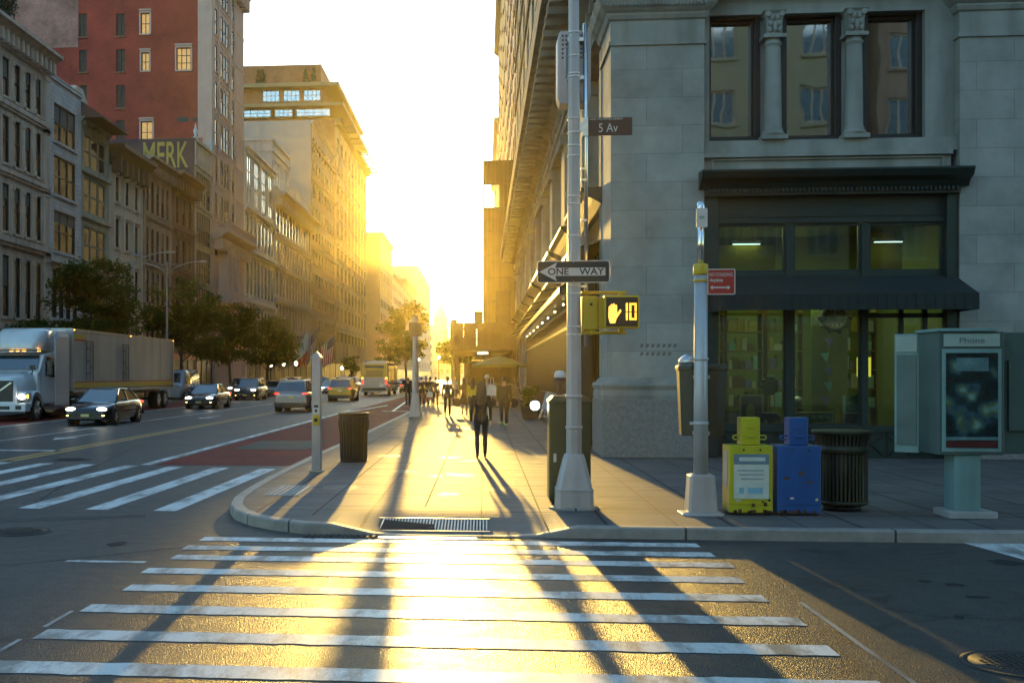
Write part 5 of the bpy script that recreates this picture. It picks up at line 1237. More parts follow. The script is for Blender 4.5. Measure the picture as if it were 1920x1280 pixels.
# ribbed black litter bin
x, y = G(661, 866, GZ)
t = thing('litter_bin', 'black ribbed steel litter bin on the left of the pavement', 'litter bin', (x, y + .2, GZ))
b = MB(); n = 48
def ringr(r, z): return [((r + (.010 if k2 % 2 else -.006)) * cos(2 * pi * k2 / n), (r + (.010 if k2 % 2 else -.006)) * sin(2 * pi * k2 / n), z) for k2 in range(n)]
b.loft([ringr(.26, .03), ringr(.275, .08), ringr(.285, .6), ringr(.31, .72), ringr(.315, .85), ringr(.29, .96)], sm=False); b.build('body', mat('bin_black', (.008, .006, .006), .45, 0, 8, .3, spec=.25), t)
b = MB(); b.lathe([(.27, 0), (.28, .005), (.28, .05), (.26, .06)], (0, 0, 0), 40); b.build('base', MATS['bin_black'], t)
b = MB(); b.lathe([(.30, .955), (.325, .965), (.33, 1.0), (.325, 1.02), (.29, 1.03), (.24, 1.03), (.24, .96)], (0, 0, 0), 40); b.build('rim', MATS['bin_black'], t)
b = MB(); b.lathe([(.239, 1.0), (.05, .97), (.01, .97)], (0, 0, 0), 30); b.build('liner', MATS['bin_liner'], t)

# street lamps
def street_lamp(x, y, label, H=9.3, arm=(-2.6, 0), base=True, r=.1, banner=False, double=False, z=GZ):
    t = thing('street_lamp', label, 'street lamp', (x, y, z), 0, 'tall street lamps')
    b = MB(); b.lathe([(r * 1.15, .6), (r * .9, 2), (r * .5, H)], (0, 0, 0), 8, sm=False); b.build('pole', M_silverpole, t)
    if base: b = MB(); b.loft([sq(.25, 0, .05), sq(.24, .15, .05), sq(.2, .35, .05), sq(.14, .8, .03), sq(.11, 1.1, .03)], sm=False); b.build('base', M_pinkp, t)
    for s in ((1, -1) if double else (1,)):
        b = MB(); ax, ay = arm[0] * s, arm[1] * s
        b.tube([(0, 0, H - .9), (ax * .3, ay * .3, H - .35), (ax * .7, ay * .7, H - .05), (ax, ay, H)], .035, 8); b.tube([(0, 0, H - .15), (ax * .35, ay * .35, H - .2)], .02, 6); b.build('arm', M_silverpole, t)
        b = MB(); b.ell((ax * 1.08, ay * 1.08, H - .02), (.32 if abs(ax) > abs(ay) else .12, .12 if abs(ax) > abs(ay) else .32, .08), 12, 6); b.build('lamp_head', M_silverpole, t)
    if banner:
        b = MB(); b.box(.14, .95, -.006, .006, 3.8, 5.6, 0); b.box(.14, .95, -.008, .008, 3.4, 3.8, 1); b.box(0, .98, -.015, .015, 5.6, 5.63, 1); b.box(0, .98, -.015, .015, 3.37, 3.4, 1)
        b.build('banner', [mat('banner_green', (.08, .2, .06), .7), M_swht], t)
    return t
x, y = G(779, 781, GZ); t = thing('sign_post', 'pale post with a flared base on the near kerb below the sun', 'post', (x, y, GZ))
b = MB(); b.lathe([(.155, .6), (.14, 2), (.12, 4.3), (.06, 4.4)], (0, 0, 0), 8, sm=False); b.build('pole', M_silverpole, t)
b = MB(); b.loft([sq(.27, 0, .05), sq(.26, .15, .05), sq(.22, .35, .05), sq(.17, .8, .03), sq(.15, 1.0, .03)], sm=False); b.build('base', M_pinkp, t)
b = MB(); b.box(-.28, .28, -.17, -.14, 3.5, 4.1); b.build('sign_plate', mat('sign_back', (.10, .10, .05), .6), t, bevel=.01)
for px, d, lab, dd, bn in ((313, 79, 'tall twin arm street lamp beside the nearer trees across the street', True, False), (247, 73, 'tall street lamp behind the tree above the trailer', False, False), (483, 112, 'street lamp with a green banner beyond the trees', False, True)):
    x, y, _ = OD(px, 703, d); street_lamp(x, y, lab, 9.8 if px != 483 else 7.5, (2.4, 0), True, .1, bn, dd)
# globe lamps
def globe_lamp(px, d, py, label, z=GZ):
    x, y, zt = OD(px, py, d); t = thing('globe_lamp', label, 'street lamp', (x, y, z), 0, 'small globe lamps')
    h = zt - z; b = MB(); b.lathe([(.16, 0), (.14, .3), (.07, .5), (.055, h - .35), (.1, h - .28)], (0, 0, 0), 10); b.build('post', M_green, t)
    b = MB(); b.ell((0, 0, h), (.2, .2, .27), 12, 8); b.build('globe', M_bulb, t)
globe_lamp(508, 128, 683, 'leftmost small globe lamp before the flags across the street'); globe_lamp(555, 132, 681, 'small globe lamp under the second flag across the street')
globe_lamp(532, 140, 682, 'small globe lamp between two others across the street'); globe_lamp(641, 175, 690, 'small globe lamp left of the bus across the street')
globe_lamp(784, 130, 672, 'globe lamp just right of the near street lamp far down the street', 0.0); globe_lamp(823, 122, 672, 'globe lamp over the group of walkers far down the street', 0.0)

# flags on the white block
def flag(px, py, label, us, ang, L=4.5):
    yy, zz_ = OX(px, py, XL + .1); t = thing('wall_flag', label, 'flag', (XL + .05, yy, zz_), 0, 'flags hung from the ornate block')
    b = MB(); e = Vector((L * cos(ang), 0, L * sin(ang))); b.tube([(0, 0, 0), e], .05, 8); b.ell(e, (.1, .1, .1), 8, 6); b.build('flag_pole', M_silverpole, t)
    nx, nz = 13, 26; wv = random.random() * 6
    M_r, M_w, M_b = mat('flag_red', (.42, .04, .04), .8), mat('flag_white', (.6, .58, .58), .8), mat('flag_blue', (.03, .04, .16), .8)
    b = MB(); vs = []
    for j in range(nz + 1):
        for i in range(nx + 1):
            s = .35 + .6 * i / nx; p = e * s; z = p.z - (j / nz) * 4.6 * (.75 + .25 * i / nx); vs.append((p.x * (1 - .12 * j / nz), .16 * sin(i * .9 + wv + j * .12) * (j / nz + .3), z))
    fs = []; mi = []
    for j in range(nz):
        for i in range(nx):
            b2 = (j * (nx + 1) + i, j * (nx + 1) + i + 1, (j + 1) * (nx + 1) + i + 1, (j + 1) * (nx + 1) + i)
            m = (2 if (i > 5 and j < 10) else (0 if i % 2 == 0 else 1)) if us else (1 if j < 17 else 0)
            b.add([vs[q] for q in b2], [(0, 1, 2, 3)], m, True)
    b.build('cloth', [M_r, M_w, M_b], t, recalc=False)
    return t
flag(548, 668, 'white and red flag leftmost of the three on the ornate block', False, 1.0, 5.0)
flag(560, 668, 'striped flag with blue canton in the middle of the three', True, 1.0, 5.6)
flag(585, 668, 'striped flag with blue canton rightmost of the three', True, .75, 5.6)

# far side shelter: sidewalk shed on the near pavement further down
x0, y0_ = -2.45, 88.0
t = thing('sidewalk_shed', 'dark construction shed roofing over the pavement far down the near side', 'shed', (0, y0_, GZ))
M_shed = mat('shed_boards', (.035, .03, .018), .8, 0, 1.5, .3)
b = MB(); b.box(-2.5, 2.6, 0, 60, 3.75, 4.0); b.build('deck', M_shed, t)
b = MB()
for i in range(5): b.box(-2.5 + i * 1.02, -2.5 + i * 1.02 + 1.0, -.04, 0.02, 3.9, 5.9)
b.box(-2.56, -2.505, 0, 60, 3.9, 5.9); b.box(-2.5, -2.0, -.1, -.041, 5.4, 6.15); b.box(-.65, .0, -.1, -.041, 5.4, 6.8); b.box(1.0, 2.2, -.1, -.041, 5.2, 8.4)
b.build('parapet', M_shed, t)
b = MB(); b.box(-2.45, 2.6, 59.8, 59.9, 0, 3.74); b.box(2.5, 2.58, 0, 59.7, 0, 3.74); b.box(.2, 2.4, 9, 9.1, 0, 3.74); b.build('hoarding', M_shed, t)
for i in range(12):
    b = MB(); yy = .5 + (i // 2) * 6; xx = -2.4 if i % 2 else 2.4; b.tube([(xx, yy, 0), (xx, yy, 3.75)], .07, 8); b.build('post', M_shed, t)
b = MB(); b.box(-.4, .4, 2, 2.2, 3.5, 3.6); b.build('lamp', mat('shed_lamp', (.9, .9, .9), .3, emit=(1, .9, .6), estr=6), t)
# netted scaffold beyond
t = thing('scaffold', 'tall netted scaffold standing over the pavement beside the right row of buildings', 'scaffold', (1.5, 99, GZ))
M_net = mat('scaffold_net', (.06, .05, .025), .9, 0, .8, .3)
b = MB()
for j in range(10):
    for i in range(2):
        if (i, j) in ((0, 8),): continue
        b.box(-1.38 + i * 1.34, -.06 + i * 1.34, -.02, .02, .1 + j * 2.05, 2.13 + j * 2.05)
    b.box(-1.4, -1.37, .1, 30, .1 + j * 2.05, 2.12 + j * 2.05)
b.build('netting', M_net, t)
b = MB()
for xx in (-1.4, -.02, 1.3):
    b.tube([(xx, -.08, 0), (xx, -.08, 20.8)], .05, 6)
for xx in (-1.1, -.75, -.4, .35, .7, 1.0): b.tube([(xx, -.05, 0), (xx, -.05, 20.6)], .022, 5)
for j in range(11): b.tube([(-1.45, -.08, .1 + j * 2.05), (1.3, -.08, .1 + j * 2.05)], .045, 6); b.tube([(-1.43, -.08, .1 + j * 2.05), (-1.43, 30, .1 + j * 2.05)], .045, 6)
b.build('tube_frame', M_blk, t)

# cafe umbrella, table, planter on the pavement
x, y = OD(926, 703, 62)[:2]
t = thing('patio_umbrella', 'wide yellow green patio umbrella over the pavement beside the shopfronts', 'umbrella', (x + .3, y, GZ))
b = MB(); n = 8; r = 1.55
b.loft([[(rr_ * cos(2 * pi * i / n), rr_ * sin(2 * pi * i / n), z) for i in range(n)] for rr_, z in ((r, 2.25), (r, 2.38), (r * .5, 2.66), (.05, 2.88), (.04, 2.86), (r * .5, 2.62), (r * .98, 2.36), (r * .98, 2.25))], sm=False, cap=False); b.build('canopy', mat('umbrella_cloth', (.16, .15, .02), .7, 0, 3, .1), t)
b = MB(); b.tube([(0, 0, 0), (0, 0, 2.9)], .03, 8); b.lathe([(.3, 0), (.3, .08), (.05, .1)], (0, 0, 0), 14); b.build('pole', M_blk, t)
for i in range(n): b = MB(); b.tube([(0, 0, 2.1), (r * .55 * cos(2 * pi * i / n), r * .55 * sin(2 * pi * i / n), 2.6)], .012, 5); b.build('rib', M_blk, t)
t = thing('vendor_cart', 'dark vendor cart standing under the patio umbrella', 'cart', (x + .5, y + .9, GZ))
b = MB(); b.box(-.9, .9, -.5, .5, .45, 1.15); b.box(-.8, .8, -.4, .4, 1.152, 1.35); b.build('body', mat('cart_metal', (.16, .13, .08), .4, .5, 5, .3), t, bevel=.02)
for s in (-.6, .6): b = MB(); b.cyly(s, -.56, .56, .26, .26, 16); b.build('wheel', M_rub, t)

# shrub in a planter
def leaves(n, c, r, size, m, seed=1, flat_=.8, name='foliage', parent=None, lumps=7):
    rd = random.Random(seed); b = MB(); cs = [Vector(c)] if lumps < 2 else []
    for _ in range(lumps if lumps >= 2 else 0):
        a = rd.uniform(0, 2 * pi); q = rd.uniform(.1, .75); cs.append(Vector(c) + Vector((r[0] * q * cos(a), r[1] * q * sin(a), r[2] * rd.uniform(-.7, .7))))
    for i in range(n):
        cc = rd.choice(cs); u = Vector((rd.gauss(0, 1), rd.gauss(0, 1), rd.gauss(0, 1))).normalized(); rad = rd.uniform(.35, 1.0) ** .5 * rd.uniform(.8, 1.08)
        k = .52 if lumps > 1 else 1
        p = cc + Vector((u.x * r[0] * k * rad, u.y * r[1] * k * rad, u.z * r[2] * k * rad * flat_))
        q = Quaternion((rd.uniform(-1, 1), rd.uniform(-1, 1), rd.uniform(-1, 1), rd.uniform(-1, 1))).normalized(); s = size * rd.uniform(.6, 1.3)
        vs = [p + q @ Vector(v) for v in ((-s * .5, 0, 0), (0, -s * .32, 0.1 * s), (s * .6, 0, 0), (0, s * .32, .1 * s))]
        b.add(vs, [(0, 1, 2, 3)])
    o = b.build(name, m, parent, recalc=False); return o
x, y = OD(985, 703, 46)[:2]
t = thing('planter', 'leafy planter box against the shopfront behind the walkers', 'planter', (x + .2, y, GZ))
b = MB(); b.loft([sq(.3, 0, .02), sq(.4, .5, .02), sq(.42, .52, .02), sq(.37, .52, .02)], sm=False); b.build('pot', M_iron, t)
leaves(900, (0, 0, .9), (.5, .5, .5), .1, M_leaf, 5, parent=t)

# ------------------------------------------------------------------ trees
def tree(label, x, y, H, r, seed, trunk=2.6, n=5200, group='street trees across the road', leaf=.26, cz_=None, z=GZ):
    rd = random.Random(seed); t = thing('street_tree', label, 'tree', (x, y, z), 0, group)
    b = MB(); top_ = Vector((rd.uniform(-.3, .3), rd.uniform(-.3, .3), H * .62))
    b.tube([(0, 0, 0), (.03, .02, .3), top_ * .4, top_ * .7, top_], [.2, .15, .13, .1, .05], 10)
    ends = []
    for i in range(9):
        a = i * 2.4 + rd.random(); s = top_ * rd.uniform(.42, .95); e = s + Vector((cos(a) * r * rd.uniform(.5, .85), sin(a) * r * rd.uniform(.5, .85), H * rd.uniform(.08, .28)))
        m = s.lerp(e, .5) + Vector((0, 0, .25)); b.tube([s, m, e], [.07, .045, .02], 7); ends.append(e); ends.append(m)
        for j in range(2): e2 = m + Vector((rd.uniform(-1, 1), rd.uniform(-1, 1), rd.uniform(0, .8))) * r * .4; b.tube([m, e2], [.03, .012], 5); ends.append(e2)
    b.build('trunk', M_bark, t)
    c = MB(); cen = Vector((0, 0, (trunk + H) / 2)); lumps = []
    for e in ends + [top_ + Vector((0, 0, H * .18)), top_ + Vector((r * .2, 0, H * .28))]: lumps.append((e, r * rd.uniform(.22, .42)))
    for _ in range(12):
        a = rd.uniform(0, 2 * pi); u = rd.uniform(-.9, .9); lumps.append((cen + Vector((cos(a) * r * .75 * sqrt(1 - u * u), sin(a) * r * .75 * sqrt(1 - u * u), u * (H - trunk) * .42)), r * rd.uniform(.18, .36)))
    for i in range(n):
        cc, lr = rd.choice(lumps); u = Vector((rd.gauss(0, 1), rd.gauss(0, 1), rd.gauss(0, .62))); u = u.normalized() * rd.uniform(.3, 1.05)
        p = cc + Vector((u.x * lr, u.y * lr, u.z * lr * .7)); q = Quaternion((1, rd.uniform(-.7, .7), rd.uniform(-.7, .7), rd.uniform(-3, 3))).normalized(); s = leaf * rd.uniform(.5, 1.25)
        c.add([p + q @ Vector(v) for v in ((-s * .5, 0, 0), (0, -s * .3, .1 * s), (s * .6, 0, -.08 * s), (0, s * .3, .1 * s))], [(0, 1, 2, 3)])
    c.build('crown', M_leaf, t, recalc=False)
    return t
def tpos(px, d): x, y, _ = OD(px, 703, d); return x, y
x, y = tpos(172, 66); tree('broad tree behind the trailer roof, leftmost of the large trees', x, y, 9.3, 2.9, 11, n=15000)
x, y = tpos(62, 63); tree('low tree crown at the left edge behind the truck cab', x, y, 5.3, 2.0, 12, trunk=1.8, n=7000)
x, y = tpos(342, 86); tree('tallest leafy tree beside the rear of the trailer', x, y, 9.8, 3.5, 13, n=16000)
x, y = tpos(432, 104); tree('dense tree between the tallest tree and the green banner', x, y, 9.0, 3.4, 14, n=12000, leaf=.3)
x, y = tpos(500, 112); tree('tree in front of the flags with a low hanging crown', x, y, 8.2, 3.5, 15, n=12000, leaf=.3)
x, y = tpos(661, 160); tree('small dark tree beside the bus across the street', x, y, 4.8, 1.4, 16, n=1800, leaf=.35)
x, y = tpos(762, 128); tree('tall hazy tree left of the near street lamp far down the street', x, y, 11, 2.8, 18, n=4500, leaf=.5, z=0.0, group='hazy trees far down the street')
x, y = tpos(855, 118); tree('hazy tree between the walkers and the construction shed', x, y, 7.4, 2.3, 19, n=5000, leaf=.35, group='hazy trees far down the street')
x, y = tpos(730, 240); tree('furthest hazy tree beyond the bus', x, y, 12, 4, 21, n=1800, leaf=.6, group='hazy trees far down the street')
# rooftop conifers at the left picture edge
for i, (yo, h) in enumerate(((59.0, 4.8), (62.0, 5.2), (64.6, 4.2), (67.2, 3.8))):
    t = thing('rooftop_shrub', ['first dark evergreen on the beige block roof from the left', 'second and tallest dark evergreen on the beige block roof', 'third dark evergreen on the beige block roof', 'last dark evergreen on the beige block roof before the pale block'][i], 'shrub', (XL - 1.6, yo, 22.38), 0, 'evergreens on the beige block roof')
    b = MB(); b.lathe([(.4, 0), (.5, .6), (.45, .62)], (0, 0, 0), 12); b.tube([(0, 0, .5), (0, 0, h * .8)], .06, 6); b.build('pot', M_rooft, t)
    leaves(1500, (0, 0, h * .55), (1.0, 1.0, h * .5), .2, M_leafd, 30 + i, 1.0, parent=t, lumps=9)
for i, px in enumerate((505, 512, 590, 604)):
    X_, Z_ = OY(px, 156, YT + 0)[0], 0
    d = 224; x, y, z = OD(px, 158, d); hgt = 3.0
    t = thing('rooftop_shrub', ['leftmost small conifer on the stepped block roof slab', 'second small conifer on the stepped block roof slab', 'third small conifer on the stepped block roof slab', 'rightmost small conifer on the stepped block roof slab'][i], 'shrub', (x, Y[10] - .2, sZ(159) + .01), 0, 'conifers on the stepped block')
    b = MB(); b.lathe([(.35, 0), (.3, .3)], (0, 0, 0), 8); b.tube([(0, 0, 0), (0, 0, 2.4)], .06, 6); b.build('pot', M_rooft, t)
    b = MB(); rd = random.Random(i)
    for q in range(260):
        zq = rd.uniform(.3, 3.0); rq = (3.1 - zq) * .28 * rd.uniform(.5, 1.1); a = rd.uniform(0, 6.28); p = Vector((rq * cos(a), rq * sin(a), zq)); s = .25
        b.add([p + Vector((rd.uniform(-s, s), rd.uniform(-s, s), rd.uniform(-s, s))) for _ in range(3)], [(0, 1, 2)])
    b.build('foliage', M_leafd, t, recalc=False)

# ------------------------------------------------------------------ vehicles (front towards local -y)
def wheel(t, x, y, r, w, name='wheel'):
    """tyre centred at (x, y), outer face outwards"""
    s = 1 if x > 0 else -1
    e = bpy.data.objects.new(name, None)
    b = MB(); rings = []
    for dx, rr_ in ((-w, r * .6), (-w, r * .93), (-w * .8, r), (-.02, r), (0, r * .95), (.005, r * .68), (-.03, r * .66)):
        rings.append([(x + s * dx, y + rr_ * cos(2 * pi * k / 24), r + rr_ * sin(2 * pi * k / 24)) for k in range(24)])
    b.loft(rings); o = b.build('wheel', M_rub, t)
    b = MB(); b.tube([(x - s * .05, y, r), (x - s * .02, y, r)], r * .66, 24); b.tube([(x - s * .02, y, r), (x + s * .01, y, r)], [r * .2, r * .14], 12)
    for k in range(5): a = k * 2 * pi / 5; b.tube([(x - s * .015, y + r * .1 * cos(a), r + r * .1 * sin(a)), (x - s * .012, y + r * .6 * cos(a), r + r * .6 * sin(a))], r * .07, 6)
    ro = b.build('rim', M_rim, o)
def car(label, x, y, paint, kind='sedan', away=False, lights=True, cat='car', group='cars on the street', taxi=False, plate=True, z=0.0, yaw=0.0):
    L, Wd, H = (4.75, 1.84, 1.44) if kind == 'sedan' else (4.65, 1.9, 1.70)
    t = thing({'sedan': 'sedan_car', 'suv': 'suv_car'}[kind], label, cat, (x, y, z), (pi if away else 0) + yaw, group)
    w = Wd / 2
    if kind == 'sedan': st = [(.0, .30, .52, .70), (.06, .24, .62, .84), (.3, .2, .72, .93), (.9, .18, .84, .985), (1.45, .18, .91, 1), (2.4, .18, .93, 1), (3.4, .18, .96, 1), (4.1, .2, .98, .98), (4.5, .24, .95, .92), (4.70, .3, .88, .84), (4.75, .36, .7, .78)]
    else: st = [(.0, .32, .62, .72), (.06, .26, .78, .86), (.3, .22, .90, .94), (.8, .2, .99, .985), (1.2, .2, 1.03, 1), (2.2, .2, 1.05, 1), (3.3, .2, 1.07, 1), (4.1, .22, 1.09, .98), (4.5, .26, 1.08, .94), (4.62, .3, 1.04, .9), (4.65, .4, .85, .86)]
    b = MB(); rings = []
    for yy, zb, zt, k in st:
        ww = w * k; h = zt - zb
        half = [(0, zb), (ww * .86, zb), (ww * .97, zb + h * .12), (ww, zb + h * .42), (ww * .985, zb + h * .72), (ww * .93, zb + h * .93), (ww * .82, zt), (0, zt + .02)]
        rings.append([(p[0], yy, p[1]) for p in half] + [(-p[0], yy, p[1]) for p in half[-2:0:-1]])
    b.loft(rings); b.build('body', paint, t)
    if kind == 'sedan': gh = dict(b0=1.25, t0=2.15, t1=3.35, b1=4.3, zb=.90, zt=H, wb=.80, wt=.60)
    else: gh = dict(b0=1.05, t0=1.85, t1=4.1, b1=4.58, zb=1.02, zt=H, wb=.82, wt=.66)
    def ghp(u, v):      # side profile: u 0..1 along, v height
        yb = gh['b0'] + (gh['b1'] - gh['b0']) * u; yt = gh['t0'] + (gh['t1'] - gh['t0']) * u
        return yb + (yt - yb) * v, gh['zb'] + (gh['zt'] - .04 - gh['zb']) * v, gh['wb'] + (gh['wt'] - gh['wb']) * v
    # painted shell: roof and pillars
    b = MB(); rings = []
    for yy, zz_, ww in ((gh['t0'] - .05, gh['zt'] - .055, gh['wt']), (gh['t0'] + .15, gh['zt'] - .015, gh['wt'] + .02), ((gh['t0'] + gh['t1']) / 2, gh['zt'], gh['wt'] + .03), (gh['t1'] - .1, gh['zt'] - .015, gh['wt'] + .02), (gh['t1'] + .06, gh['zt'] - .06, gh['wt'])):
        rings.append([(-ww - .02, yy, zz_ - .06), (-ww, yy, zz_ - .015), (-ww * .6, yy, zz_ + .004), (0, yy, zz_ + .01), (ww * .6, yy, zz_ + .004), (ww, yy, zz_ - .015), (ww + .02, yy, zz_ - .06), (0, yy, zz_ - .07)])
    b.loft(rings); b.build('roof', paint, t)
    for s in (-1, 1):
        for u in ((0, .48, 1) if kind == 'sedan' else (0, .36, .72, 1)):
            b = MB(); y0, z0, w0 = ghp(u, 0); y1, z1, w1 = ghp(u, 1); b.tube([(s * w0, y0, z0), (s * (w1 + .0), y1, z1)], .035, 6); b.build('pillar', paint, t)
    def pan(name, a, c, d, e): q = MB(); q.quad(a, c, d, e); o = q.build(name, M_cglass, t, recalc=False)
    A = lambda s, u, v: (s * ghp(u, v)[2], ghp(u, v)[0], ghp(u, v)[1])
    pan('windscreen', A(-1, 0, 0), A(1, 0, 0), A(1, 0, 1), A(-1, 0, 1)); pan('rear_window', A(1, 1, 0), A(-1, 1, 0), A(-1, 1, 1), A(1, 1, 1))
    for s in (-1, 1): pan('side_window', *( (A(s, 0, 0), A(s, 0, 1), A(s, 1, 1), A(s, 1, 0)) if s < 0 else (A(s, 0, 0), A(s, 1, 0), A(s, 1, 1), A(s, 0, 1))))
    r = .33 if kind == 'sedan' else .37
    for yy in (.92, L - .95):
        for s in (-1, 1):
            q = MB(); q.cylx(s * (w * .7), s * (w * 1.004), yy, r + .02, r + .05, 24); q.build('wheel_arch', M_blk, t)
            wheel(t, s * (w + .012), yy, r, .2)
    zl = .64 if kind == 'sedan' else .80
    for s in (-1, 1):
        b = MB(); b.ell((s * w * .66, .14, zl), (.2, .13, .075), 14, 8); b.build('headlight', M_head if lights else M_lens, t)
        b = MB(); b.ell((s * w * .68, .06, .40), (.14, .06, .035), 10, 6); b.build('fog_lamp', M_headw if lights else M_lens, t)
        b = MB(); zt_ = .86 if kind == 'sedan' else .99; b.ell((s * w * .74, L - .1, zt_ - .02), (.19, .10, .07), 12, 8); b.build('tail_light', M_tail, t)
        b = MB(); b.ell((s * (w + .1), gh['b0'] + .25, gh['zb'] + .08), (.11, .05, .07), 10, 6); b.build('mirror', paint, t)
        b = MB(); zz_ = .8; b.box(s * (w * .995), s * (w + .015), 2.35, 2.5, zz_, zz_ + .025); b.box(s * (w * .995), s * (w + .015), 3.25, 3.4, zz_, zz_ + .025); b.build('door_handle', M_rim, t)
    b = MB(); b.box(-.45, .45, -.012, .05, .42, .56); b.box(-.7, .7, -.01, .05, .27, .34); b.build('grille', M_blk, t)
    b = MB(); b.box(-w * .93, w * .93, L - .05, L + .03, .34, .5); b.box(-w * .8, w * .8, L - .03, L + .035, .26, .33); b.build('rear_bumper', M_blk, t, bevel=.02)
    if plate: b = MB(); b.box(-.16, .16, L + .0 if kind == 'sedan' else L - .01, L + .022, .72, .86); b.box(-.16, .16, -.022, -.013, .36, .46); b.build('number_plate', mat('plate_cream', (.6, .5, .2), .5), t)
    if taxi:
        b = MB(); b.box(-.3, .3, 2.5, 2.75, H + .01, H + .17); b.build('roof_sign', M_swht, t, bevel=.02)
    if kind == 'suv': b = MB(); [b.tube([(s * .66, 1.95, H + .01), (s * .68, 2.3, H + .05), (s * .68, 3.8, H + .05), (s * .66, 4.05, H + .01)], .018, 6) for s in (-1, 1)]; b.build('roof_rail', M_rim, t)
    return t
def cpaint(n, c, r=.25, m=.3): return mat('paint_' + n, c, r, m, 3, .06, coat=.9)
P_blk = cpaint('black', (.012, .013, .018)); P_dk = cpaint('dark_green_grey', (.03, .035, .035)); P_sil = cpaint('silver', (.26, .235, .235), .3, .4); P_wht = cpaint('white', (.55, .57, .6)); P_yel = cpaint('taxi_yellow', (.45, .27, .015)); P_nav = cpaint('navy', (.02, .02, .035)); P_gld = cpaint('champagne', (.35, .3, .22))
def at(px, d): x, y, _ = OD(px, 703, d); return x, y
x, y = at(176, 42.8); car('black sedan with lit headlights in front of the trailer', x - .35, y, P_blk, 'sedan')
x, y = at(372, 64); car('dark green grey sedan with lit fog lamps behind the trailer', x, y, P_dk, 'sedan')
x, y = at(459, 86); car('dark navy car oncoming under the dense tree', x, y, P_nav, 'suv')
x, y = at(505, 106); car('small pale car parked far across the street beneath the flags', x, y, P_wht, 'sedan', lights=False)
x, y = at(444, 99); car('silver car behind the dark navy car', x, y, P_sil, 'suv')
x, y = at(545, 59); car('silver suv with red tail lights driving away left of the button post', x, y + 4.65, P_sil, 'suv', away=True)
x, y = at(637, 82); car('yellow taxi suv driving away right of the button post', x, y + 4.65, P_yel, 'suv', away=True, taxi=True)
x, y = at(616, 116); car('white oncoming sedan half hidden by the yellow taxi', x, y, P_wht, 'sedan')
x, y = at(636, 150); car('silver oncoming suv with its roof over the yellow taxi', x, y, P_sil, 'suv', z=0)
x, y = at(671, 160); car('small white oncoming car left of the bus', x, y, P_wht, 'sedan')
x, y = at(764, 122); car('pale car at the kerb just right of the bus', x, y + 4.7, P_gld, 'sedan', away=True)
x, y = at(790, 190); car('white car crossing far down behind the walkers', x, y, P_wht, 'sedan', yaw=pi / 2)
x, y = at(818, 205); car('second white car crossing far down behind the walkers', x, y, P_wht, 'suv', yaw=pi / 2)
for i, (d, px_l, pt, kd, lb) in enumerate(((78, 0, P_dk, 'suv', 'dark parked suv nearest the trailer by the far kerb'), (95, 0, P_sil, 'sedan', 'silver parked sedan under the dense tree'), (118, 0, P_blk, 'suv', 'black parked suv beneath the flags'), (126, 0, P_gld, 'sedan', 'champagne parked sedan past the flags'), (140, 0, P_nav, 'suv', 'navy parked suv by the far globe lamps'), (168, 0, P_wht, 'sedan', 'white parked sedan furthest along the far kerb'))):
    if i: car(lb, -20.6, d, pt, kd, lights=False, group='cars parked by the far kerb')
car('black sedan oncoming behind the yellow taxi', -12.4, 98, P_blk, 'sedan'); car('silver suv far down the oncoming lane', -16.2, 135, P_sil, 'suv'); car('champagne sedan driving away far ahead of the taxi', -12.3, 128, P_gld, 'sedan', away=True)
# van behind the trailer
x, y = at(337, 82)
t = thing('delivery_van', 'white van partly hidden behind the rear of the trailer', 'van', (x - .8, y, 0))
b = MB(); b.loft([[(sx * w_, yy, z) for sx, w_, z in ((-1, .85 * k_, zb), (1, .85 * k_, zb), (1, .98 * k_, 1.1), (1, .9 * k_, zt * .9), (1, .75 * k_, zt), (-1, .75 * k_, zt), (-1, .9 * k_, zt * .9), (-1, .98 * k_, 1.1))] for yy, zb, zt, k_ in ((0, .35, 1.25, .92), (.5, .3, 1.35, 1), (1.0, .3, 2.2, 1), (1.6, .3, 2.35, 1), (5.2, .3, 2.35, 1), (5.3, .4, 2.2, .96))]); b.build('body', P_wht, t)
b = MB(); b.quad((-.7, .52, 1.4), (.7, .52, 1.4), (.62, .92, 2.1), (-.62, .92, 2.1)); b.build('windscreen', M_cglass, t)
b = MB(); b.box(.96, .985, 1.2, 2.2, 1.3, 1.9); b.build('side_window', M_cglass, t)
for yy in (.9, 4.3):
    for s in (-1, 1): wheel(t, s * 1.0, yy, .36, .2)
for s in (-1, 1): b = MB(); b.ell((s * .7, .03, .85), (.14, .06, .1), 10, 6); b.build('headlight', M_lens, t)

# bus
x, y = at(702, 105)
t = thing('city_bus', 'city bus seen from behind in the red lane', 'bus', (x, y + 12.2, 0), pi)
P_bus = cpaint('bus_pale', (.24, .27, .33)); P_busd = cpaint('bus_flare_yellow', (.30, .20, .015))  # yellow of the sun flare put into the colour of the dark upper rear
def ringbus(yy, s, z0=.35, z1=3.1): w_ = 1.28 * s; return [(-w_, yy, z0), (w_, yy, z0), (w_, yy, z1 - .25), (w_ * .9, yy, z1), (-w_ * .9, yy, z1), (-w_, yy, z1 - .25)]
b = MB(); b.loft([ringbus(0, .96), ringbus(.15, 1), ringbus(12, 1), ringbus(12.2, .97)], sm=False); b.build('body', P_bus, t, bevel=.05)
b = MB(); b.box(-1.2, 1.2, 12.18, 12.27, 1.75, 3.0); b.build('rear_upper_panel', P_busd, t, bevel=.02)
b = MB(); b.box(-.9, .9, 12.272, 12.28, 2.6, 2.85); 
for i in range(6): b.box(-.8, .8, 12.272, 12.29, 1.85 + i * .1, 1.9 + i * .1)
b.build('rear_louvre', M_blk, t)
b = MB(); b.box(-1.1, 1.1, 12.17, 12.25, .5, .75); b.build('bumper', M_blk, t)
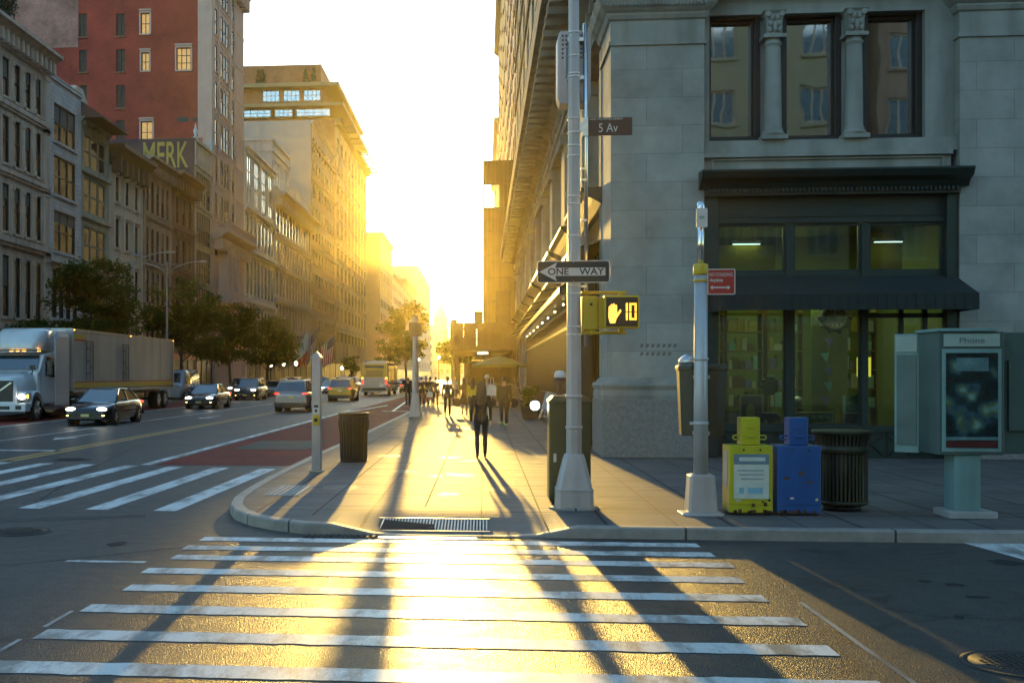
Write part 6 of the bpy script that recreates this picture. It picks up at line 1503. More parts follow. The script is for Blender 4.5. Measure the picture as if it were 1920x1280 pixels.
b = MB(); b.box(-1.0, 1.0, 1, 10.5, 3.1, 3.32); b.build('roof_unit', P_bus, t, bevel=.04)
for s in (-1, 1):
    for i in range(6): b = MB(); b.box(s * 1.275, s * 1.295, .8 + i * 1.85, 2.5 + i * 1.85, 1.45, 2.6); b.build('side_window', M_cglass, t)
    b = MB(); b.ell((s * 1.1, 12.24, 1.5), (.11, .05, .11), 10, 6); b.ell((s * 1.1, 12.24, 1.2), (.11, .05, .11), 10, 6); b.build('tail_light', M_tail, t)
    b = MB(); b.box(s * 1.05, s * 1.2, 12.2, 12.29, 1.62, 1.72); b.build('turn_lamp', M_amber, t)
    for yy in (2.6, 9.0): wheel(t, s * 1.29, yy, .5, .3)
    b = MB(); b.box(s * 1.28, s * 1.3, .3, 12, 1.2, 1.32); b.build('side_stripe', mat('bus_stripe', (.03, .08, .3), .4), t)
b = MB(); b.quad((-1.1, -.01, 1.3), (1.1, -.01, 1.3), (1.1, -.01, 2.6), (-1.1, -.01, 2.6)); b.build('windscreen', M_cglass, t)

# tractor of the articulated lorry
XR = -18.85
tx, tyy = OX(52, 703, XR)[0], 0
tx = OX(52, 703, XR)[0]
t = thing('lorry_tractor', 'white lorry tractor with long hood at the left picture edge', 'truck', (XR - 1.23, tx, 0))
b = MB(); w = 1.2
def hoodring(yy, ww, zb, zt): return [(-ww, yy, zb), (ww, yy, zb), (ww, yy, zb + (zt - zb) * .6), (ww * .82, yy, zt - .05), (ww * .5, yy, zt), (-ww * .5, yy, zt), (-ww * .82, yy, zt - .05), (-ww, yy, zb + (zt - zb) * .6)]
b.loft([hoodring(.0, .62, .75, 1.75), hoodring(.08, .72, .7, 1.85), hoodring(.8, .86, .7, 2.0), hoodring(1.55, 1.02, .7, 2.12)]); b.build('hood', M_truck, t)
b = MB(); b.loft([[(-.98, 1.45, .7), (.98, 1.45, .7), (1.08, 1.45, 2.1), (-1.08, 1.45, 2.1)], [(-1.1, 1.6, .7), (1.1, 1.6, .7), (1.1, 1.56, 2.12), (-1.1, 1.56, 2.12)], [(-1.2, 2.0, .7), (1.2, 2.0, .7), (1.15, 1.95, 2.85), (-1.15, 1.95, 2.85)], [(-1.2, 3.1, .7), (1.2, 3.1, .7), (1.15, 3.1, 3.0), (-1.15, 3.1, 3.0)]], sm=False); b.build('cab', M_truck, t, bevel=.05)
b = MB(); b.loft([[(-1.22, yy, .6), (1.22, yy, .6), (1.22, yy, zt - .3), (1.12, yy, zt), (-1.12, yy, zt), (-1.22, yy, zt - .3)] for yy, zt in ((3.102, 3.75), (3.5, 3.95), (4.6, 4.0), (4.75, 3.9))], sm=False); b.build('sleeper', M_truck, t, bevel=.03)
b = MB(); b.loft([[(-s_, yy, zb), (s_, yy, zb), (s_ * .96, yy, zt - .12), (s_ * .8, yy, zt), (-s_ * .8, yy, zt), (-s_ * .96, yy, zt - .12)] for yy, s_, zb, zt in ((1.75, .7, 3.12, 3.3), (1.95, .98, 3.06, 3.75), (2.4, 1.1, 3.03, 3.98), (3.1, 1.15, 3.02, 4.05))]); b.build('roof_fairing', M_truck, t)
b = MB(); b.quad((-1.0, 1.54, 2.2), (1.0, 1.54, 2.2), (.98, 1.90, 2.82), (-.98, 1.90, 2.82)); 
for v in b.v: v.y -= .035
b.build('windscreen', M_cglass, t)
for s in (-1, 1):
    b = MB(); b.add([(s * 1.207, 2.05, 1.95), (s * 1.207, 3.0, 1.85), (s * 1.18, 3.0, 2.72), (s * 1.175, 2.12, 2.75)], [(0, 1, 2, 3)]); b.build('side_window', M_cglass, t)
    b = MB(); b.tube([(s * 1.2, 1.9, 2.5), (s * 1.42, 1.82, 2.5)], .03, 6); b.box(s * 1.36, s * 1.56, 1.75, 1.85, 1.95, 2.6); b.build('mirror', M_blk, t, bevel=.02)
    b = MB(); rings = []
    for k in range(9):
        a = pi * k / 8; cy_, cz_ = 1.05 - .68 * cos(a), .62 + .68 * sin(a)
        rings.append([(s * .75, cy_, cz_), (s * 1.2, cy_, cz_), (s * 1.24, 1.05 - .62 * cos(a), .6 + .62 * sin(a)), (s * .75, 1.05 - .62 * cos(a), .6 + .62 * sin(a))])
    b.loft(rings); b.build('mudguard', M_truck, t)
    b = MB(); b.loft([[(s * .72, yy, .9 - q), (s * (1.2 - k), yy, .9 - q), (s * (1.2 - k), yy, 1.22 + q), (s * .72, yy, 1.28 + q)] for yy, q, k in ((.08, 0, .06), (.3, .02, .0), (.5, .02, 0))], sm=False); b.build('fender_front', M_truck, t, bevel=.03)
    b = MB(); b.ell((s * .93, .12, 1.05), (.17, .1, .12), 14, 8); b.build('headlight', M_head, t)
    b = MB(); b.ell((s * 1.12, .17, 1.06), (.07, .08, .11), 10, 6); b.build('turn_lamp', M_amber, t)
    wheel(t, s * 1.22, 1.05, .52, .3); wheel(t, s * 1.22, 5.9, .52, .55); wheel(t, s * 1.22, 7.1, .52, .55)
    b = MB(); b.cyly(s * .85, 3.3, 4.9, .62, .32, 20); b.build('fuel_tank', M_rim, t)
    b = MB(); b.tube([(s * .95, 1.0, 1.98), (s * 1.12, .75, 2.05), (s * 1.15, .7, 2.25)], .02, 6); b.box(s * 1.05, s * 1.25, .62, .75, 2.2, 2.36); b.build('hood_mirror', M_blk, t)
b = MB(); b.box(-.6, .6, -.03, .02, .85, 1.72); b.build('grille', M_blk, t, bevel=.03)
b = MB(); b.prism([(-.56, .9), (-.5, .9), (.56, 1.62), (.5, 1.66)], 'y', -.05, -.032); b.build('grille_bar', M_band, t)
b = MB(); b.loft([[(-1.18 + q, -.12 + q * .3, .42), (1.18 - q, -.12 + q * .3, .42), (1.18 - q, -.12 + q * .3, .78), (-1.18 + q, -.12 + q * .3, .78)] for q in (0,)] + [[(-1.22, .35, .42), (1.22, .35, .42), (1.22, .35, .78), (-1.22, .35, .78)]], sm=False); b.build('bumper', M_truck, t, bevel=.04)
b = MB(); b.box(-.5, .5, -.135, -.121, .52, .66); b.box(-1.0, -.75, -.135, -.121, .52, .68); b.box(.75, 1.0, -.135, -.121, .52, .68); b.build('bumper_intake', M_blk, t)
b = MB(); 
for xx in (-.95, -.28, 0, .28, .95): b.box(xx - .07, xx + .07, 1.85, 1.9, 2.95, 3.0)
b.build('marker_lamp', M_amber, t)
b = MB(); b.prism([(1.62, 2.92), (1.95, 2.95), (1.95, 3.0), (1.6, 2.96)], 'x', -1.05, 1.05); b.build('sun_visor', M_truck, t)
b = MB(); b.box(-.4, .4, 4.6, 8.0, .75, .95); b.box(-1.1, 1.1, 4.9, 7.7, .95, 1.05); b.build('chassis', M_blk, t)
b = MB(); b.tube([(1.0, 4.9, .7), (1.05, 4.9, 3.9)], .08, 12); b.build('exhaust_stack', M_rim, t)
text('door_lettering', 'FRESH\nPRODUCE', .16, M_sblk, t, (1.232, 2.6, 1.45), (pi / 2, 0, pi / 2), .001) if False else None

ya = OX(137, 703, XR)[0]; yb = OX(326, 703, XR)[0]
t = thing('box_trailer', 'long pale box trailer with a yellow stripe behind the lorry tractor', 'trailer', (XR - 1.3, ya, 0)); Lt = yb - ya
b = MB(); b.box(-1.28, 1.28, 0, Lt, 1.22, 4.1); b.build('box', M_trail, t, bevel=.02)
b = MB(); b.box(1.283, 1.30, .05, Lt - .05, 4.0, 4.1); b.box(1.283, 1.305, 0, .12, 1.2, 4.1); b.box(1.283, 1.305, Lt - .12, Lt, 1.2, 4.1); b.box(1.283, 1.3, .05, Lt - .05, 1.15, 1.25); b.box(-1.28, 1.28, -.03, -.002, 4.0, 4.12); b.build('edge_rail', M_steel, t)
b = MB(); b.box(1.284, 1.292, .15, Lt - .15, 1.36, 1.58, 0); b.box(1.284, 1.292, .15, Lt - .15, 1.6, 1.66, 1); b.box(1.284, 1.292, .15, Lt - .15, 1.3, 1.345, 2)
b.box(1.284, 1.292, .2, 1.7, 3.65, 3.85, 0); b.box(1.284, 1.292, .2, 1.7, 3.55, 3.63, 1); b.build('livery_stripe', [M_stripe, M_redp, M_sblk], t)
for yy in (1.75, 7.2):
    b = MB(); b.box(1.284, 1.30, yy, yy + .95, 1.7, 3.55); b.build('side_door', M_trail, t, bevel=.006)
    b = MB()
    for a in ((yy, yy + .03, 1.7, 3.58), (yy + .92, yy + .95, 1.7, 3.58), (yy + .03, yy + .92, 3.55, 3.58), (yy + .45, yy + .48, 1.75, 3.5)): b.box(1.301, 1.32, *a)
    for z in (2.0, 2.6, 3.2): b.box(1.301, 1.33, yy + .05, yy + .3, z, z + .05)
    b.box(1.301, 1.34, yy + .6, yy + .8, 2.3, 2.34); b.build('door_hinge', M_blk, t)
b = MB(); b.box(-1.05, 1.05, -.62, -.032, 2.1, 3.95); b.build('refrigeration_unit', M_truck, t, bevel=.08)
b = MB(); b.box(-.9, .9, -.64, -.622, 2.2, 3.3)
for i in range(14): b.box(1.051, 1.065, -.55, -.1, 2.3 + i * .1, 2.36 + i * .1)
b.build('refrigeration_grille', M_blk, t)
b = MB(); b.box(-.5, .5, .5, Lt - .3, .95, 1.2)
for yy in (3.4, 3.6): b.box(.9, 1.0, yy, yy + .1, .2, 1.2)
b.box(-1.2, 1.2, Lt - .1, Lt, .45, .6); b.build('underframe', M_blk, t)
for yy in (Lt - 3.0, Lt - 1.7):
    for s in (-1, 1): wheel(t, s * 1.26, yy, .52, .55)
b = MB()
for yy in (.1, Lt * .5, Lt - .2): b.box(1.305, 1.32, yy, yy + .08, 4.02, 4.07)
b.build('marker_lamp', M_amber, t)

# ------------------------------------------------------------------ people
def capsule(b, p0, r0, p1, r1, n=10, mi=0):
    p0, p1 = Vector(p0), Vector(p1); d = (p1 - p0); L = d.length
    if L < 1e-5: return b.ell(p0, (r0, r0, r0), n, 8, mi)
    d /= L; ref = Vector((1, 0, 0)) if abs(d.x) < .9 else Vector((0, 1, 0)); a = d.cross(ref).normalized(); c = d.cross(a)
    rings = []
    for s, rr_ in ((-1, .05), (-.85, .53), (-.5, .87), (0, 1)): rings.append((p0 + d * s * r0, r0 * rr_))
    for s, rr_ in ((0, 1), (.5, .87), (.85, .53), (1, .05)): rings.append((p1 + d * s * r1, r1 * rr_))
    return b.loft([[c0 + (a * cos(2 * pi * k / n) + c * sin(2 * pi * k / n)) * r for k in range(n)] for c0, r in rings], mi)
def fused(b, name, m, parent, vox):
    o = b.build(name, m, parent)
    q = o.modifiers.new('r', 'REMESH'); q.mode = 'VOXEL'; q.voxel_size = vox; q.use_smooth_shade = True
    s = o.modifiers.new('s', 'SMOOTH'); s.factor = .5; s.iterations = 3
    return o
def person(label, x, y, face, H=1.72, legs=((12, 5), (-16, 12)), arms=((-14, 12, 6), (14, 14, 6)), topm=None, botm=None, hairm=None, skin=None, hair='short', top_len=.50, skirt=False, vox=.016, bulk=1.0, hat=None, z=GZ, seat=None, name='person', shoes=None, lean=0.0, sleeve='long', group='people walking on the pavement', head_turn=0):
    skin = skin or M_skin; hairm = hairm or M_hair; shoes = shoes or mat('dark_shoe', (.02, .018, .018), .5)
    t = thing(name, label, 'person', (x, y, z), face, group)
    hipz = .52 * H; J = {}
    P = Vector((0, 0, hipz))
    for s, (th, kn) in zip((-1, 1), legs):
        th, kn = radians(th), radians(kn); hp = P + Vector((s * .052 * H, 0, 0))
        knv = hp + Vector((s * .004 * H, -sin(th), -cos(th))) * .245 * H; kn_ = th - kn
        an = knv + Vector((0, -sin(kn_), -cos(kn_))) * .235 * H; J[s] = (hp, knv, an, kn_)
    low = min(J[-1][2].z, J[1][2].z) - .04 * H
    dz = -low if seat is None else seat - hipz
    up = Vector((0, 0, dz)); P += up
    for s in (-1, 1): J[s] = (J[s][0] + up, J[s][1] + up, J[s][2] + up, J[s][3])
    ln = lambda f: Vector((0, -sin(radians(lean)) * f * H, -(1 - cos(radians(lean))) * f * H))
    C = P + Vector((0, .005, .19 * H)) + ln(.19); N_ = P + Vector((0, .01, .30 * H)) + ln(.30); Hd = P + Vector((0, -.012, .405 * H)) + ln(.41)
    A = {}
    for s, (sh, el, out) in zip((-1, 1), arms):
        sh, el, out = radians(sh), radians(el), radians(out); S0 = P + Vector((s * .104 * H * (.5 + .5 * bulk), .01, .275 * H)) + ln(.29)
        E = S0 + Vector((s * sin(out), -sin(sh), -cos(sh) * cos(out))) * .172 * H
        Wp = E + Vector((s * sin(out) * .3, -sin(sh + el), -cos(sh + el))) * .15 * H; A[s] = (S0, E, Wp, sh + el)
    k = bulk * H / 1.72
    b = MB()
    capsule(b, P + Vector((-.03, 0, .02)), .085 * k, P + Vector((.03, 0, .02)), .085 * k); capsule(b, P, .075 * k, C, .075 * k); capsule(b, C + Vector((-.045, 0, .0)), .07 * k, C + Vector((.045, 0, .0)), .07 * k)
    capsule(b, N_ - Vector((0, 0, .05)), .055 * k, Hd - Vector((0, 0, .03)), .05 * k)
    for s in (-1, 1):
        hp, kn_, an, ka = J[s]; capsule(b, hp, .082 * k, kn_, .053 * k); capsule(b, kn_, .052 * k, kn_.lerp(an, .35) + Vector((0, .012, 0)), .052 * k); capsule(b, kn_.lerp(an, .35), .05 * k, an, .034 * k)
        S0, E, Wp, aa = A[s]; capsule(b, C + Vector((0, 0, .08)), .06 * k, S0, .042 * k); capsule(b, S0, .046 * k, E, .036 * k); capsule(b, E, .036 * k, Wp, .025 * k)
        # hand: palm, four unequal bent fingers and a thumb off the side
        dn = (Wp - E).normalized(); sd = Vector((0, -1, 0)) if abs(dn.y) < .8 else Vector((0, 0, 1)); sd = (sd - dn * sd.dot(dn)).normalized(); inn = dn.cross(sd) * (1 if (dn.cross(sd)).x * -s > 0 else -1)
        pc = Wp + dn * .03; pe = Wp + dn * .085
        for q in (-1, 0, 1): capsule(b, pc + sd * q * .018, .016, pe + sd * q * .022, .014, 8)
        for q, l in ((-1.5, .055), (-.5, .072), (.5, .078), (1.5, .068)):
            f0 = pe + sd * q * .0185; f1 = f0 + (dn + inn * .25).normalized() * l * .55; f2 = f1 + (dn * .8 + inn * .8).normalized() * l * .5
            capsule(b, f0, .0095, f1, .009, 8); capsule(b, f1, .009, f2, .0075, 8)
        t0 = Wp + dn * .03 + sd * .028; t1 = t0 + (dn * .7 + sd * .7 + inn * .3).normalized() * .035; t2 = t1 + (dn + inn * .4).normalized() * .028
        capsule(b, t0, .0125, t1, .0105, 8); capsule(b, t1, .0105, t2, .0085, 8)
    R_ = Matrix.Rotation(radians(head_turn), 3, 'Z'); hk = H / 1.72
    def hv(x_, y_, z_): return Hd + R_ @ Vector((x_, y_, z_)) * hk
    b.ell(hv(0, .005, .03), (.075 * hk, .092 * hk, .10 * hk), 18, 14); b.ell(hv(0, -.03, -.045), (.052 * hk, .058 * hk, .065 * hk), 14, 10)
    capsule(b, hv(0, -.088, .03), .010 * hk, hv(0, -.104, -.008), .015 * hk, 8)
    b.ell(hv(0, -.086, -.045), (.024 * hk, .012 * hk, .009 * hk), 8, 6)
    for s in (-1, 1): b.ell(hv(s * .077, .01, .005), (.012 * hk, .02 * hk, .032 * hk), 8, 6)
    fused(b, 'body', skin, t, vox * .8)
    for s in (-1, 1):
        e = MB(); e.ell(hv(s * .03, -.083, .025), (.012 * hk, .008 * hk, .007 * hk), 10, 6); e.build('eye', M_eye, t)
    # clothing follows the joints
    b = MB(); o_ = .014
    lowp = P + Vector((0, 0, (.0 if top_len >= .5 else .04) * H)); 
    W0 = P + Vector((0, 0, .09 * H))
    for q in (-1, 1): capsule(b, P + Vector((q * .035, 0, -.04 if top_len > .5 else .03)), .105 * k + o_, W0 + Vector((q * .03, 0, 0)), .08 * k + o_); capsule(b, W0 + Vector((q * .03, 0, 0)), .08 * k + o_, C + Vector((q * .05, 0, 0)), .085 * k + o_)
    capsule(b, C + Vector((-.06, 0, .0)), .085 * k + o_, C + Vector((.06, 0, .0)), .085 * k + o_); capsule(b, C + Vector((0, 0, .05)), .085 * k, N_ - Vector((0, 0, .06)), .062 * k)
    for s in (-1, 1):
        S0, E, Wp, aa = A[s]; capsule(b, C + Vector((0, 0, .09)), .06 * k + o_ * .5, S0, .042 * k + o_ * .7); 
        if sleeve == 'long': capsule(b, S0, .042 * k + o_, E, .034 * k + o_ * .8); capsule(b, E, .034 * k + o_ * .8, E.lerp(Wp, .93), .024 * k + o_ * .7)
        else: capsule(b, S0, .05 * k + o_, S0.lerp(E, .6), .047 * k + o_)
    fused(b, 'top', topm, t, vox)
    b = MB()
    if skirt:
        b.lathe([(.12 * k, P.z + .08), (.16 * k, P.z), (.2 * k, P.z - .2), (.23 * k, P.z - .38), (.22 * k, P.z - .385), (.1, P.z - .1)], (0, P.y, 0), 20); b.build('skirt', botm, t)
    else:
        capsule(b, P + Vector((-.04, 0, .03)), .108 * k, P + Vector((.04, 0, .03)), .108 * k)
        for s in (-1, 1):
            hp, kn_, an, ka = J[s]; capsule(b, hp + Vector((0, .01, .01)), .092 * k, hp.lerp(kn_, .4), .078 * k); capsule(b, hp.lerp(kn_, .4), .078 * k, kn_, .06 * k); capsule(b, kn_, .059 * k, kn_.lerp(an, .35) + Vector((0, .012, 0)), .059 * k); capsule(b, kn_.lerp(an, .35) + Vector((0, .012, 0)), .062 * k, an + Vector((0, 0, .03)), .045 * k)
        fused(b, 'trousers', botm, t, vox)
    for s in (-1, 1):
        hp, kn_, an, ka = J[s]; b = MB(); up_ = min(1.1, max(0, -ka)) if an.z > min(J[-1][2].z, J[1][2].z) + .01 or ka < -.2 else 0
        f = Vector((s * .01, -cos(up_), -sin(up_))); dnv = Vector((0, sin(up_) * .5, -1)).normalized()
        capsule(b, an - f * .035 + dnv * .036 * k, .034 * k, an + f * .10 + dnv * .046 * k, .03 * k); capsule(b, an + f * .1 + dnv * .046 * k, .03 * k, an + f * .16 + dnv * .05 * k, .022 * k); capsule(b, an, .04 * k, an + dnv * .035, .038 * k)
        fused(b, 'shoe', shoes, t, .012)
    if hat is None or hair == 'long':
        b = MB(); b.ell(hv(0, .018, .045), (.09 * hk, .105 * hk, .105 * hk), 18, 12)
        if hair == 'long':
            for q in (-.06, 0, .06): capsule(b, hv(q, .06, .04), .055 * hk, hv(q * 1.1, .09, -.18), .055 * hk); capsule(b, hv(q * 1.1, .09, -.18), .055 * hk, hv(q * .8, .10, -.36), .035 * hk)
            for s in (-1, 1): capsule(b, hv(s * .06, .0, .02), .03 * hk, hv(s * .065, .05, -.13), .03 * hk)
        if hair == 'bun': b.ell(hv(0, .1, .09), (.05, .05, .05), 12, 8)
        # cut the fringe clear of the face
        b.v = [v if (R_.inverted() @ (v - Hd)).y > -.05 * hk or (v - Hd).z > .075 * hk else v + R_ @ Vector((0, .03, 0)) for v in b.v]
        fused(b, 'hair', hairm, t, .012)
    if hat is not None:
        b = MB(); b.lathe([(.085 * hk, .05 * hk), (.09 * hk, .06 * hk), (.084 * hk, .12 * hk), (.055 * hk, .155 * hk), (.005, .163 * hk)], tuple(Hd), 20)
        if hat[1] == 'brim': b.lathe([(.088 * hk, .05 * hk), (.15 * hk, .045 * hk), (.15 * hk, .052 * hk), (.088 * hk, .06 * hk)], tuple(Hd), 20)
        else: b.prism([(Hd.x - .06, Hd.y - .07), (Hd.x + .06, Hd.y - .07), (Hd.x + .045, Hd.y - .165), (Hd.x - .045, Hd.y - .165)], 'z', Hd.z + .055 * hk, Hd.z + .065 * hk)
        b.build('hat', hat[0], t)
    return t, A, J, P, Hd
def cloth(n, c): return mat('cloth_' + n, c, .85, 0, 14, .12, .25, 60)
C_blk, C_dgr, C_nav, C_brn, C_wht, C_pnk, C_yel, C_gry, C_olv, C_den = cloth('black', (.016, .014, .014)), cloth('dark_grey', (.04, .035, .033)), cloth('navy', (.02, .022, .04)), cloth('brown', (.07, .04, .025)), cloth('white', (.6, .58, .55)), cloth('pink', (.5, .33, .32)), cloth('yellow', (.5, .38, .02)), cloth('grey', (.26, .26, .27)), cloth('olive', (.06, .055, .025)), cloth('denim', (.04, .055, .09))
def bag(label, x, y, z, m, w=.32, h=.34, d=.12, strap=.3, cat='bag'):
    t = thing('carried_bag', label, cat, (x, y, z))
    b = MB(); b.loft([[(-w / 2 * q, -d / 2 * q, zz_), (w / 2 * q, -d / 2 * q, zz_), (w / 2 * q, d / 2 * q, zz_), (-w / 2 * q, d / 2 * q, zz_)] for q, zz_ in ((.8, 0), (1, .05), (1, h * .7), (.6, h))], sm=False); b.build('pouch', m, t, bevel=.03)
    b = MB(); b.tube([(-w * .25, 0, h * .9), (-w * .1, 0, h + strap), (w * .1, 0, h + strap), (w * .25, 0, h * .9)], .01, 6); b.build('strap', m, t)
    return t
def ppos(px, py): return G(px, py, GZ)
AW = pi     # walking away from the viewpoint
x, y = ppos(902, 857); person('woman with long dark hair and black leggings walking away down the pavement', x, y, AW + .06, 1.66, ((3, 2), (-7, 8)), ((8, 14, 8), (-8, 16, 9)), C_blk, C_blk, hair='long', top_len=.56, vox=.012, bulk=.93)
x, y = ppos(913, 790); t_ = person('person in pale pink shirt and white brimmed hat just beyond the dark haired woman', x, y, AW, 1.82, ((14, 4), (-18, 22)), ((30, 60, 12), (20, 70, 14)), C_pnk, C_wht, hat=(C_wht, 'brim'))
bag('white shoulder bag beside the person in pale pink', x + .20, y - .2, GZ + 1.0, C_wht, .36, .42, .2)
x, y = ppos(886, 781); person('person in a bright yellow jacket left of the dark haired woman', x, y, AW, 1.68, ((10, 4), (-14, 14)), topm=C_yel, botm=C_olv, hair='long', bulk=1.1)
x, y = ppos(839, 779); person('person in dark jacket walking alone left of the yellow jacket', x, y, AW, 1.76, ((13, 4), (-17, 16)), topm=C_dgr, botm=C_blk, hair='short')
x, y = ppos(871, 778); person('person in dark dress with bare legs beside the yellow jacket', x, y, AW, 1.72, ((10, 4), (-20, 24)), topm=C_brn, botm=C_brn, hair='long', skirt=True, sleeve='short'); bag('brown handbag carried by the person in the dark dress', x - .36, y - .05, GZ + .42, C_brn)
x, y = ppos(817, 761); person('slim person in navy coat beside the group of three', x, y, AW, 1.72, ((12, 4), (-18, 16)), topm=C_nav, botm=C_blk, hair='bun'); bag('white plastic bag hanging beside the person in the navy coat', x - .34, y, GZ + .5, C_wht)
x, y = ppos(765, 760); person('small dark clad person left of the near street lamp', x, y, AW, 1.66, ((12, 4), (-12, 10)), topm=C_blk, botm=C_dgr, hair='bun')
for i, (px, py, l, tm, bmx, hh) in enumerate(((791, 758, 'leftmost of the group of three dark clad walkers', C_brn, C_blk, 1.7), (799, 758, 'middle walker of the group of three, in olive', C_olv, C_dgr, 1.78), (807, 758, 'rightmost of the group of three dark clad walkers', C_blk, C_den, 1.72))):
    x, y = ppos(px, py); person(l, x, y, AW if i != 1 else 0, hh, ((10 + i * 2, 4), (-14, 12)), topm=tm, botm=bmx, bulk=1.08)
x, y = ppos(945, 798); person('broad person in dark coat and bright shoes walking by the shopfronts', x, y, AW, 1.78, ((14, 4), (-18, 18)), topm=C_olv, botm=C_dgr, bulk=1.18, shoes=cloth('lime', (.3, .5, .1)))
x, y = ppos(853, 752); person('distant walker in grey near the construction shed', x, y, 0, 1.72, ((10, 4), (-14, 12)), topm=C_gry, botm=C_den)
x, y = ppos(965, 762); person('vendor in dark clothes standing under the umbrella', x, y, .3, 1.72, ((2, 2), (-2, 4)), topm=C_blk, botm=C_blk)
x, y = ppos(776, 757); person('person in brown coat just left of the group of three', x, y, AW, 1.66, ((12, 4), (-14, 12)), topm=C_brn, botm=C_blk, hair='long')

# bicycle and rider behind the relay box
rx, ry = OD(1049, 703, 17.8)[:2]
t = thing('bicycle', 'delivery bicycle with a bright round headlamp half hidden behind the relay box', 'bicycle', (rx, ry, GZ), -.12)
for yy in (-.55, .52):
    b = MB(); b.tube([(0, yy + .33 * cos(a * pi / 14), .34 + .33 * sin(a * pi / 14)) for a in range(29)], .022, 8, cap=False); w_ = b.build('wheel', M_rub, t)
    b = MB()
    for a in range(14): b.tube([(0, yy, .34), (0, yy + .32 * cos(a * pi / 7), .34 + .32 * sin(a * pi / 7))], .003, 4)
    b.cylx(-.04, .04, yy, .34, .03, 10); b.build('rim', M_band, w_)
b = MB(); b.tube([(0, -.55, .34), (0, -.42, .95), (0, -.38, 1.12)], .02, 8); b.tube([(0, -.41, .9), (0, .05, .33), (0, .52, .34), (0, .17, .85)], .018, 8); b.tube([(0, -.41, .85), (0, .17, .8), (0, .05, .33)], .018, 8); b.tube([(0, .17, .8), (0, .19, .98)], .014, 8); b.build('frame', M_blk, t)
b = MB(); b.tube([(-.30, -.28, 1.16), (-.27, -.38, 1.17), (0, -.4, 1.13), (.27, -.38, 1.17), (.30, -.28, 1.16)], .014, 8); b.build('handlebar', M_chrome, t)
b = MB(); b.loft([[(-.03, -.02, .97), (.03, -.02, .97), (.03, -.02, 1.0), (-.03, -.02, 1.0)], [(-.09, .28, .98), (.09, .28, .98), (.09, .28, 1.03), (-.09, .28, 1.03)]], sm=False); b.build('saddle', M_blk, t, bevel=.01)
b = MB(); b.tube([(-.12, .05, .3), (.12, .05, .3)], .012, 6); b.box(-.19, -.12, 0, .1, .28, .32); b.box(.12, .19, 0, .1, .28, .32); b.build('pedal', M_blk, t)
lx, ly, lz = OD(1003, 760, 17.3); L_ = XF[t].inverted() @ Vector((lx, ly, lz))
b = MB(); b.lathe([(.01, -.10), (.05, -.09), (.08, -.02), (.085, 0), (.075, 0)], (0, 0, 0), 20); b.v = [Vector((v.x + L_.x, -v.z + L_.y, v.y + L_.z)) for v in b.v]; b.tube([(L_.x, L_.y + .08, L_.z), (L_.x + .14, L_.y + .12, L_.z - .05), (-.24, -.37, 1.18)], .014, 8); b.build('lamp_housing', M_chrome, t)
b = MB(); b.ell((L_.x, L_.y - .002, L_.z), (.068, .02, .068), 20, 10); b.build('headlight', mat('bike_lamp', (1, 1, .9), .2, emit=(1, .95, .75), estr=25), t)
person('rider in grey shirt and white cap astride the bicycle behind the relay box', rx + .02, ry + .15, -.12, 1.78, ((50, 70), (35, 45)), ((38, 40, 10), (38, 40, 10)), C_gry, C_dgr, skin=M_skind, hair='short', hat=(C_wht, 'cap'), seat=1.0, vox=.013, lean=6, group=None, sleeve='long')

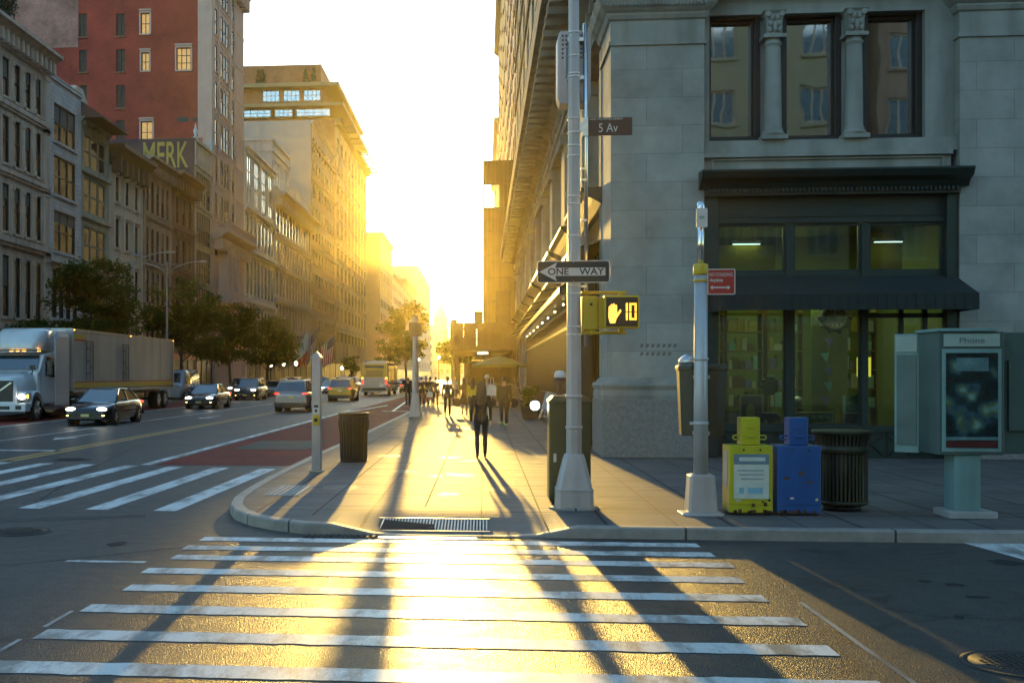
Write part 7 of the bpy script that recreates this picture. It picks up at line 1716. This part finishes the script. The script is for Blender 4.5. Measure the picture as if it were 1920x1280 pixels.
# ------------------------------------------------------------------ light, air, camera
SAZ = radians(2.94); SEL = radians(5.6)
S = Vector((-sin(SAZ) * cos(SEL), cos(SAZ) * cos(SEL), sin(SEL)))
ld = bpy.data.lights.new('sun', 'SUN'); ld.energy = 2.0; ld.angle = radians(.53); ld.color = (1, .62, .13)
lo = bpy.data.objects.new('sun', ld); COL.objects.link(lo); lo.rotation_euler = (-S).to_track_quat('-Z', 'Y').to_euler(); lo.location = S * 300
wd = bpy.data.worlds.new('World'); sc.world = wd; wd.use_nodes = True
N, L = wd.node_tree.nodes, wd.node_tree.links
sk = N.new('ShaderNodeTexSky'); sk.sky_type = 'NISHITA'; sk.sun_disc = False; sk.sun_elevation = SEL; sk.sun_rotation = -SAZ
sk.air_density = 1.0; sk.dust_density = .4; sk.ozone_density = 1.9
bg = N['Background']; tn = N.new('ShaderNodeMix'); tn.data_type = 'RGBA'; tn.blend_type = 'MULTIPLY'; tn.inputs[0].default_value = 1; tn.inputs[7].default_value = (.85, 1.0, 1.02, 1); L.new(sk.outputs[0], tn.inputs[6]); L.new(tn.outputs[2], bg.inputs[0]); bg.inputs[1].default_value = .15
HAZE = .000115
if HAZE:
    b = MB(); b.box(-1450, 1450, -1450, 1450, -1, 72)
    m = bpy.data.materials.new('haze_air'); nt, N, L = nodes_of(m); N.remove(N['Principled BSDF'])
    pv_ = N.new('ShaderNodeVolumePrincipled'); pv_.inputs['Color'].default_value = (1.0, .86, .40, 1); pv_.inputs['Density'].default_value = HAZE; pv_.inputs['Anisotropy'].default_value = .895
    L.new(pv_.outputs[0], N['Material Output'].inputs['Volume'])
    o = b.build('haze', m); o['kind'] = 'stuff'
cam = bpy.data.cameras.new('camera'); co = bpy.data.objects.new('camera', cam); COL.objects.link(co)
cam.sensor_width = 36; cam.lens = 36 * F / 1920; cam.shift_x = (960 - PPX) / 1920; cam.shift_y = (HY - 640) / 1920
cam.clip_start = .1; cam.clip_end = 4000
co.location = (0, 0, CH); co.rotation_euler = (pi / 2, 0, PHI); sc.camera = co
sc.render.engine = 'CYCLES'
cy = sc.cycles; cy.use_denoising = True; cy.max_bounces = 6; cy.diffuse_bounces = 3; cy.glossy_bounces = 3; cy.transmission_bounces = 4; cy.transparent_max_bounces = 8; cy.volume_bounces = 0
cy.sample_clamp_indirect = 6; cy.caustics_reflective = False; cy.caustics_refractive = False
vs_ = sc.view_settings; vs_.view_transform = 'Standard'; vs_.look = 'None'; vs_.gamma = 1; vs_.use_curve_mapping = False; vs_.exposure = 2.15
